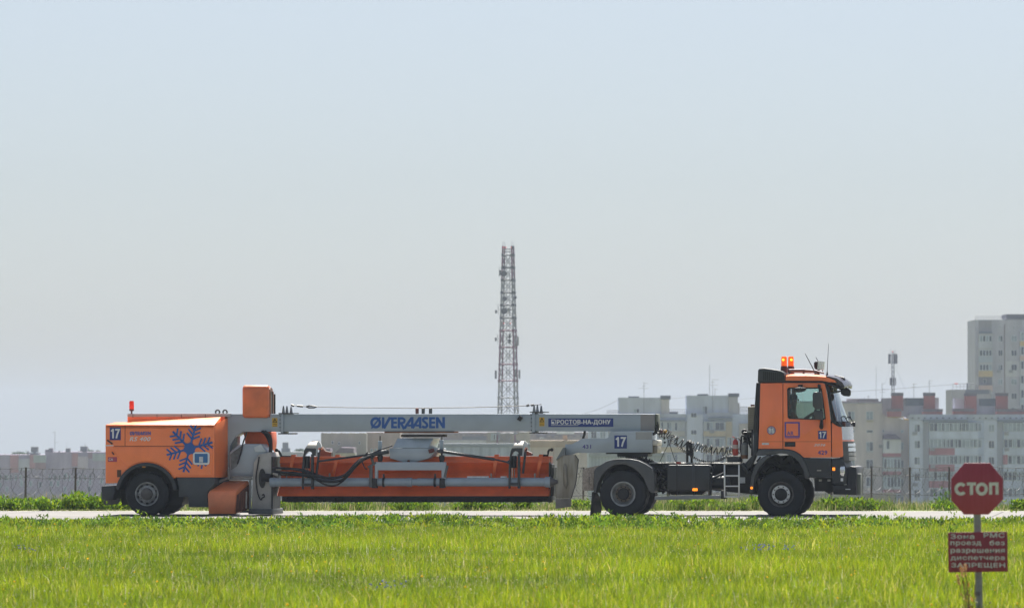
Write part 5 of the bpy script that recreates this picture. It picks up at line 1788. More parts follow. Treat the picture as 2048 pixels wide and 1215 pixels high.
    for a in (537, 595):
        p = Z(6, a, 912, N)
        T.part('step_lamp', MB().box(p[0] - 0.035, p[0] + 0.035, N + 0.25, N + 0.3, p[1] - 0.025, p[1] + 0.025), STEEL)
    for sgn in (-1, 1):
        ya, yb = (N - 0.045, -0.72) if sgn < 0 else (0.72, -N + 0.045)
        o = P6([(110, 736), (128, 702), (290, 700), (335, 704), (380, 722), (420, 760), (450, 815), (474, 890), (450, 902), (440, 890), (430, 845), (402, 792), (360, 752), (315, 733), (250, 728), (190, 736), (150, 745), (112, 745)])
        plate(T, 'front_mudguard', o, ya, yb, mat('fender grey', (0.062, 0.07, 0.076), 0.5, var=0.12), bevel=0.01)
        o = P6([(190, 738), (160, 750), (125, 775), (95, 830), (78, 880), (66, 985), (66, 993), (88, 993), (92, 960), (100, 900), (118, 850), (145, 805), (180, 768), (215, 748)])
        fo = plate(T, 'front_mudguard', o, ya - 0.004, yb, mat('fender grey', (0.062, 0.07, 0.076), 0.5), bevel=0.01)
        if sgn < 0:
            p = Z(6, 79, 962, ya)
            T.part('marker_lamp', MB().tube([(p[0], ya - 0.022, p[1]), (p[0], ya - 0.005, p[1])], 0.032, 14), MARKER, fo)
    inner = MB().prism(P6([(130, 800), (200, 750), (330, 740), (410, 800), (440, 900), (120, 900)], -0.5), -0.45, 0.45)
    T.part('engine_block', inner, CHASSIS)
    cl = MB()
    rr = random.Random(21)
    for k in range(40):
        a = rr.uniform(110, 440)
        b_ = rr.uniform(770, 900)
        p = Z(6, a, b_, -0.5)
        cl.cyl((p[0], -0.62, p[1]), (p[0] + rr.uniform(-0.15, 0.15), -0.46, p[1] + rr.uniform(-0.1, 0.1)), rr.uniform(0.01, 0.035), n=6)
    T.part('engine_fittings', cl, mat('engine grime', (0.035, 0.035, 0.036), 0.6, 0.3, var=0.5), kind='stuff')
    ws_ = MB().prism(P6([(30, 800), (86, 740), (92, 590), (122, 590), (120, 720), (75, 815), (40, 860), (20, 840)], -1.0), -1.0, -0.6)
    T.part('cab_mount', ws_, DARK, bevel=0.012)
    # roof deflector and air intake behind the cab
    dfl = MB()
    d = P6([(121, 170), (127, 157), (160, 153), (225, 162), (275, 172), (298, 186), (305, 240), (303, 251), (118, 251)])
    dfl.prism(d, N + 0.02, -N - 0.02)
    do = T.part('roof_deflector', dfl, mat('deflector grey', (0.038, 0.043, 0.05), 0.5, var=0.1), bevel=0.03, segs=3)
    lv = MB()
    for k in range(11):
        a = 156 + k * 13
        (x0, z1), (x1, z0) = Z(6, a, 176 + k * 1.2, N), Z(6, a + 9, 240, N)
        lv.box(x0, x1, N + 0.012, N + 0.021, z0, z1)
    T.part('louvre', lv, BLACK, do, split=True)
    it = MB().prism(P6([(118, 252), (136, 252), (132, 380), (126, 560), (124, 690), (96, 640), (88, 590), (100, 410), (110, 252)], -0.95), -0.98, 0.98)
    T.part('cab_rear_intake', it, BLACK, bevel=0.015)
    ex = MB().prism(P6([(54, 414), (102, 412), (102, 580), (54, 578)], -0.3), -0.35, 0.4)
    eo = T.part('exhaust_box', ex, BEIGEBOX, bevel=0.015)
    rb = MB()
    for k in range(13):
        (x0, z1), (x1, z0) = Z(6, 54, 420 + k * 12, -0.36), Z(6, 102, 424 + k * 12, -0.36)
        rb.box(x0, x1, -0.36, -0.351, z0, z1)
    T.part('box_rib', rb, mat('rib beige', (0.24, 0.22, 0.17), 0.6), eo, split=True)
    p = Z(6, 85, 405, 0)
    T.part('exhaust_pipe', MB().tube([(p[0], 0, p[1] - 0.1), (p[0], 0, p[1] + 0.02)], 0.05, 12), MAROON, eo)
    # mirrors
    mr = MB()
    MY = N - 0.22
    mr.prism(P6([(491, 330), (500, 316), (545, 314), (556, 322), (562, 420), (556, 434), (510, 430), (492, 412)], MY), MY - 0.05, MY + 0.08)
    mo = T.part('side_mirror', mr, mat('mirror housing', (0.05, 0.055, 0.062), 0.45, var=0.08), bevel=0.02, segs=3)
    mr = MB()
    mr.prism(P6([(498, 445), (510, 438), (557, 440), (564, 450), (563, 495), (555, 503), (508, 500), (499, 490)], MY), MY - 0.05, MY + 0.08)
    T.part('wide_mirror', mr, mat('mirror housing', (0.05, 0.055, 0.062), 0.45), mo, bevel=0.02, segs=3)
    mr = MB()
    p, q, r_ = Z(6, 536, 275, N), Z(6, 545, 330, MY), Z(6, 552, 505, MY)
    s_ = Z(6, 550, 548, N)
    mr.tube([(p[0], N, p[1]), (p[0], N - 0.14, p[1] + 0.02), (q[0], MY, q[1]), (r_[0], MY, r_[1]), (s_[0], N - 0.05, s_[1])], [0.04, 0.035, 0.03, 0.035, 0.05], 10)
    mr.ball((s_[0], N - 0.02, s_[1] + 0.0), 0.052, 10, 1.4)
    mr.ball((p[0], N - 0.02, p[1]), 0.045, 10)
    T.part('mirror_arm', mr, BLACK, mo)
    mr = MB()
    a = P6([(364, 300), (372, 288), (395, 284), (440, 286), (450, 292), (440, 308), (400, 318), (378, 317)], N - 0.14)
    mr.prism(a, N - 0.25, N - 0.04)
    k_ = T.part('kerb_mirror', mr, BLACK, bevel=0.015)
    mr = MB().prism(P6([(392, 266), (424, 266), (418, 288), (398, 288)], N - 0.04), N - 0.12, N - 0.001)
    T.part('kerb_mirror_bracket', mr, BLACK, k_)
    # front mirror on the arm over the windscreen
    fm = MB()
    FY = -0.55
    p = Z(6, 714, 318, FY)
    fm.prism(ZP(6, [(684, 300), (694, 290), (735, 292), (748, 304), (748, 335), (738, 346), (700, 342), (682, 328)], FY), FY - 0.12, FY + 0.12)
    fo = T.part('front_mirror', fm, BLACK, bevel=0.03, segs=3)
    fm = MB()
    a, b, c_ = Z(6, 597, 324, N), Z(6, 640, 318, -0.9), Z(6, 690, 306, FY)
    fm.tube([(a[0], N, a[1]), (b[0], -0.95, b[1]), (c_[0], FY, c_[1])], 0.022, 8)
    d0 = Z(6, 640, 275, -0.7)
    fm.tube([(d0[0], -0.8, d0[1]), (c_[0], FY, c_[1] + 0.03)], 0.03, 8)
    T.part('front_mirror_arm', fm, BLACK, fo, split=True)
    # wipers and bonnet lamps
    wp = MB()
    for (a, b, c_, d_, y) in ((655, 482, 695, 480, -0.7), (695, 480, 712, 520, -0.7), (730, 482, 748, 520, 0.3), (712, 487, 730, 482, 0.1)):
        p, q = Z(6, a, b, y), Z(6, c_, d_, y)
        wp.tube([(p[0] + 0.04, y, p[1]), (q[0] + 0.06, y + 0.05, q[1])], 0.013, 6)
    T.part('wiper', wp, BLACK, split=True)
    for a, b, y, m in ((697, 532, -1.0, MAROON), (763, 532, 0.6, BLACK), (742, 538, 0.1, BLACK)):
        p = Z(6, a, b, y)
        T.part('bonnet_lamp', MB().tube([(p[0] - 0.05, y, p[1]), (p[0] - 0.02, y, p[1] + 0.0), (p[0] + 0.05, y, p[1]), (p[0] + 0.06, y, p[1])], [0.03, 0.06, 0.065, 0.04], 12), m)
    # beacons, light bar, work lamp, aerials
    for a, y in ((298, -0.35), (344, 0.55)):
        p0, p1, p2, p3 = (Z(6, a, b, y) for b in (196, 140, 80, 75))
        bs = MB().tube([(p0[0], y, p0[1] - 0.03), (p0[0], y, p1[1] - 0.04), (p0[0], y, p1[1])], [0.085, 0.085, 0.07], 18)
        bo = T.part('beacon_base', bs, MAROON)
        ln = MB().tube([(p0[0], y, p1[1]), (p0[0], y, p2[1]), (p0[0], y, p3[1])], [0.072, 0.068, 0.05], 20)
        T.part('beacon_lens', ln, AMBER, bo)
        q = Z(6, a + (4 if y > 0 else -4), 98, y)
        T.part('beacon_bulb', MB().ball((q[0], y - 0.06, q[1]), 0.032, 10), AMBER_HOT, bo)
    lb = MB()
    y = -0.5
    p, q, r_ = Z(6, 330, 170, y), Z(6, 440, 170, y), Z(6, 520, 176, y)
    lb.tube([(p[0], y, p[1]), (q[0], y, q[1])], 0.035, 10)
    lb.tube([(q[0], y, q[1]), (r_[0], y, r_[1])], 0.028, 10)
    t_ = Z(6, 568, 188, y)
    lb.tube([(r_[0], y, r_[1]), (t_[0], y, t_[1])], 0.022, 8)
    for xx in (338, 430, 515):
        p, q = Z(6, xx, 170, y), Z(6, xx, 196, y)
        lb.tube([(p[0], y, p[1]), (q[0], y, q[1] - 0.02)], 0.025, 8)
    lb.tube([(Z(6, 350, 176, 0.6)[0], 0.6, Z(6, 350, 176, 0.6)[1]), (Z(6, 520, 180, 0.6)[0], 0.6, Z(6, 520, 180, 0.6)[1])], 0.03, 8)
    T.part('roof_rack', lb, mat('rack violet grey', (0.10, 0.09, 0.11), 0.4, 0.3), ro, split=True)
    wl = MB()
    a = ZP(6, [(502, 118), (512, 110), (530, 108), (524, 165), (512, 164), (503, 148)], -0.15)
    wl.prism(a, -0.3, 0.0)
    wo = T.part('work_lamp', wl, BLACK, bevel=0.015)
    wl = MB()
    for k in range(4):
        a = ZP(6, [(531 + k * 11, 107 + k), (539 + k * 11, 107 + k), (533 + k * 11, 166), (525 + k * 11, 166)], -0.15)
        wl.prism(a, -0.31 + 0.02 * k, 0.01)
    T.part('work_lamp_fin', wl, CHROME, wo, split=True)
    wl = MB().cyl((Z(6, 530, 165, -0.15)[0], -0.15, Z(6, 530, 165, -0.15)[1]), (Z(6, 530, 190, -0.15)[0], -0.15, Z(6, 530, 190, -0.15)[1] - 0.03), 0.03, n=8)
    T.part('work_lamp_stem', wl, BLACK, wo)
    for (a, b, c_, d_, y, r0) in ((512, 196, 440, 56, -0.9, 0.009), (560, 170, 512, 80, 0.8, 0.009), (588, 200, 598, -10, -0.6, 0.006)):
        p, q = Z(6, a, b, y), Z(6, c_, d_, y)
        am = MB().tube([(p[0], y, p[1] - 0.03), (p[0] + (q[0] - p[0]) * 0.1, y, p[1] + (q[1] - p[1]) * 0.12), (q[0], y, q[1])], [0.035 if a != 560 else 0.012, r0 * 1.4, r0 * 0.8], 7)
        T.part('aerial', am, CHASSIS)
    return T


build_truck()

# fire extinguisher strapped on the platform behind the cab
def build_extinguisher():
    y = -0.5
    p, q = Z(5, 955, 325, y), Z(5, 955, 478, y)
    T = Thing('fire_extinguisher', 'red fire extinguisher standing on the slatted box behind the cab', 'fire extinguisher', (p[0], y, q[1]), MT)
    b = MB().tube([(p[0], y, q[1]), (p[0], y, q[1] + 0.02), (p[0], y, p[1] - 0.03), (p[0], y, p[1] + 0.02), (p[0], y, p[1] + 0.05)], [0.06, 0.072, 0.072, 0.05, 0.025], 20)
    T.part('cylinder', b, EXTRED, smooth=50)
    t = Z(5, 955, 285, y)
    v = MB().tube([(p[0], y, p[1] + 0.04), (p[0], y, t[1])], 0.02, 8)
    T.part('valve', v, STEEL)
    h = MB()
    a, c = Z(5, 922, 275, y), Z(5, 990, 300, y)
    h.tube([(p[0], y, t[1] - 0.02), (a[0], y, a[1])], 0.012, 6)
    T.part('lever', h, EXTRED)
    h = MB().tube(spline([(p[0], y, t[1] - 0.05), (c[0] - 0.02, y, c[1] + 0.02), (Z(5, 1008, 330, y)[0], y, Z(5, 1008, 330, y)[1]), (Z(5, 1000, 420, y)[0], y, Z(5, 1000, 420, y)[1])], 6), 0.011, 6)
    T.part('hose', h, BLACK)
    x0, z1 = Z(5, 930, 380, y)
    lb = MB().tube([(p[0], y, z1 - 0.06), (p[0], y, z1 + 0.04)], 0.0735, 20)
    T.part('label_band', lb, mat('pale label', (0.5, 0.42, 0.4), 0.6))


build_extinguisher()


# ------------------------------------------------------------------ the driver
def skin_body(name, verts, edges, radii, m, th, parent=None, root=0, sub=2):
    me = bpy.data.meshes.new(name)
    me.from_pydata([Vector(v) - th.base for v in verts], edges, [])
    o = bpy.data.objects.new(name, me)
    COL.objects.link(o)
    md = o.modifiers.new('skin', 'SKIN')
    for i, r in enumerate(radii):
        r = r if isinstance(r, tuple) else (r, r)
        me.skin_vertices[0].data[i].radius = r
        me.skin_vertices[0].data[i].use_root = (i == root)
    o.modifiers.new('sub', 'SUBSURF').levels = sub
    bpy.context.view_layer.update()
    dg = bpy.context.evaluated_depsgraph_get()
    m2 = bpy.data.meshes.new_from_object(o.evaluated_get(dg))
    o.modifiers.clear()
    o.data = m2
    bpy.data.meshes.remove(me)
    m2.materials.clear()
    m2.materials.append(m)
    m2.shade_smooth()
    o.parent = parent or th.o
    return o


def build_driver():
    y = 0.5
    sx, sz = Z(6, 345, 560, y)        # hip on the far seat
    hx, hz = Z(6, 368, 378, y)
    T = Thing('person', 'driver in an orange work vest sitting at the wheel inside the truck cab', 'person', (sx, y, sz - 0.05), MT)
    sh = hz - 0.28
    V = [(sx, y, sz), (sx + 0.01, y, sz + 0.25), (sx + 0.03, y, sh), (sx + 0.06, y, sh + 0.11), (hx - 0.02, y, hz), (hx, y, hz + 0.10)]
    E = [(0, 1), (1, 2), (2, 3), (3, 4), (4, 5)]
    R = [(0.16, 0.12), (0.16, 0.11), (0.17, 0.10), 0.055, (0.085, 0.1), (0.075, 0.085)]
    wx, wz = Z(6, 490, 470, y)
    for s in (-1, 1):
        i = len(V)
        V += [(sx + 0.04, y + s * 0.20, sh - 0.03), (sx + 0.16, y + s * 0.26, sh - 0.30), (wx - 0.08, y + s * 0.2, wz - 0.02), (wx + 0.0, y + s * 0.19, wz + 0.03)]
        E += [(2, i), (i, i + 1), (i + 1, i + 2), (i + 2, i + 3)]
        R += [0.062, 0.045, 0.03, (0.03, 0.04)]
        k = len(V)
        for f in range(5):
            oy = (f - 2) * 0.019
            if f < 4:
                V += [(wx + 0.05, y + s * 0.19 + oy, wz + 0.055), (wx + 0.055, y + s * 0.19 + oy, wz + 0.02 - 0.004 * f)]
            else:
                V += [(wx + 0.01, y + s * 0.19 - s * 0.05, wz + 0.03), (wx + 0.04, y + s * 0.19 - s * 0.06, wz + 0.01)]
            n = len(V)
            E += [(i + 3, n - 2), (n - 2, n - 1)]
            R += [0.010, 0.008]
        j = len(V)
        V += [(sx + 0.08, y + s * 0.1, sz - 0.02), (sx + 0.46, y + s * 0.13, sz - 0.0), (sx + 0.58, y + s * 0.12, sz - 0.35), (sx + 0.70, y + s * 0.12, sz - 0.37)]
        E += [(0, j), (j, j + 1), (j + 1, j + 2), (j + 2, j + 3)]
        R += [0.09, 0.065, 0.04, 0.035]
    body = skin_body('body', V, E, R, SKIN, T)
    # face: nose, ears
    f = MB()
    f.ball((hx + 0.095, y, hz + 0.03), 0.02, 8, 1.4)
    f.ball((hx, y - 0.085, hz + 0.03), 0.025, 8, 1.3)
    f.ball((hx, y + 0.085, hz + 0.03), 0.025, 8, 1.3)
    T.part('face', f, SKIN)
    e = MB()
    for s in (-1, 1):
        e.ball((hx + 0.082, y + s * 0.035, hz + 0.055), 0.011, 8)
    T.part('eye', e, HAIRM, split=True)
    T.part('mouth', MB().ball((hx + 0.083, y, hz - 0.025), 0.014, 8, 0.4), mat('lips', (0.3, 0.1, 0.08), 0.6))
    hv = MB()
    hv.ball((hx - 0.025, y, hz + 0.10), 0.105, 14, 0.9)
    T.part('hair', hv, HAIRM, smooth=60)
    vv = [(sx, y, sz - 0.02), (sx + 0.01, y, sz + 0.25), (sx + 0.03, y, sh), (sx + 0.04, y - 0.20, sh - 0.03), (sx + 0.04, y + 0.20, sh - 0.03), (sx + 0.13, y - 0.25, sh - 0.2), (sx + 0.13, y + 0.25, sh - 0.2)]
    skin_body('vest', vv, [(0, 1), (1, 2), (2, 3), (2, 4), (3, 5), (4, 6)], [(0.17, 0.13), (0.175, 0.125), (0.18, 0.115), 0.075, 0.075, 0.062, 0.062], VEST, T)
    vv = [(sx, y, sz)]
    ee, rr = [], [(0.165, 0.125)]
    for s in (-1, 1):
        j = len(vv)
        vv += [(sx + 0.08, y + s * 0.1, sz - 0.02), (sx + 0.46, y + s * 0.13, sz), (sx + 0.57, y + s * 0.12, sz - 0.31)]
        ee += [(0, j), (j, j + 1), (j + 1, j + 2)]
        rr += [0.1, 0.075, 0.055]
    skin_body('trousers', vv, ee, rr, TROUS, T)


build_driver()


# ------------------------------------------------------------------ the two signs on their post
def build_sign():
    d = 57.0
    bx = W(1957, 1000, d).x
    gz = ground_z(bx, d)
    T = Thing('stop_sign', 'faded red octagonal stop sign above a red notice board on a grey post', 'road sign', (bx, d, gz))
    po = MB()
    a, b = W(1953, 930, d), W(1959.5, 1215, d)
    po.tube([(b.x + (b.x - a.x) * 0.05, d + 0.05, gz - 0.3), (b.x, d + 0.05, b.z), (a.x, d + 0.05, a.z)], 0.042, 18)
    p = T.part('post', po, POST)
    c = W(1953.7, 977, d)
    def octo(R, f=0.0):
        pts = []
        for (u, v) in ((1902, 956.5), (1929, 925), (1980, 925), (2006, 956.5), (2006, 998), (1977, 1028), (1928, 1028), (1902, 999)):
            q = W(u, v, d)
            pts.append((c.x + (q.x - c.x) * R, c.z + (q.z - c.z) * R))
        return pts
    pl = T.part('octagon_plate', MB().prism(octo(1), d - 0.012, d), SIGNRED, bevel=0.004)
    t = MB()
    y = d - 0.0135
    def L2(u, v):
        q = W(1700 + u / 3.241, 840 + v / 3.241, y)
        return (q.x, q.z)
    w_ = 0.037
    cc = [(735 + 34 * math.cos(math.radians(a)), 444 + 34 * math.sin(math.radians(a))) for a in range(-45, -316, -15)]
    cc = [(718 + 30 * math.cos(math.radians(a)), 444 + 32 * math.sin(math.radians(a))) for a in range(-40, -321, -14)]
    t.ribbon([L2(*q) for q in cc], w_, y)
    t.ribbon([L2(758, 411), L2(816, 411)], w_ * 0.95, y - 0.0004)
    t.ribbon([L2(787, 405), L2(787, 482)], w_, y)
    oo = [(854 + 29 * math.cos(2 * PI * i / 24), 444 + 32 * math.sin(2 * PI * i / 24)) for i in range(24)]
    t.ribbon([L2(*q) for q in oo + oo[:1]], w_, y)
    t.ribbon([L2(911, 480), L2(911, 411), L2(953, 411), L2(953, 480)], w_ * 0.95, y)
    T.part('lettering', t, WHITE_S, pl, smooth=0)
    # notice board, slightly crooked
    q = [W(1895.5, 1064, d - 0.05), W(2014.5, 1062, d - 0.05), W(2016, 1142, d - 0.05), W(1897, 1143.5, d - 0.05)]
    nb = T.part('notice_board', MB().prism([(v.x, v.z) for v in q], d - 0.06, d - 0.048), mat('faded notice red', (0.24, 0.024, 0.052), 0.55, var=0.14, scale=4, stretch=(4, 1, 0.6)), bevel=0.003)
    t = MB()
    y = d - 0.0615
    s = 7.364
    rows = [('Зона', 82, 432, 125, 195), ('РМС', 568, 878, 105, 178), ('проезд', 80, 535, 232, 306), ('без', 655, 880, 218, 290), ('разрешения', 82, 882, 342, 418),
            ('диспетчера', 82, 882, 452, 522), ('ЗАПРЕЩЕН', 90, 886, 548, 628)]
    for body, x0, x1, y0, y1 in rows:
        a, b = W(1890 + x0 / s, 1050 + y0 / s, y), W(1890 + x1 / s, 1050 + y1 / s, y)
        t.text(body, a.x, b.x, b.z, a.z, y, 0.05)
    T.part('lettering', t, WHITE_S, nb, smooth=0)
    cl = MB()
    for yy in (1010, 1120):
        q = W(1956, yy, d)
        cl.box(q.x - 0.055, q.x + 0.055, d - 0.0 if yy < 1060 else d - 0.047, d + 0.1, q.z - 0.015, q.z + 0.015)
    T.part('clamp', cl, POST, split=True)
    jn = W(1957.5, 1186, d)
    T.part('post_joint', MB().tube([(jn.x, d + 0.05, jn.z - 0.02), (jn.x, d + 0.05, jn.z + 0.02)], 0.045, 16), mat('dark joint', (0.12, 0.12, 0.125), 0.6), p)


build_sign()


# ------------------------------------------------------------------ perimeter fence
def build_fence():
    P0, P1 = W(50, 932, 206), W(1827, 932, 234)
    u = Vector((P1.x - P0.x, P1.y - P0.y))
    ln = u.length
    u.normalize()
    sp = 2.41
    T = Thing('perimeter_fence', 'sagging wire fence with razor coils on thin brown posts beyond the road', 'fence', (P0.x, P0.y, ground_z(P0.x, P0.y)))
    PM = mat('rusty fence post', (0.10, 0.075, 0.07), 0.8, var=0.2)
    WM = mat('fence wire', (0.045, 0.045, 0.05), 0.8, 0.0, var=0.2)
    RM = mat('razor wire', (0.08, 0.08, 0.085), 0.65, 0.1, var=0.2)
    rnd = random.Random(12)
    k0, k1 = -7, int(ln / sp) + 9
    tops = []
    for k in range(k0, k1 + 1):
        x, y = P0.x + u.x * sp * k, P0.y + u.y * sp * k
        zt = CAMH - 82 * y / F + rnd.uniform(-0.05, 0.05)
        gz = ground_z(x, y)
        lean = rnd.uniform(-0.05, 0.05)
        T.part('post', MB().tube([(x, y, gz - 0.3), (x + lean, y, zt)], 0.045, 8), PM)
        tops.append((x + lean, y, zt))
    for name, dz, r in (('top_wire', -0.02, 0.012), ('middle_wire', -0.42, 0.012), ('bottom_wire', -1.28, 0.016)):
        pts = []
        for (a, b) in zip(tops, tops[1:]):
            for f in (0, 0.33, 0.66):
                pts.append((a[0] + (b[0] - a[0]) * f, a[1] + (b[1] - a[1]) * f, a[2] + (b[2] - a[2]) * f + dz - (0.05 if f else 0)))
        T.part(name, MB().tube(pts, r, 5), WM)
    for name, dz, r, pitch in (('razor_coil', -0.22, 0.20, 0.5), ('razor_coil', -0.72, 0.48, 0.62)):
        pts = []
        n = int((k1 - k0) * sp / pitch * 12)
        for i in range(n):
            s = k0 * sp + (k1 - k0) * sp * i / n
            j = min(len(tops) - 2, int((s - k0 * sp) / sp))
            f = (s - k0 * sp) / sp - j
            c = Vector(tops[j]).lerp(Vector(tops[j + 1]), f)
            a = 2 * PI * i / 12
            rr = r * (1 + 0.12 * math.sin(i * 0.071))
            sk = 0.25 * math.sin(a) * r
            pts.append((c.x + u.x * (sk + rr * 0.5 * math.cos(a)), c.y + rr * math.cos(a) * 0.9, c.z + dz + rr * math.sin(a)))
        T.part(name, MB().tube(pts, 0.009, 3), RM)
    mesh = MB()
    L0 = k0 * sp
    L1 = k1 * sp
    s = L0
    while s < L1:
        for dr in (-1, 1):
            x0, y0 = P0.x + u.x * s, P0.y + u.y * s
            h = 1.5
            x1, y1 = x0 + u.x * dr * h, y0 + u.y * dr * h
            zt = CAMH - 82 * y0 / F - 0.1
            mesh.tube([(x0, y0, zt), (x1, y1, zt - h)], 0.0025, 3)
        s += 0.22
    T.part('wire_mesh', mesh, WM, kind='stuff')


build_fence()


# ------------------------------------------------------------------ buildings of the town
def cmat(col, **k):
    nm = 'town ' + '_'.join('%d' % round(c * 1000) for c in col)
    return mat(nm, col, 0.85, var=k.pop('var', 0.12), scale=k.pop('scale', 0.6), stretch=(1, 1, 0.25), **k)


PANE = mat('dark window pane', (0.010, 0.017, 0.034), 0.5, var=0.3, scale=0.6)
FRAME = mat('white window frame', (0.68, 0.72, 0.76), 0.6)
FRAME_T = mat('tinted loggia frame', (0.56, 0.66, 0.72), 0.6)
CURT = mat('pale curtain pane', (0.24, 0.30, 0.35), 0.5, var=0.2, scale=0.8)
C_WHITE = (0.50, 0.57, 0.71)
C_BEIGE = (0.52, 0.465, 0.45)
C_RED = (0.30, 0.075, 0.06)
C_BRED = (0.33, 0.10, 0.10)
C_YEL = (0.52, 0.43, 0.25)
C_DARK = (0.09, 0.10, 0.12)
TOWN = random.Random(77)


class Block:
    """a building at depth d whose features are measured on the photograph and built at their real size there"""

    def __init__(s, name, label, d, px, top, col, deep=14, cat='apartment building', group=None, **k):
        s.d = d
        a, b = W(px[0], top, d), W(px[1], top, d)
        s.gz = min(ground_z(a.x, d), ground_z(b.x, d)) - 0.5
        s.t = Thing(name, label, cat, ((a.x + b.x) / 2, d, s.gz), group=group)
        s.wall = s.t.part('wall', MB().box(a.x, b.x, d, d + deep, s.gz, a.z), cmat(col, **k), smooth=0)
        s.deep = deep

    def xz(s, px, py):
        p = W(px, py, s.d)
        return p.x, p.z

    def box(s, name, r, col, out=0.3, back=0.0, parent=None, m=None, depth=None):
        """rectangle in photo pixels (x0, y0, x1, y1); out = how far it stands proud, depth = how far it goes back from there"""
        (x0, z1), (x1, z0) = s.xz(r[0], r[1]), s.xz(r[2], r[3])
        y0 = s.d - out
        y1 = y0 + (depth if depth else out - 0.002 if out > 0.01 else 0.3)
        return s.t.part(name, MB().box(x0, x1, y0, y1, z0, z1), m or cmat(col), parent, smooth=0)

    def roofbox(s, name, r, col, set_back=1.0, depth=4.0, m=None):
        (x0, z1), (x1, z0) = s.xz(r[0], r[1]), s.xz(r[2], r[3])
        return s.t.part(name, MB().box(x0, x1, s.d + set_back, s.d + set_back + depth, z0 - 0.4, z1), m or cmat(col), smooth=0)

    def window(s, r, out=0.0, panes=2, frame=None, pane=None, parent=None, name='window', odd=None):
        (x0, z1), (x1, z0) = s.xz(r[0], r[1]), s.xz(r[2], r[3])
        y = s.d - out
        f = 0.055
        mb = MB()
        wd = (x1 - x0) / panes
        mb.prism([(x0, z0), (x1, z0), (x1, z1), (x0, z1)], y - 0.06, y - 0.001, 0, None)
        for k in range(panes):
            a, b = x0 + wd * k + (f if k == 0 else 0.03), x0 + wd * (k + 1) - (f if k == panes - 1 else 0.03)
            g = TOWN.random()
            mi = 2 if (g < (0.35 if odd is None else odd)) else 1
            mb.box(a, b, y - 0.075, y - 0.061, z0 + f, z1 - f, mi)
        return s.t.part(name, mb, [frame or FRAME, pane or PANE, CURT], parent, smooth=0)

    def aircon(s, px, py, out=0.0):
        (x, z) = s.xz(px, py)
        y = s.d - out
        return s.t.part('air_conditioner', MB().box(x - 0.42, x + 0.42, y - 0.4, y - 0.003, z - 0.3, z + 0.3), mat('ac case', (0.25, 0.26, 0.27), 0.6, var=0.2), smooth=0)

    def aerial(s, px, base, top, bars=(), back=3.0, r=0.045):
        (x, z0), (_, z1) = s.xz(px, base), s.xz(px, top)
        y = s.d + back
        mb = MB().tube([(x, y, z0 - 0.8), (x, y, z1)], r, 5)
        for yy, a, b in bars:
            (xa, z), (xb, _) = s.xz(a, yy), s.xz(b, yy)
            mb.tube([(xa, y, z), (xb, y, z)], r * 0.8, 5)
        return s.t.part('aerial', mb, mat('aerial grey', (0.12, 0.12, 0.14), 0.6))

    def railing(s, x0, x1, y0, y1, back=0.5, n=8):
        (a, z1), (b, z0) = s.xz(x0, y0), s.xz(x1, y1)
        y = s.d + back
        mb = MB()
        for zz_ in (z1, (z0 + z1) / 2):
            mb.tube([(a, y, zz_), (b, y, zz_)], 0.04, 4)
        for k in range(n + 1):
            x = a + (b - a) * k / n
            mb.tube([(x, y, z0 - 0.1), (x, y, z1)], 0.035, 4)
        return s.t.part('roof_railing', mb, mat('aerial grey', (0.12, 0.12, 0.14), 0.6))


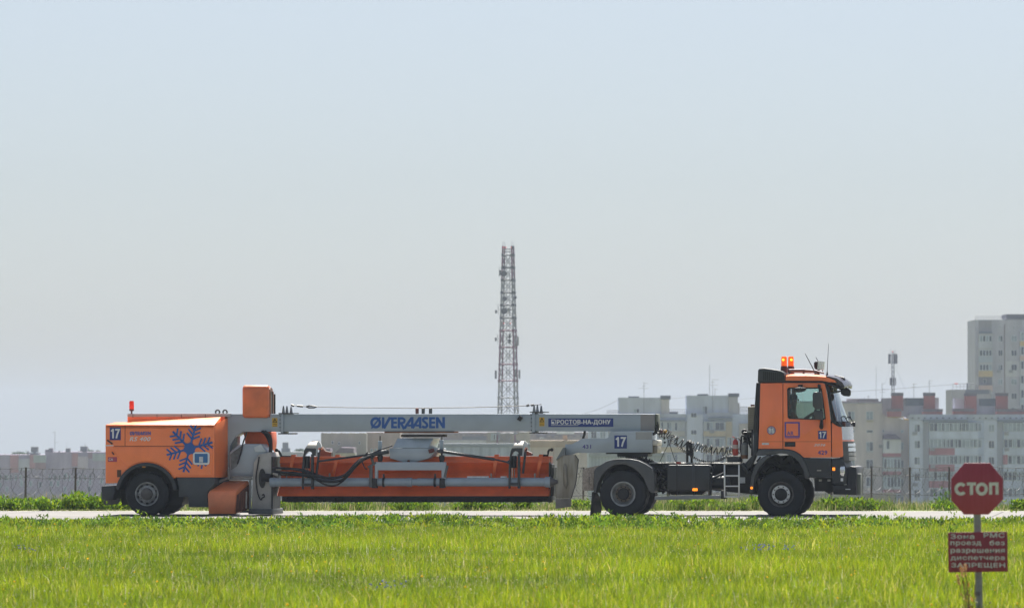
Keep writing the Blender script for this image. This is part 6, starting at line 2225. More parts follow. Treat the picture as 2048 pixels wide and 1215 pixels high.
def town():
    # ---- white panel block behind the coupling
    A = lambda x, y: (1220 + x / 6.75, 740 + y / 6.75)
    def AR(a, b, c, d):
        return (*A(a, b), *A(c, d))
    B = Block('apartment_building', 'pale panel apartment block with two stair towers on its roof, between trailer and cab', 940, (1178, 1560), 827.5, C_WHITE)
    B.roofbox('stair_tower', AR(115, 368, 690, 600), (0.50, 0.54, 0.64), 0.6, 6)
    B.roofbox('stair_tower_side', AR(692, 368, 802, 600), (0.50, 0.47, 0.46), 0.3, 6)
    B.roofbox('chimney_cap', AR(682, 340, 820, 364), C_DARK, 0.0, 2)
    B.roofbox('roof_vent', AR(250, 350, 395, 366), C_DARK, 1.0, 1.5)
    B.roofbox('stair_tower', AR(1036, 340, 1600, 600), (0.50, 0.55, 0.66), 0.6, 6)
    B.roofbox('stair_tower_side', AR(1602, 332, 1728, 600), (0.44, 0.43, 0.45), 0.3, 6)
    B.roofbox('chimney_cap', AR(1600, 310, 1745, 331), C_DARK, 0.0, 2)
    B.roofbox('roof_vent', AR(1185, 318, 1330, 338), C_DARK, 1.0, 1.5)
    B.roofbox('roof_annex', AR(1729, 440, 1752, 600), (0.4, 0.37, 0.36), 0.8, 4)
    B.roofbox('roof_slab', AR(805, 555, 920, 566), C_DARK, 0.8, 1.5)
    for k in range(4):
        B.roofbox('roof_post', AR(812 + 28 * k, 566, 820 + 28 * k, 600), C_DARK, 1.0, 0.4)
    B.box('bay', AR(1036, 590, 1250, 1900), (0.54, 0.59, 0.72), 0.9)
    for k in range(-1, 6):
        y = 575 + 231 * k
        if y > 480:
            B.window(AR(1090, y, 1166, y + 60), 0.9, odd=0.1)
    B.window(AR(1246, 482, 1315, 588), -0.5, odd=0.2)
    B.window(AR(320, 516, 396, 572), -0.5, odd=0.2)
    for x0, x1, awn in ((640, 1010, (640, 668, 1012, 685)), (1258, 1560, (1315, 640, 1645, 662))):
        B.box('awning', AR(*awn), (0.17, 0.20, 0.24), 1.5)
        for k in range(6):
            y = 700 + 216 * k
            lo = B.box('balcony', AR(x0, y + 118, x1, y + 190), C_YEL if (x0 > 1000 or k > 0) else (0.44, 0.42, 0.36), 1.2)
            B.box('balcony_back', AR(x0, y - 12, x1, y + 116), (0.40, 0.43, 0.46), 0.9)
            n = 3 if x0 < 1000 else 2
            spots = [(x0 + 48, x0 + 78), (x0 + 125, x0 + 188), (x0 + 232, x0 + 268)] if x0 < 1000 else [(1300, 1385), (1415, 1540)]
            for a, b in spots:
                B.window(AR(a, y, b, y + 110), 0.91, panes=2 if b - a > 40 else 1, odd=0.3, frame=FRAME_T)
        B.box('side_wall', AR(x1 + 2, 690, x1 + 88, 1900), C_YEL if x0 > 1000 else (0.43, 0.44, 0.46), 0.6)
    for k in range(5):
        y = 905 + 216 * k
        B.window(AR(1580, y, 1640, y + 110), 0.61, odd=0.3)
        B.box('balcony', AR(1570, y + 118, 1652, y + 170), C_BRED if k == 1 else C_WHITE, 0.8)
    B.box('parapet', (1316, 827.2, 1372, 834), (0.45, 0.48, 0.52), 0.4)
    B.box('parapet', AR(1315, 570, 1645, 625), (0.44, 0.475, 0.52), 0.4)
    B.box('side_block', AR(1742, 715, 1990, 1900), (0.42, 0.38, 0.34), 1.2)
    B.aircon(*A(1372, 825), 1.2)
    for px in (1182, 1200, 1216):
        for k in range(5):
            B.window((px, 862 + 32 * k, px + 11, 876 + 32 * k), 0.0)
    B.aerial(A(458, 0)[0], A(0, 590)[1], A(0, 160)[1], [(A(0, 172)[1], A(455, 0)[0], A(520, 0)[0]), (A(0, 212)[1], A(430, 0)[0], A(480, 0)[0]), (A(0, 243)[1], A(385, 0)[0], A(520, 0)[0])], 0.1)
    B.aerial(A(1350, 0)[0], A(0, 330)[1], A(0, -70)[1], [], 2)
    B.aerial(A(1386, 0)[0], A(0, 540)[1], A(0, 118)[1], [(A(0, 125)[1], A(1382, 0)[0], A(1475, 0)[0]), (A(0, 160)[1], A(1365, 0)[0], A(1420, 0)[0]), (A(0, 200)[1], A(1345, 0)[0], A(1460, 0)[0])], 0.1)
    B.aerial(A(1422, 0)[0], A(0, 330)[1], A(0, 240)[1], [(A(0, 255)[1], A(1415, 0)[0], A(1465, 0)[0])], 2)
    B.railing(A(805, 0)[0], A(1034, 0)[0], A(0, 525)[1], A(0, 600)[1])
    B.railing(A(-40, 0)[0], A(112, 0)[0], A(0, 540)[1], A(0, 600)[1])
    B.railing(A(1755, 0)[0], A(1860, 0)[0], A(0, 490)[1], A(0, 600)[1])

    # ---- beige brick block
    Bq = lambda x, y: (1690 + x / 7.148, 770 + y / 7.148)
    BR = lambda a, b, c, d: (*Bq(a, b), *Bq(c, d))
    B = Block('apartment_building', 'beige brick apartment block just ahead of the truck cab', 930, (1560, 1764), 804.5, C_BEIGE, scale=0.8)
    B.roofbox('roof_edge', (1600, 801.5, 1764, 805), (0.20, 0.17, 0.18), 0.5, 10)
    B.roofbox('roof_rubble', BR(200, 190, 490, 225), (0.16, 0.13, 0.13), 2, 3)
    B.roofbox('pale_roof', BR(60, 188, 250, 225), (0.52, 0.45, 0.44), 5, 3)
    B.box('cornice', BR(-60, 246, 526, 262), (0.27, 0.27, 0.28), 0.25)
    sl = MB()
    pts = [Bq(528, 380), Bq(590, 440), Bq(720, 450), Bq(880, 500), Bq(918, 500), Bq(918, 2300), Bq(528, 2300)]
    sl.prism([(lambda q: (q[0], max(q[1], B.gz)))(B.xz(*p)) for p in pts], 930.4, 942)
    B.t.part('lower_wing', sl, cmat((0.50, 0.445, 0.43), scale=0.8), smooth=0)
    for x0 in (38, 302):
        for k in range(5):
            y = 372 + (0 if k == 0 else 435 + 252 * (k - 1))
            B.window(BR(x0, y, x0 + 100, y + (118 if k == 0 else 130)), odd=0.35)
            if k != 2:
                B.box('sill_box', BR(x0 + 5, y + (120 if k == 0 else 133), x0 + 102, y + 152), (0.42, 0.38, 0.26) if k == 0 else (0.4, 0.42, 0.43), 0.5)
        B.window(BR(x0 + 5, 638, x0 + 98, 678), panes=1, odd=0)
    B.window(BR(538, 630, 562, 670), -0.4, panes=1, odd=0)
    B.window(BR(800, 636, 840, 676), -0.4, panes=1, odd=1)
    rf = MB()
    rf.prism([B.xz(*Bq(a, b)) for a, b in ((538, 770), (545, 705), (600, 692), (715, 695), (725, 712), (796, 768))], 927.8, 930.3)
    B.t.part('loggia_roof', rf, cmat((0.085, 0.06, 0.11)), smooth=0)
    for k in range(5):
        y = 772 + 258 * k
        m = B.box('loggia', BR(538, y, 792, y + 196), (0.55, 0.57, 0.6) if k == 0 else (0.42, 0.47, 0.5), 1.6)
        B.box('loggia_band', BR(536, y + 196, 790, y + 246), C_BRED, 1.65)
        for j in range(5 if k else 1):
            a = 585 if k == 0 else 546 + 48 * j
            B.window(BR(a, y + 16, a + 44, y + (140 if k == 0 else 160)), 1.6, panes=1, odd=0.5 if k else 0, frame=FRAME_T)
        B.window(BR(797, y + 40, 840, y + 150), -0.4, panes=1, odd=0.2)
    B.aircon(*Bq(515, 872))
    pp = MB()
    pts = [(600, 445), (700, 455), (830, 458), (850, 485), (910, 492)]
    pp.tube([(B.xz(*Bq(a, b))[0], 929.9, B.xz(*Bq(a, b))[1]) for a, b in pts], 0.13, 6)
    x, z = B.xz(*Bq(912, 492))
    pp.tube([(x, 929.9, z), (x, 929.9, B.gz)], 0.12, 6)
    B.t.part('gas_pipe', pp, cmat((0.5, 0.32, 0.08)), split=True)
    B.aerial(Bq(462, 0)[0], 802, Bq(0, -60)[1] - 30, [], 3, 0.03)
    B.aerial(Bq(350, 0)[0], 802, Bq(0, 140)[1], [(Bq(0, 160)[1], Bq(330, 0)[0], Bq(372, 0)[0])], 3)
    B.aerial(Bq(296, 0)[0], 802, Bq(0, 165)[1], [], 3)

    # ---- white block with the red roof parapets
    Cq = lambda x, y: (1860 + x / 7.149, 770 + y / 7.149)
    CR = lambda a, b, c, d: (*Cq(a, b), *Cq(c, d))
    B = Block('apartment_building', 'white panel apartment block with red brick chimneys, behind the stop sign', 928, (1819, 2150), 828, (0.48, 0.56, 0.73))
    B.box('parapet', (1819, 828, 2140, 839.5), (0.41, 0.45, 0.52), 0.25)
    dt = MB()
    for k in range(26):
        x, z = B.xz(1825 + k * 12.2, 835.3)
        dt.box(x - 0.18, x + 0.18, B.d - 0.31, B.d - 0.255, z - 0.12, z + 0.12)
    B.t.part('parapet_vent', dt, cmat(C_DARK), split=True, smooth=0)
    jm = MB()
    for k in range(6):
        (xa, z) = B.xz(1819.2, 843.6 + 32.6 * k)
        xb = B.xz(2145, 843)[0]
        jm.box(xa, xb, B.d - 0.02, B.d - 0.002, z - 0.04, z + 0.04)
    B.t.part('panel_joint', jm, cmat((0.25, 0.28, 0.34)), split=True, smooth=0)
    for x0 in (1828.5, 1977):
        B.box('stair_column', (x0 - 9.5, 840, x0 + 17, 1010), (0.52, 0.58, 0.72), 0.12)
        for k in range(5):
            y = 848 + 32.6 * k
            B.window((x0, y, x0 + 11.5, y + 15), 0.12, odd=0.15)
    B.aircon(1829.5, 866, 0.12)
    B.aircon(1831, 968, 0.12)
    B.box('awning', BR(1112, 488, 1750, 515), (0.16, 0.2, 0.25), 1.6)
    B.box('awning', CR(965, 492, 1420, 520), (0.16, 0.2, 0.25), 1.6)
    bays = ((1858, 1955), (2006, 2075))
    for bi, (x0, x1) in enumerate(bays):
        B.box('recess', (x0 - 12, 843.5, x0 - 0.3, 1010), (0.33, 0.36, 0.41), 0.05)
        for k in range(5):
            y = 844.5 + 32.7 * k
            B.box('balcony', (x0, y + 18, x1, y + 32.2), (0.49, 0.56, 0.70), 1.3)
            B.box('balcony_back', (x0, y, x1, y + 17.8), (0.45, 0.47, 0.48), 1.2)
            n = int((x1 - x0) / 8)
            for j in range(n):
                a = x0 + 0.6 + j * (x1 - x0 - 1) / n
                B.window((a, y + 0.6, a + (x1 - x0) / n - 0.9, y + 17), 1.205, panes=1 if TOWN.random() < 0.5 else 2, odd=0.6, frame=FRAME_T)
            if bi == 0:
                B.window((x1 + 1, y + 1, x1 + 8, y + 17), 0.0, panes=1, odd=0.5)
            if bi == 0 and k in (1, 2, 3):
                B.box('red_panel', (x0 - 0.4, y + 18.2, x0 + (50 if k < 3 else 44), y + 31.8), C_BRED, 1.36)
            if bi == 1 and k == 2:
                B.box('red_panel', (x0 - 0.4, y - 1, x0 + 8, y + 18), C_BRED, 1.36)
        B.aircon(x0 + 5, 866 if bi else 897.5, 1.4)
        B.aircon(x0 + 6, 898 if bi else 932, 1.4)
    for r in (BR(612, 342, 810, 416), BR(1115, 345, 1400, 412), CR(335, 340, 640, 410), CR(955, 345, 1900, 412)):
        B.roofbox('brick_parapet', r, C_RED, 0.6, 2)
        B.roofbox('parapet_cap', (r[0] - 0.3, r[1] - 1.2, r[2] + 0.3, r[1] + 0.2), (0.13, 0.10, 0.11), 0.5, 2.2)
    for r in (BR(690, 118, 850, 330), BR(1150, 118, 1308, 326), CR(522, 122, 688, 400), CR(970, 122, 1138, 330)):
        B.roofbox('brick_chimney', r, C_RED, 3.0, 2)
        B.roofbox('chimney_cap', (r[0] - 0.5, r[1] - 2.2, r[2] + 0.5, r[1] - 0.1), (0.09, 0.075, 0.09), 2.9, 2.2)
    for r, c in ((BR(565, 180, 690, 420), (0.43, 0.41, 0.43)), (BR(838, 180, 1310, 420), (0.42, 0.42, 0.45)), (BR(1310, 172, 1374, 330), (0.44, 0.40, 0.40)), (CR(388, 182, 520, 410), (0.50, 0.45, 0.47)),
                 (CR(672, 185, 1090, 412), (0.43, 0.43, 0.46))):
        B.roofbox('lift_house', r, c, 5.0, 4)
    for r in (BR(893, 178, 1250, 258), CR(742, 186, 1082, 262)):
        B.roofbox('dark_roof', r, (0.07, 0.09, 0.11), 4.5, 5)
    B.aerial(Bq(560, 0)[0], 795, Bq(0, -30)[1], [(Bq(0, -28)[1], Bq(556, 0)[0], Bq(600, 0)[0]), (Bq(0, 95)[1], Bq(520, 0)[0], Bq(605, 0)[0]), (Bq(0, 50)[1], Bq(556, 0)[0], Bq(605, 0)[0])], 5)
    B.aerial(Bq(1015, 0)[0], 795, 765, [(767, 1828, 1840), (773, 1826, 1838)], 5)
    B.aerial(Bq(1225, 0)[0], 787, 759, [(760.5, 1859, 1868), (766, 1857, 1866)], 3)

    # ---- grey roof house further back and tall tower block
    B = Block('roof_building', 'grey flat building with a dark roof rail, rising behind the white block', 985, (1904, 1982), 778.5, (0.31, 0.30, 0.30), cat='building')
    B.roofbox('dark_roof', CR(505, 62, 845, 95), (0.10, 0.11, 0.13), -0.3, 8)
    B.railing(1906, 1950, 767, 778, 0.3, 6)
    for px in (1911, 1914.5):
        x, z = B.xz(px, 766.5)
        B.t.part('roof_lamp', MB().ball((x, B.d + 0.3, z), 0.14, 8), REDLAMP)
    x, z = B.xz(1934.5, 765)
    B.t.part('roof_mast', MB().box(x - 0.1, x + 0.1, B.d + 0.3, B.d + 0.5, z - 1.6, z), cmat(C_DARK), smooth=0)
    Dq = lambda x, y: (1900 + x / 6.75, 610 + y / 6.75)
    DR = lambda a, b, c, d: (*Dq(a, b), *Dq(c, d))
    B = Block('tower_block', 'tall beige tower block at the right edge, highest of the buildings', 1060, (1950.4, 2150), 639, (0.42, 0.42, 0.47), 18, scale=0.8)
    B.box('loggia_shadow', DR(385, 205, 562, 374), (0.29, 0.28, 0.285), 0.05)  # dark sheet painted as the shadow in the top recess
    B.roofbox('roof_house', DR(772, 140, 1700, 195), (0.20, 0.20, 0.22), 1.0, 10)
    B.roofbox('roof_house_cap', DR(765, 120, 1700, 142), (0.10, 0.10, 0.12), 0.6, 11)
    B.railing(Dq(345, 0)[0], Dq(715, 0)[0], Dq(0, 148)[1], Dq(0, 196)[1], 0.3, 10)
    B.box('awning', DR(388, 358, 562, 380), (0.13, 0.16, 0.2), 1.5)
    pal = [(0.46, 0.49, 0.54), (0.36, 0.42, 0.48), (0.5, 0.38, 0.17), (0.5, 0.37, 0.33), (0.42, 0.42, 0.44)]
    for k in range(8):
        y = 385 + 194 * k
        if k == 3:
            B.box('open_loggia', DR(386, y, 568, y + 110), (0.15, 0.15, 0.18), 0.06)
            B.window(DR(446, y + 30, 486, y + 90), 0.07, panes=1, odd=0)
        else:
            B.box('loggia', DR(386, y, 562, y + 112), (0.42, 0.43, 0.44), 1.2)
            for j in range(4):
                B.window(DR(394 + 42 * j, y + 28, 430 + 42 * j, y + 106), 1.2, panes=1, odd=0.35, frame=FRAME_T)
        B.box('parapet', DR(384, y + 112, 568, y + 192), pal[k % 5], 1.3)
        B.window(DR(650, y + 25, 710, y + 106), odd=0.2)
        B.window(DR(826, y + 25, 902, y + 106), odd=0.3)
        if k == 2:
            B.box('white_patch', DR(738, y - 20, 944, y + 190), (0.52, 0.53, 0.55), 0.045)
            B.window(DR(826, y + 25, 902, y + 106), 0.05, odd=0.2)
            B.aircon(*Dq(820, y + 120))
            B.aircon(*Dq(660, y + 120))
        B.box('loggia', DR(942, y - 30, 1150, y + 100), (0.40, 0.44, 0.47), 1.0)
        for j in range(3):
            B.window(DR(950 + 44 * j, y - 20, 990 + 44 * j, y + 90), 1.0, panes=1, odd=0.3)
        B.box('parapet', DR(942, y + 100, 1150, y + 164), pal[(k + 2) % 5], 1.1)
    dp = MB()
    x, z = B.xz(*Dq(735, 255))
    B.t.part('drain_pipe', MB().tube([(x, B.d - 0.1, z), (x, B.d - 0.1, B.gz)], 0.09, 6), cmat((0.2, 0.14, 0.14)))
    for a, b in ((672, 268), (862, 280)):
        B.window(DR(a - 8, b, a + 8, b + 42), panes=1, odd=0)

    # ---- dark brick rows at the left
    E = lambda x, y: (x / 9.309, 880 + y / 9.309)
    ER = lambda a, b, c, d: (*E(a, b), *E(c, d))
    plum = (0.34, 0.28, 0.38)
    B = Block('brick_row', 'dim plum brick row at the far left with a pale panel, behind the fence', 1150, (-160, 91), 908.5, plum)
    B.box('brick_bay', ER(190, 270, 350, 600), (0.40, 0.19, 0.19), 0.3)
    B.box('pale_panel', ER(350, 340, 552, 560), (0.44, 0.44, 0.5), 0.5)
    B.box('brick_bay', ER(552, 262, 660, 520), (0.40, 0.19, 0.19), 0.3)
    B.box('green_panel', ER(625, 272, 858, 412), (0.33, 0.37, 0.37), 0.5)
    B.box('brick_band', ER(660, 412, 858, 540), (0.24, 0.13, 0.12), 0.3)
    B.roofbox('water_tank', ER(560, 120, 680, 190), (0.13, 0.14, 0.15), 2, 3)
    B.roofbox('tank_stem', ER(598, 188, 640, 235), (0.13, 0.14, 0.15), 3, 1)
    B.roofbox('tank_base', ER(535, 232, 706, 275), (0.14, 0.15, 0.16), 2, 4)
    B.roofbox('roof_vent', ER(494, 198, 512, 270), (0.14, 0.14, 0.15), 2, 1)
    B.aerial(E(980, 0)[0] - 0.3, 905, 862, [(864, 99, 106), (884, 105, 114)], 6)
    for x, y in ((130, 690), (10, 830), (130, 910), (400, 800), (570, 800), (750, 820)):
        B.window(ER(x - 26, y - 50, x + 26, y + 55), panes=1, odd=0.9)
    for k in range(9):
        B.window(ER(-300 + 95 * k, 640, -255 + 95 * k, 745), panes=1, odd=0.1)
    B2 = Block('brick_row', 'dim plum brick row with a pinkish panel and roof vents, touching the trailer rear end', 1151, (91, 330), 903, plum)
    B2.box('brick_bay', ER(1340, 235, 1450, 480), (0.40, 0.19, 0.19), 0.3)
    B2.box('pale_panel', ER(1450, 298, 1640, 530), (0.47, 0.40, 0.45), 0.5)
    B2.box('brick_bay', ER(1640, 230, 1720, 330), (0.24, 0.12, 0.12), 0.3)
    B2.box('green_panel', ER(1725, 245, 2100, 380), (0.34, 0.37, 0.38), 0.4)
    B2.roofbox('brick_chimney', ER(832, 172, 900, 260), (0.15, 0.12, 0.14), 1, 2)
    B2.roofbox('brick_chimney', ER(900, 145, 972, 215), (0.15, 0.13, 0.15), 1, 2)
    B2.roofbox('roof_vent', ER(1215, 148, 1296, 215), (0.14, 0.14, 0.15), 1, 2)
    B2.roofbox('roof_vent', ER(1082, 192, 1104, 220), (0.14, 0.14, 0.15), 1, 1)
    B2.roofbox('water_tank', ER(1482, 112, 1604, 175), (0.13, 0.14, 0.15), 2, 3)
    B2.roofbox('tank_stem', ER(1510, 172, 1590, 212), (0.14, 0.14, 0.16), 3, 1)
    B2.aerial(E(1562, 0)[0], 892, 886, [], 3)
    B2.aerial(E(1220, 0)[0], 897, 884, [(884.5, 130, 135)], 3, 0.02)
    for x, y in ((955, 800), (1080, 800), (1225, 660), (1210, 910), (1680, 780), (1890, 740), (1660, 900), (1450, 790)):
        B2.window(ER(x - 26, y - 50, x + 26, y + 55), panes=1, odd=0.9)
    for k in range(9):
        B2.window(ER(900 + 95 * k, 640, 940 + 95 * k, 745), panes=1, odd=0.1)

    # ---- low roofs and blocks seen under the beam
    G = lambda x, y: (540 + x / 7.877, 855 + y / 7.877)
    GR = lambda a, b, c, d: (*G(a, b), *G(c, d))
    B = Block('low_house', 'low grey house with a dark roof tank, seen between the duct and the plough guard', 1120, (400, 606), 903, (0.33, 0.34, 0.37), cat='building')
    B.roofbox('water_tank', GR(190, 230, 278, 288), (0.15, 0.17, 0.19), 2, 3)
    B.roofbox('tank_stem', GR(212, 286, 258, 322), (0.15, 0.17, 0.19), 3, 1)
    B.roofbox('tank_base', GR(170, 318, 306, 362), (0.16, 0.18, 0.2), 2, 4)
    for k in range(7):
        B.window((552 + 8 * k, 916, 556.5 + 8 * k, 925), panes=1)
    B = Block('flat_block', 'plain beige flat block under the beam left of the hopper', 700, (642, 733), 866, (0.41, 0.375, 0.34), cat='building')
    for k in range(14):
        B.roofbox('roof_slab', (643 + k * 6.3, 864.6 + (k * 7 % 3) * 0.5, 647.5 + k * 6.3, 866.4), (0.46, 0.44, 0.42), 0.2, 2)
    for x, y in ((663, 881), (676, 883), (717, 882)):
        B.window((x, y, x + 4, y + 6), panes=1, odd=0.1)
    rf = MB()
    rf.prism([B.xz(*G(a, b)) for a, b in ((1075, 388), (1165, 302), (1366, 306), (1370, 388))], 686, 699)
    B.t.part('annex_roof', rf, cmat((0.17, 0.13, 0.17)), smooth=0)
    B.box('annex', (676, 904, 714, 930), (0.45, 0.44, 0.43), 8, depth=7.9)
    rf = MB().prism([B.xz(*G(a, b)) for a, b in ((885, 385), (900, 320), (990, 320), (995, 385))], 690, 699)
    B.t.part('annex_roof', rf, cmat((0.2, 0.16, 0.2)), smooth=0)
    B = Block('pinkish_block', 'pinkish plastered block under the beam just behind the hopper', 705, (732.5, 800), 864, (0.45, 0.355, 0.325), cat='building')
    for k in range(3):
        B.window((741 + 8 * k, 896, 746 + 8 * k, 905), panes=1)
    H = lambda x, y: (860 + x / 4.655, 855 + y / 4.655)
    HR = lambda a, b, c, d: (*H(a, b), *H(c, d))
    B = Block('long_shed', 'long rust brown shed roofs on the rise, under the beam right of the hopper', 1000, (780, 1002), 864, (0.30, 0.235, 0.215), 30, cat='shed')
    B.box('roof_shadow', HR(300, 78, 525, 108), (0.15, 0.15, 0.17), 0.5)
    B.box('pale_front', HR(130, 112, 525, 150), (0.42, 0.41, 0.40), 0.6)
    for k in range(16):
        B.box('roof_patch', HR(140 + k * 24, 56 + (k * 5) % 9, 156 + k * 24, 64 + (k * 5) % 9), (0.36, 0.30, 0.27) if k % 2 else (0.24, 0.2, 0.2), 0.4)
    B = Block('beige_hall', 'beige hall with a glazed upper bay, under the beam left of the right plough guard', 900, (975, 1060), 863, (0.37, 0.325, 0.27), cat='hall')
    B.box('front_band', HR(525, 118, 730, 150), (0.33, 0.3, 0.27), 0.4)
    B.box('glazed_bay', HR(566, 52, 650, 118), (0.33, 0.38, 0.42), 0.5)
    for k in range(4):
        B.window(HR(570 + k * 20, 58, 588 + k * 20, 108), 0.5, panes=1, odd=0.5)
    B = Block('ribbed_hall', 'long pale blue ribbed metal hall behind the plough blade', 760, (800, 1062), 887.5, (0.38, 0.44, 0.52), cat='hall')
    B.roofbox('roof_edge', (800, 886.3, 1062, 888.2), (0.19, 0.22, 0.25), -0.3, 12)
    rnd = random.Random(9)
    for k in range(30):
        a = 866 + k * 6.2
        B.box('wall_sheet', (a, 889 + rnd.uniform(0, 6), a + 4.6, 925), (0.40, 0.46, 0.54) if k % 3 else (0.32, 0.37, 0.45), 0.15)
    B = Block('plaster_house', 'long pinkish white plastered house with an ochre eave, beside the steel deflector', 600, (1061, 1179), 886, (0.53, 0.475, 0.44), cat='building')
    B.roofbox('eave', (1060, 880, 1180, 887), (0.42, 0.33, 0.25), -0.3, 10)
    B.roofbox('chimney', HR(1240, 70, 1280, 130), (0.43, 0.33, 0.23), 2, 1)
    B.box('drain_pipe', (1106, 887, 1108.5, 1005), (0.42, 0.33, 0.28), 0.2)
    B = Block('far_roofs', 'hazy brown roofs above the plastered house, left of the number seventeen gooseneck', 1050, (1040, 1190), 863.5, (0.29, 0.245, 0.235), 30, cat='building')
    for r, c in ((HR(1178, 30, 1342, 56), (0.75, 0.76, 0.76)), (HR(905, 28, 955, 56), (0.72, 0.74, 0.76)), (HR(1020, 88, 1060, 96), (0.7, 0.72, 0.73))):
        B.box('white_sheet', r, c, 0.8)
    for k in range(14):
        B.box('roof_patch', HR(960 + k * 34, 66 + (k * 7) % 12, 985 + k * 34, 78 + (k * 7) % 12), (0.2, 0.18, 0.2) if k % 2 else (0.36, 0.3, 0.27), 0.5)
    B = Block('blue_shed', 'pale blue corrugated shed over the truck rear wheel, before the white block', 560, (1178, 1330), 905, (0.40, 0.45, 0.52), cat='shed')
    for k in range(22):
        a = 1180 + k * 6.6
        B.box('wall_rib', (a, 906.5, a + 2.4, 990), (0.46, 0.51, 0.57), 0.12)
    B.roofbox('roof_edge', (1178, 904, 1330, 906), (0.30, 0.33, 0.36), -0.3, 8)
    B = Block('low_wall', 'low mauve grey concrete wall beyond the fence, under the truck', 480, (1335, 1790), 984, (0.33, 0.32, 0.35), 0.4, cat='wall')


town()


# ------------------------------------------------------------------ lattice masts
def build_mast():
    d = 900
    cx = W(1016.3, 830, d).x
    gz = ground_z(cx, d) - 0.3
    T = Thing('lattice_mast', 'tall four legged red and white lattice radio mast with dishes, rising over the beam', 'radio mast', (cx, d, gz))
    GR_ = mat('mast white', (0.25, 0.25, 0.29), 0.6, var=0.1)
    RD = mat('mast red', (0.17, 0.045, 0.085), 0.6, var=0.15)
    DK = mat('mast dark fittings', (0.06, 0.06, 0.075), 0.6)
    ppm = F / d
    zof = lambda py: W(1016, py, d).z
    ztop = zof(492)
    rad = lambda z: (13.2 + (23.9 - 13.2) * (zof(503) - z) / (zof(503) - zof(828))) / ppm
    al = math.radians(33)
    def leg(k, z):
        a = al + k * PI / 2
        r = rad(z)
        return Vector((cx + r * math.cos(a), d + r * math.sin(a), z))
    lv = [ztop + 0.0] + [zof(p) for p in (510, 535, 560, 585, 610, 635.5, 660.7, 694, 728, 761, 795, 830, 866, 905, 945)] + [gz]
    def colour(z):
        p = HY - (z - CAMH) * ppm
        return RD if (p < 548 or 655 < p < 763 or p > 850) else GR_
    for k in range(4):
        for a, b in zip(lv, lv[1:]):
            T.part('leg', MB().tube([leg(k, a), leg(k, b)], 0.15, 6), colour((a + b) / 2 - 0.01))
    for i, z in enumerate(lv[1:-1]):
        m = MB()
        for k in range(4):
            m.tube([leg(k, z), leg(k + 1, z)], 0.13, 5)
            m.box(*[v for c in zip(leg(k, z) - Vector((0.2, 0.2, 0.22)), leg(k, z) + Vector((0.2, 0.2, 0.22))) for v in c])
        T.part('ring', m, DK if i < 6 else RD if i < 10 else GR_)
        nx = lv[i + 2]
        m = MB()
        for k in range(4):
            m.tube([leg(k, z), leg(k + 1, nx)], 0.06, 4)
            m.tube([leg(k + 1, z), leg(k, nx)], 0.06, 4)
        T.part('bracing', m, GR_)
    m = MB()
    for dx in (-0.28, 0.28):
        m.tube([(cx + dx, d - 0.2, gz), (cx + dx, d - 0.2, zof(500))], 0.05, 5)
    z = gz
    while z < zof(505):
        m.tube([(cx - 0.28, d - 0.2, z), (cx + 0.28, d - 0.2, z)], 0.03, 4)
        z += 0.5
    T.part('ladder', m, GR_)
    for py in (498, 503):
        m = MB()
        for k in range(4):
            m.tube([leg(k, zof(py)), leg(k + 1, zof(py))], 0.05, 4)
        T.part('top_rail', m, DK)
    M1 = lambda x, y: (975 + x / 6.75, 480 + y / 6.75)
    M2 = lambda x, y: (975 + x / 6.75, 650 + y / 6.75)
    for q, x, y, r in ((M1, 222, 452, 41), (M1, 234, 790, 30), (M1, 226, 955, 42), (M1, 376, 772, 20), (M1, 342, 97, 18), (M1, 288, 938, 26)):
        p = W(*q(x, y), d - 1.6)
        rr = r / 6.75 / ppm
        T.part('dish', MB().tube([(p.x, p.y, p.z), (p.x, p.y + 0.25, p.z), (p.x, p.y + 0.6, p.z)], [rr, rr, rr * 0.4], 16), DK if r != 26 else GR_)
    for q, x, y, w_, h in ((M1, 172, 440, 22, 70), (M1, 115, 965, 24, 44), (M2, 112, 190, 24, 46), (M2, 378, 230, 24, 110), (M2, 412, 215, 20, 120), (M2, 112, 665, 26, 110), (M2, 380, 650, 26, 105), (M2, 432, 660, 24, 120), (M2, 300, 145, 30, 50), (M2, 296, 220, 34, 55), (M1, 365, 1120, 36, 90)):
        p = W(*q(x, y), d - 0.5)
        hw, hh = w_ / 13.5 / ppm, h / 13.5 / ppm
        T.part('panel_antenna', MB().box(p.x - hw, p.x + hw, p.y - 0.2, p.y + 0.1, p.z - hh, p.z + hh), GR_ if x > 300 else DK)
    m = MB()
    for q, x, y0, y1 in ((M1, 158, 360, 495), (M1, 143, 870, 1000), (M2, 137, 120, 248), (M2, 150, 610, 720), (M1, 375, 1050, 1170), (M2, 402, 140, 290), (M2, 420, 600, 720)):
        a, b = W(*q(x, y0), d - 0.3), W(*q(x, y1), d - 0.3)
        e = W(*q(200 if x < 250 else 340, y0 + 60), d - 0.3)
        m.tube([(a.x, a.y, a.z), (b.x, b.y, b.z)], 0.04, 5)
        m.tube([(a.x, a.y, e.z), (e.x, e.y, e.z)], 0.04, 5)
    T.part('antenna_bracket', m, DK, split=False)
    for k in range(4):
        p = leg(k, ztop)
        T.part('lightning_rod', MB().tube([p, p + Vector((0, 0, 0.9))], 0.03, 4), GR_)
    for x, y in ((215, 97), (250, 100), (322, 98), (220, 1120), (310, 1122)):
        p = W(*M1(x, y), d - 1.4)
        T.part('warning_lamp', MB().ball((p.x, p.y, p.z), 0.12, 8), REDLAMP)

    # second, slim mast behind the white block
    d = 970
    ppm = F / d
    cx = W(1786, 780, d).x
    gz = ground_z(cx, d) - 0.3
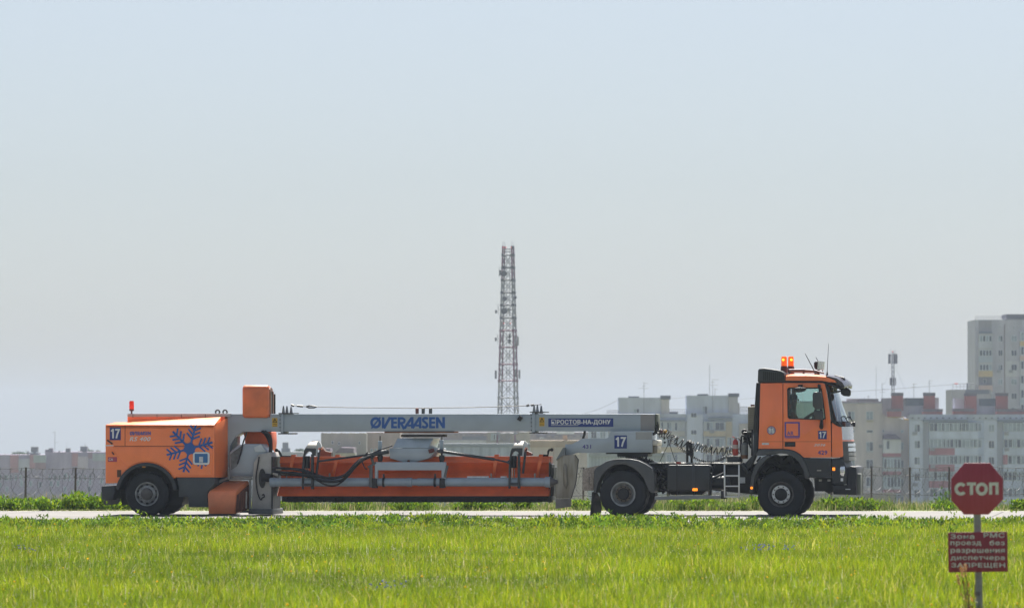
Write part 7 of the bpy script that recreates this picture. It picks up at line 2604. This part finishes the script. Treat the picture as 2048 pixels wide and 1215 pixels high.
    T = Thing('lattice_mast', 'slim roofline mast crowned by a round cluster of antennas, behind the red chimney', 'radio mast', (cx, d, gz))
    Q = lambda x, y: W(1740 + x / 11.05, 690 + y / 11.05, d)
    top = Q(500, 190).z
    r = 3.0 / ppm
    for k in range(4):
        a = PI / 4 + k * PI / 2
        T.part('leg', MB().tube([(cx + r * 1.3 * math.cos(a), d + r * 1.3 * math.sin(a), gz), (cx + r * math.cos(a), d + r * math.sin(a), top)], 0.07, 5), DK)
    z = gz
    i = 0
    m = MB()
    while z < top:
        for k in range(4):
            a, b = PI / 4 + k * PI / 2, PI / 4 + (k + 1) * PI / 2
            rr = r * (1.3 - 0.3 * (z - gz) / (top - gz))
            m.tube([(cx + rr * math.cos(a), d + rr * math.sin(a), z), (cx + rr * math.cos(b), d + rr * math.sin(b), z + 0.9)], 0.04, 4)
        z += 0.9
    T.part('bracing', m, GR_)
    for zc_, n, rr, hw, hh in ((Q(500, 300).z, 9, 0.78, 0.14, 0.95), (Q(500, 800).z, 7, 0.55, 0.1, 0.75)):
        for k in range(n):
            a = 2 * PI * k / n + 0.3
            x, y = cx + rr * math.cos(a), d + rr * math.sin(a)
            T.part('panel_antenna', MB().box(x - hw, x + hw, y - hw, y + hw, zc_ - hh, zc_ + hh), DK if k % 3 else GR_)
        m = MB()
        for dz in (-0.6, 0.6):
            m.tube([(cx + rr * math.cos(2 * PI * k / 12), d + rr * math.sin(2 * PI * k / 12), zc_ + dz) for k in range(13)], 0.04, 4)
        T.part('antenna_ring', m, DK, split=True)
    p = Q(498, 140)
    T.part('warning_lamp', MB().ball((p.x, p.y, p.z), 0.13, 8), REDLAMP)
    for x in (450, 560):
        a, b = Q(x, 190), Q(x, 60)
        T.part('lightning_rod', MB().tube([(a.x, d, a.z), (b.x, d, b.z)], 0.025, 4), GR_)
    g = MB()
    for x0, y0, x1, y1 in ((470, 470, 300, 850), (560, 480, 760, 1000)):
        a, b = Q(x0, y0), Q(x1, y1)
        g.tube([(a.x, d, a.z), (b.x, d - 3, b.z)], 0.02, 4)
    T.part('guy_wire', g, GR_, split=True)


build_mast()

# overhead wires strung from roof to roof
def wire(label, pts, d, r=0.035):
    mb = MB().tube(spline([tuple(W(a, b, d)) for a, b in pts], 6), r, 4)
    p = W(*pts[0], d)
    single('overhead_wire', mb, mat('aerial grey', (0.12, 0.12, 0.14), 0.6), label, 'wire', (p.x, p.y, p.z), 'wires between the roofs')


wire('thin dark wire sagging across the sky right of the cab', [(1690, 783), (1760, 779), (1840, 773.5), (1910, 768), (1960, 765)], 935)
wire('faint wire running down to the left from the first stair tower', [(1236, 799), (1215, 810), (1190, 820), (1160, 829)], 945)
wire('faint wire between the second stair tower and the cab', [(1475, 798), (1490, 797), (1510, 795), (1560, 790)], 945, 0.025)
wire('faint wire crossing the gap between the two stair towers', [(1339, 796.5), (1355, 795.5), (1374, 794)], 945, 0.025)


# ------------------------------------------------------------------ plants
def leaf_object(name, V, Fc, tones, m, kind=None):
    """V (n,3) points, Fc list of equal-length faces as an array, tones (n,3)"""
    me = bpy.data.meshes.new(name)
    me.vertices.add(len(V))
    me.vertices.foreach_set('co', np.ascontiguousarray(V, dtype=np.float32).ravel())
    tot = sum(f.size for f in Fc)
    me.loops.add(tot)
    me.loops.foreach_set('vertex_index', np.concatenate([f.ravel() for f in Fc]).astype(np.int32))
    starts, o = [], 0
    for f in Fc:
        starts.append(o + np.arange(len(f)) * f.shape[1])
        o += f.size
    starts = np.concatenate(starts)
    me.polygons.add(len(starts))
    me.polygons.foreach_set('loop_start', starts.astype(np.int32))
    at = me.attributes.new('tone', 'FLOAT_COLOR', 'POINT')
    at.data.foreach_set('color', np.concatenate([tones, np.ones((len(tones), 1))], 1).astype(np.float32).ravel())
    me.update(calc_edges=True)
    me.validate()
    me.materials.append(m)
    o = bpy.data.objects.new(name, me)
    COL.objects.link(o)
    if kind:
        o['kind'] = kind
    return o


def smooth_noise(x, y, rng, scale, n=24):
    """cheap value field: sum of random waves"""
    out = np.zeros_like(x)
    for _ in range(n):
        a = rng.uniform(0, 2 * PI)
        k = rng.uniform(0.4, 1.6) / scale
        out += np.sin((x * math.cos(a) + y * math.sin(a)) * k + rng.uniform(0, 2 * PI))
    return out / math.sqrt(n / 2)


def blades(X, Y, Zg, H, Wd, rng, lean=0.35, tones=None, az=None):
    n = len(X)
    th = rng.uniform(0, 2 * PI, n) if az is None else az
    ph = rng.uniform(0, 2 * PI, n)
    ln = np.abs(rng.normal(0, lean, n)) * H
    dx, dy = np.cos(ph) * ln, np.sin(ph) * ln
    sx, sy = np.cos(th) * Wd / 2, np.sin(th) * Wd / 2
    V = np.empty((n, 5, 3))
    V[:, 0] = np.stack([X - sx, Y - sy, Zg], 1)
    V[:, 1] = np.stack([X + sx, Y + sy, Zg], 1)
    V[:, 2] = np.stack([X + dx * 0.35 + sx * 0.8, Y + dy * 0.35 + sy * 0.8, Zg + H * 0.6], 1)
    V[:, 3] = np.stack([X + dx * 0.35 - sx * 0.8, Y + dy * 0.35 - sy * 0.8, Zg + H * 0.6], 1)
    V[:, 4] = np.stack([X + dx, Y + dy, Zg + H], 1)
    b = np.arange(n)[:, None] * 5
    quads = b + np.array([[0, 1, 2, 3]])
    tris = b + np.array([[3, 2, 4]])
    T = np.repeat(tones[:, None, :], 5, 1) if tones is not None else None
    return V.reshape(-1, 3), quads, tris, T.reshape(-1, 3)


def merge(parts):
    V, Q, Tt, C = [], [], [], []
    o = 0
    for v, q, t, c in parts:
        V.append(v)
        Q.append(q + o)
        Tt.append(t + o)
        C.append(c)
        o += len(v)
    return np.concatenate(V), [np.concatenate(Q), np.concatenate(Tt)], np.concatenate(C)


def gz_arr(x, y):
    v = -math.sin(TRUCK_A) * x + math.cos(TRUCK_A) * (y - 121.2)
    z = np.interp(v, [-1e4, 7.5, 14, 95, 800, 5200], [0, 0, -0.08, -2.35, -17, -36])
    return z + TILT * np.clip(x, -300, 300), v


def pick(rng, n, cols, wts):
    i = rng.choice(len(cols), n, p=np.array(wts) / sum(wts))
    c = np.array(cols)[i]
    return c * rng.uniform(0.75, 1.25, (n, 1)) * rng.uniform(0.93, 1.07, (n, 3))


def meadow():
    rng = np.random.default_rng(5)
    parts = []
    def region(n, d0, d1, extra=4.0):
        y = np.sqrt(rng.uniform(d0 ** 2, d1 ** 2, n))
        x = rng.uniform(-1, 1, n) * (y * 0.1045 + extra)
        return x, y
    # grass blades
    x, y = region(520000, 50, 110)
    z, v = gz_arr(x, y)
    k = v < -13.2 + 0.6 * smooth_noise(x, y, rng, 1.2)
    x, y, z, v = x[k], y[k], z[k], v[k]
    patch = smooth_noise(x, y, rng, 2.6)
    patch2 = smooth_noise(x, y, rng, 0.8)
    patch3 = smooth_noise(x, y, rng, 0.16)
    n = len(x)
    H = np.clip(rng.lognormal(-2.05, 0.26, n) * (1 + 0.16 * patch + 0.08 * patch2 + 0.14 * patch3), 0.08, 0.5)
    edge = np.clip((v + 24) / 10, 0, 1)
    H *= 1 - 0.45 * edge
    green = pick(rng, n, [(0.180, 0.245, 0.008), (0.138, 0.205, 0.010), (0.225, 0.272, 0.010), (0.085, 0.15, 0.020), (0.32, 0.33, 0.08), (0.36, 0.31, 0.15)], [28, 29, 15, 22, 6, 4])
    t = np.clip(0.5 + 0.25 * patch2 + 0.2 * patch + 0.25 * patch3, 0, 1)[:, None]
    green = green * (0.78 + 0.56 * t) * np.concatenate([0.93 + 0.14 * t, np.ones_like(t), 1.1 - 0.3 * t], 1)
    parts.append(blades(x, y, z, H, rng.uniform(0.005, 0.010, n), rng, 0.45, green))
    # thin pale seed stalks
    x, y = region(4500, 50, 106)
    z, v = gz_arr(x, y)
    n = len(x)
    parts.append(blades(x, y, z, rng.uniform(0.14, 0.27, n), np.full(n, 0.006), rng, 0.28, pick(rng, n, [(0.42, 0.40, 0.20), (0.50, 0.47, 0.34), (0.25, 0.28, 0.08)], [3, 2, 3])))
    V, Fc, C = merge(parts)
    o = leaf_object('meadow_grass', V, Fc, C, GRASSM, 'stuff')
    props(o, 'bright green meadow grass filling the foreground', 'grass')

    # broad-leaved weeds along the far edge of the meadow
    parts = []
    n0 = 4200
    u = rng.uniform(-17, 17, n0)
    vv = -13.6 - np.abs(rng.normal(0, 3.2, n0))
    ca, sa = math.cos(TRUCK_A), math.sin(TRUCK_A)
    px = ca * u - sa * vv
    py = 121.2 + sa * u + ca * vv
    cl = smooth_noise(px, py, rng, 0.9)
    keep = cl > -0.55
    px, py, cl = px[keep], py[keep], cl[keep]
    hz = np.clip(0.13 + 0.06 * cl + rng.uniform(-0.04, 0.05, len(px)), 0.05, 0.34)
    tall = rng.random(len(px)) < 0.035
    hz[tall] *= 1.6
    rep = 16
    x = np.repeat(px, rep) + rng.normal(0, 0.06, len(px) * rep)
    y = np.repeat(py, rep) + rng.normal(0, 0.06, len(px) * rep)
    zg, _ = gz_arr(x, y)
    hh = np.repeat(hz, rep)
    z = zg + hh * rng.uniform(0.25, 1.0, len(x))
    col = pick(rng, len(px), [(0.16, 0.25, 0.018), (0.09, 0.17, 0.02), (0.24, 0.30, 0.015), (0.06, 0.12, 0.022)], [4, 3, 3, 2])
    parts.append(blades(x, y, z, rng.uniform(0.035, 0.085, len(x)), rng.uniform(0.02, 0.045, len(x)), rng, 0.9, np.repeat(col, rep, 0)))
    # stems
    zg, _ = gz_arr(px, py)
    parts.append(blades(px, py, zg, hz, np.full(len(px), 0.008), rng, 0.15, col * 0.8))
    V, Fc, C = merge(parts)
    o = leaf_object('meadow_weeds', V, Fc, C, LEAFM, 'stuff')
    props(o, 'leafy weeds lining the near edge of the concrete road', 'weeds')

    # flower heads and seed fluff: small round heads
    def heads(name, label, n, d0, d1, rad, col, h0, h1, sel=None):
        y = np.sqrt(rng.uniform(d0 ** 2, d1 ** 2, n))
        x = rng.uniform(-1, 1, n) * (y * 0.105 + 1)
        if sel:
            x, y = sel(n)
        zg, v = gz_arr(x, y)
        z = zg + rng.uniform(h0, h1, n)
        r = rad * rng.uniform(0.7, 1.3, n)
        dirs = np.array([(1, 0, 0), (-1, 0, 0), (0, 1, 0), (0, -1, 0), (0, 0, 0.8), (0, 0, -0.8)])
        V = (np.stack([x, y, z], 1)[:, None, :] + dirs[None] * r[:, None, None]).reshape(-1, 3)
        b = np.arange(n)[:, None] * 6
        tr = np.concatenate([b + np.array([t]) for t in ((0, 2, 4), (2, 1, 4), (1, 3, 4), (3, 0, 4), (2, 0, 5), (1, 2, 5), (3, 1, 5), (0, 3, 5))])
        c = np.repeat(np.array([col]) * rng.uniform(0.8, 1.2, (n, 1)), 6, 0)
        o = leaf_object(name, V, [tr], c, LEAFM, 'stuff')
        props(o, label, 'flowers')
    heads('yellow_flowers', 'scattered small yellow flowers in the meadow', 220, 52, 108, 0.015, (0.75, 0.50, 0.01), 0.12, 0.22)
    heads('seed_heads', 'scattered pale fluffy seed heads in the meadow', 1800, 52, 108, 0.012, (0.46, 0.48, 0.30), 0.10, 0.21)
    def blue(n):
        c = [(W(1500, 1112, 85).x, 81.0), (W(1545, 1112, 85).x, 81.0), (W(30, 1110, 80).x, 82), (W(778, 1192, 63).x, 62.5)]
        i = rng.integers(0, 4, n)
        cx = np.array([c[k][0] for k in i]) + rng.normal(0, 0.12, n)
        cy = np.array([c[k][1] for k in i]) + rng.normal(0, 0.3, n)
        return cx, cy
    heads('blue_flowers', 'few small patches of blue flowers in the meadow', 80, 60, 90, 0.014, (0.16, 0.19, 0.45), 0.14, 0.24, blue)


meadow()


def verge():
    rng = np.random.default_rng(9)
    ca, sa = math.cos(TRUCK_A), math.sin(TRUCK_A)
    def at(u, v):
        x = ca * u - sa * v
        y = 121.2 + sa * u + ca * v
        return x, y
    parts = []
    n = 60000
    u = rng.uniform(-34, 34, n)
    v = 5.6 + np.abs(rng.exponential(6.0, n))
    x, y = at(u, v)
    z, _ = gz_arr(x, y)
    pt = smooth_noise(x, y, rng, 2.0)
    H = np.clip(0.13 + 0.09 * pt + rng.normal(0, 0.05, n), 0.05, 0.6) * (1 + np.clip((v - 8) / 12, 0, 1) * 0.8)
    col = pick(rng, n, [(0.09, 0.145, 0.02), (0.12, 0.17, 0.03), (0.18, 0.19, 0.06), (0.34, 0.30, 0.17), (0.06, 0.10, 0.03)], [4, 3, 3, 3, 3])
    parts.append(blades(x, y, z, H, rng.uniform(0.008, 0.018, n), rng, 0.35, col))
    # tall dry grass at the foot of the fence
    n = 30000
    x = rng.uniform(-40, 36, n)
    y = 220 + x * 0.7 - rng.uniform(1, 22, n)
    y = 220 - rng.uniform(0, 45, n)
    z, _ = gz_arr(x, y)
    pt = smooth_noise(x, y, rng, 3.5)
    H = np.clip(0.62 + 0.25 * pt + rng.normal(0, 0.15, n), 0.1, 1.5)
    dry = (x < -14) & (rng.random(n) < 0.55)
    col = pick(rng, n, [(0.13, 0.18, 0.04), (0.20, 0.22, 0.08), (0.30, 0.26, 0.14), (0.09, 0.14, 0.03)], [4, 3, 2, 3])
    col[dry] = np.array([0.36, 0.22, 0.13]) * rng.uniform(0.8, 1.2, (dry.sum(), 1))
    parts.append(blades(x, y, z, H, rng.uniform(0.012, 0.03, n), rng, 0.25, col))
    V, Fc, C = merge(parts)
    o = leaf_object('verge_grass', V, Fc, C, GRASSM, 'stuff')
    props(o, 'patchy tall grass between the road and the wire fence', 'grass')

    # bushy weeds on the far edge of the road
    protos = []
    for k in range(6):
        r = np.random.default_rng(40 + k)
        nl = 420
        rx, ry, rz = r.uniform(0.42, 0.75), 0.4, r.uniform(0.30, 0.42)
        lob = [(r.uniform(-0.6, 0.6), r.uniform(-0.4, 0.4), r.uniform(0.35, 1.0)) for _ in range(7)]
        li = r.integers(0, 7, nl)
        L_ = np.array(lob)[li]
        px = (L_[:, 0] + r.normal(0, 0.2, nl)) * rx
        py = (L_[:, 1] + r.normal(0, 0.25, nl)) * ry
        pz = np.abs(L_[:, 2] * r.uniform(0.15, 1.0, nl) + r.normal(0, 0.06, nl)) * rz
        c = pick(r, nl, [(0.18, 0.29, 0.015), (0.11, 0.20, 0.015), (0.25, 0.34, 0.012), (0.07, 0.14, 0.018)], [4, 4, 2, 3])
        v_, q_, t_, c_ = blades(px, py, pz, r.uniform(0.05, 0.10, nl), r.uniform(0.035, 0.07, nl), r, 0.9, c)
        st = blades(L_[:40, 0] * rx, L_[:40, 1] * ry, np.zeros(40), L_[:40, 2] * rz, np.full(40, 0.01), r, 0.2, np.full((40, 3), 0.07) * np.array([1, 1.7, 0.4]))
        V, Fc, C = merge([(v_, q_, t_, c_), st])
        protos.append((V, Fc, C))
    objs = []
    for k, (V, Fc, C) in enumerate(protos):
        objs.append(leaf_object('weed_bush', V, Fc, C, LEAFM))
    used = set()
    rnd = random.Random(31)
    spots = []
    pxs = []
    x = -60
    while x < 240:
        pxs.append((x, rnd.uniform(0.8, 1.15)))
        x += rnd.uniform(22, 34)
    pxs += [(25, 1.1), (150, 1.1), (178, 1.0)]
    pxs += [(a + rnd.uniform(-6, 6), rnd.uniform(0.55, 0.95)) for a in (545, 562, 600, 690, 715, 730, 800, 845, 850, 925, 935, 950, 975, 1040, 1158, 1330, 1355, 1372, 1400, 1420, 1440, 1470, 1500, 1516, 1640, 1655)]
    pxs += [(a + rnd.uniform(-6, 6), rnd.uniform(0.6, 1.0)) for a in (1690, 1710, 1728, 1745, 1890, 2040, 2060)]
    for i, (px, s) in enumerate(pxs):
        d = 127.4 + rnd.uniform(0, 2.2)
        p = W(px, 1010, d)
        d = 121.2 + (6.0 + rnd.uniform(0, 1.6) + math.sin(TRUCK_A) * p.x) / math.cos(TRUCK_A)
        p = W(px, 1010, d)
        k = i % 6
        if k not in used:
            o = objs[k]
            used.add(k)
        else:
            o = objs[k].copy()
            COL.objects.link(o)
        o.location = (p.x, d, ground_z(p.x, d) - 0.01)
        o.rotation_euler = (0, 0, rnd.uniform(0, 6.28))
        o.scale = (s, s, s * rnd.uniform(0.85, 1.1))
        props(o, 'low leafy green weed bush on the far edge of the road', 'weed bush', 'weed bushes along the far road edge')

    # shrub beside the fence right of the second post
    r = np.random.default_rng(77)
    nl = 900
    px = r.normal(0, 0.42, nl)
    pz = np.abs(r.normal(0.55, 0.35, nl)) * (1 - 0.5 * np.abs(px))
    c = pick(r, nl, [(0.05, 0.11, 0.03), (0.08, 0.15, 0.03), (0.035, 0.08, 0.025)], [3, 3, 2])
    v_, q_, t_, c_ = blades(px, r.normal(0, 0.4, nl), pz, r.uniform(0.08, 0.16, nl), r.uniform(0.05, 0.1, nl), r, 0.8, c)
    o = leaf_object('shrub', v_, [q_, t_], c_, LEAFM)
    for d in (205.0,):
        p = W(1888, 1010, d)
        o.location = (p.x, d, W(1888, 1012, d).z)
        o.location.z = ground_z(p.x, d)
        o.scale = (0.95, 0.95, 1.15)
    props(o, 'dark green shrub at the fence just left of the stop sign', 'shrub')


verge()


def dry_weed():
    """rust coloured dock and grass plumes in front of the notice board's post"""
    d = 55.2
    r = np.random.default_rng(15)
    base = W(1935, 1215, d)
    gz = ground_z(base.x, d)
    mb = MB()
    T = Thing('dry_weed', 'tall rusty brown dried weed standing left of the sign post', 'dry weed', (base.x, d, gz))
    tips = [((1921, 1130), (1938, 1230)), ((1929, 1128), (1940, 1230)), ((1914, 1148), (1934, 1235)), ((1950, 1168), (1941, 1235)), ((1926, 1160), (1937, 1235)), ((1933, 1166), (1942, 1235))]
    STM = mat('rusty stalk', (0.26, 0.15, 0.055), 0.8, var=0.25)
    for i, (a, b) in enumerate(tips):
        p, q = W(*a, d), W(*b, d)
        m = Vector(((p.x + q.x) / 2 + r.uniform(-0.02, 0.02), d + r.uniform(-0.05, 0.05), (p.z + q.z) / 2))
        T.part('stalk', MB().tube(spline([(q.x, d, gz - 0.02), (q.x, d, q.z), m, (p.x, d, p.z)], 5), 0.0045, 5), STM)
    parts = []
    for a, b in tips[:3]:
        p, q = W(*a, d), W(*b, d)
        n = 130
        f = r.uniform(0, 0.24, n)
        x = p.x + (q.x - p.x) * f + r.normal(0, 0.008, n)
        z = p.z + (q.z - p.z) * f
        parts.append(blades(x, d + r.normal(0, 0.012, n), z, r.uniform(0.01, 0.022, n), r.uniform(0.004, 0.008, n), r, 0.7, pick(r, n, [(0.45, 0.24, 0.10), (0.5, 0.33, 0.17)], [1, 1])))
    n = 90
    f = r.uniform(0.3, 1, n)
    i = r.integers(0, 6, n)
    P = np.array([[W(*tips[k][0], d).x, W(*tips[k][0], d).z] for k in i])
    Q = np.array([[W(*tips[k][1], d).x, W(*tips[k][1], d).z] for k in i])
    pos = P + (Q - P) * f[:, None]
    parts.append(blades(pos[:, 0] + r.normal(0, 0.012, n), d + r.normal(0, 0.03, n), pos[:, 1], r.uniform(0.03, 0.07, n), r.uniform(0.008, 0.018, n), r, 0.8, pick(r, n, [(0.10, 0.14, 0.03), (0.25, 0.2, 0.06), (0.36, 0.12, 0.05)], [3, 2, 1])))
    V, Fc, C = merge(parts)
    o = leaf_object('plume', V - np.array(T.base), Fc, C, LEAFM)
    o.parent = T.o


dry_weed()


# ------------------------------------------------------------------ trees between the far rows
def tree(px, top, w_px, d, label, seed):
    r = np.random.default_rng(seed)
    p = W(px, top, d)
    gz = ground_z(p.x, d)
    ppm = F / d
    R = w_px / ppm / 2
    T = Thing('far_tree', label, 'tree', (p.x, d, gz), group='trees behind the brick rows')
    hgt = p.z - gz
    tr = MB().tube([(p.x, d, gz - 0.3), (p.x + 0.1, d, gz + hgt * 0.5), (p.x, d, gz + hgt * 0.85)], [0.3, 0.2, 0.07], 8)
    for k in range(5):
        a = k * 1.3
        tr.tube([(p.x + 0.1, d, gz + hgt * (0.45 + 0.06 * k)), (p.x + math.cos(a) * R * 0.7, d + math.sin(a) * R * 0.7, gz + hgt * (0.65 + 0.05 * k))], [0.1, 0.04], 6)
    T.part('trunk', tr, mat('bark', (0.07, 0.05, 0.04), 0.9))
    n = 2600
    lob = r.normal(0, 0.5, (12, 3)) * np.array([R, R, R * 0.5])
    i = r.integers(0, 12, n)
    q = lob[i] + r.normal(0, 0.3, (n, 3)) * np.array([R, R, R * 0.5])
    x, y, z = p.x + q[:, 0], d + q[:, 1], gz + hgt - R * 0.75 + q[:, 2] - 0.02 * q[:, 0] ** 2
    z = np.minimum(z, p.z + 0.1)
    c = pick(r, n, [(0.05, 0.085, 0.03), (0.08, 0.11, 0.03), (0.035, 0.06, 0.025)], [3, 2, 2])
    v_, q_, t_, c_ = blades(x, y, z, r.uniform(0.18, 0.34, n), r.uniform(0.15, 0.28, n), r, 0.9, c)
    o = leaf_object('crown', v_ - np.array(T.base), [q_, t_], c_, CROWNM)
    o.parent = T.o


tree(39, 900, 34, 1175, 'hazy dark tree crown left of the roof tank, over the left brick row', 1)
tree(176, 899, 22, 1185, 'hazy dark tree crown right of the second roof tank', 2)
tree(197, 902, 16, 1185, 'small hazy tree crown at the end of the row beside the trailer', 3)
tree(600, 898, 20, 1140, 'small hazy tree crown over the low house under the beam', 4)


# ------------------------------------------------------------------ the air between
def haze():
    m = bpy.data.materials.new('pale haze')
    m.use_nodes = True
    n, l = m.node_tree.nodes, m.node_tree.links
    n.remove(n['Principled BSDF'])
    v = n.new('ShaderNodeVolumePrincipled')
    v.inputs['Color'].default_value = (0.59, 0.675, 0.90, 1)
    v.inputs['Density'].default_value = 0.0002
    v.inputs['Anisotropy'].default_value = -0.2
    l.new(v.outputs[0], n['Material Output'].inputs['Volume'])
    mb = MB().box(-950, 950, -80, 5300, -45, 40)
    o = make_obj('haze', mb, m, smooth=0)
    o['kind'] = 'stuff'


haze()
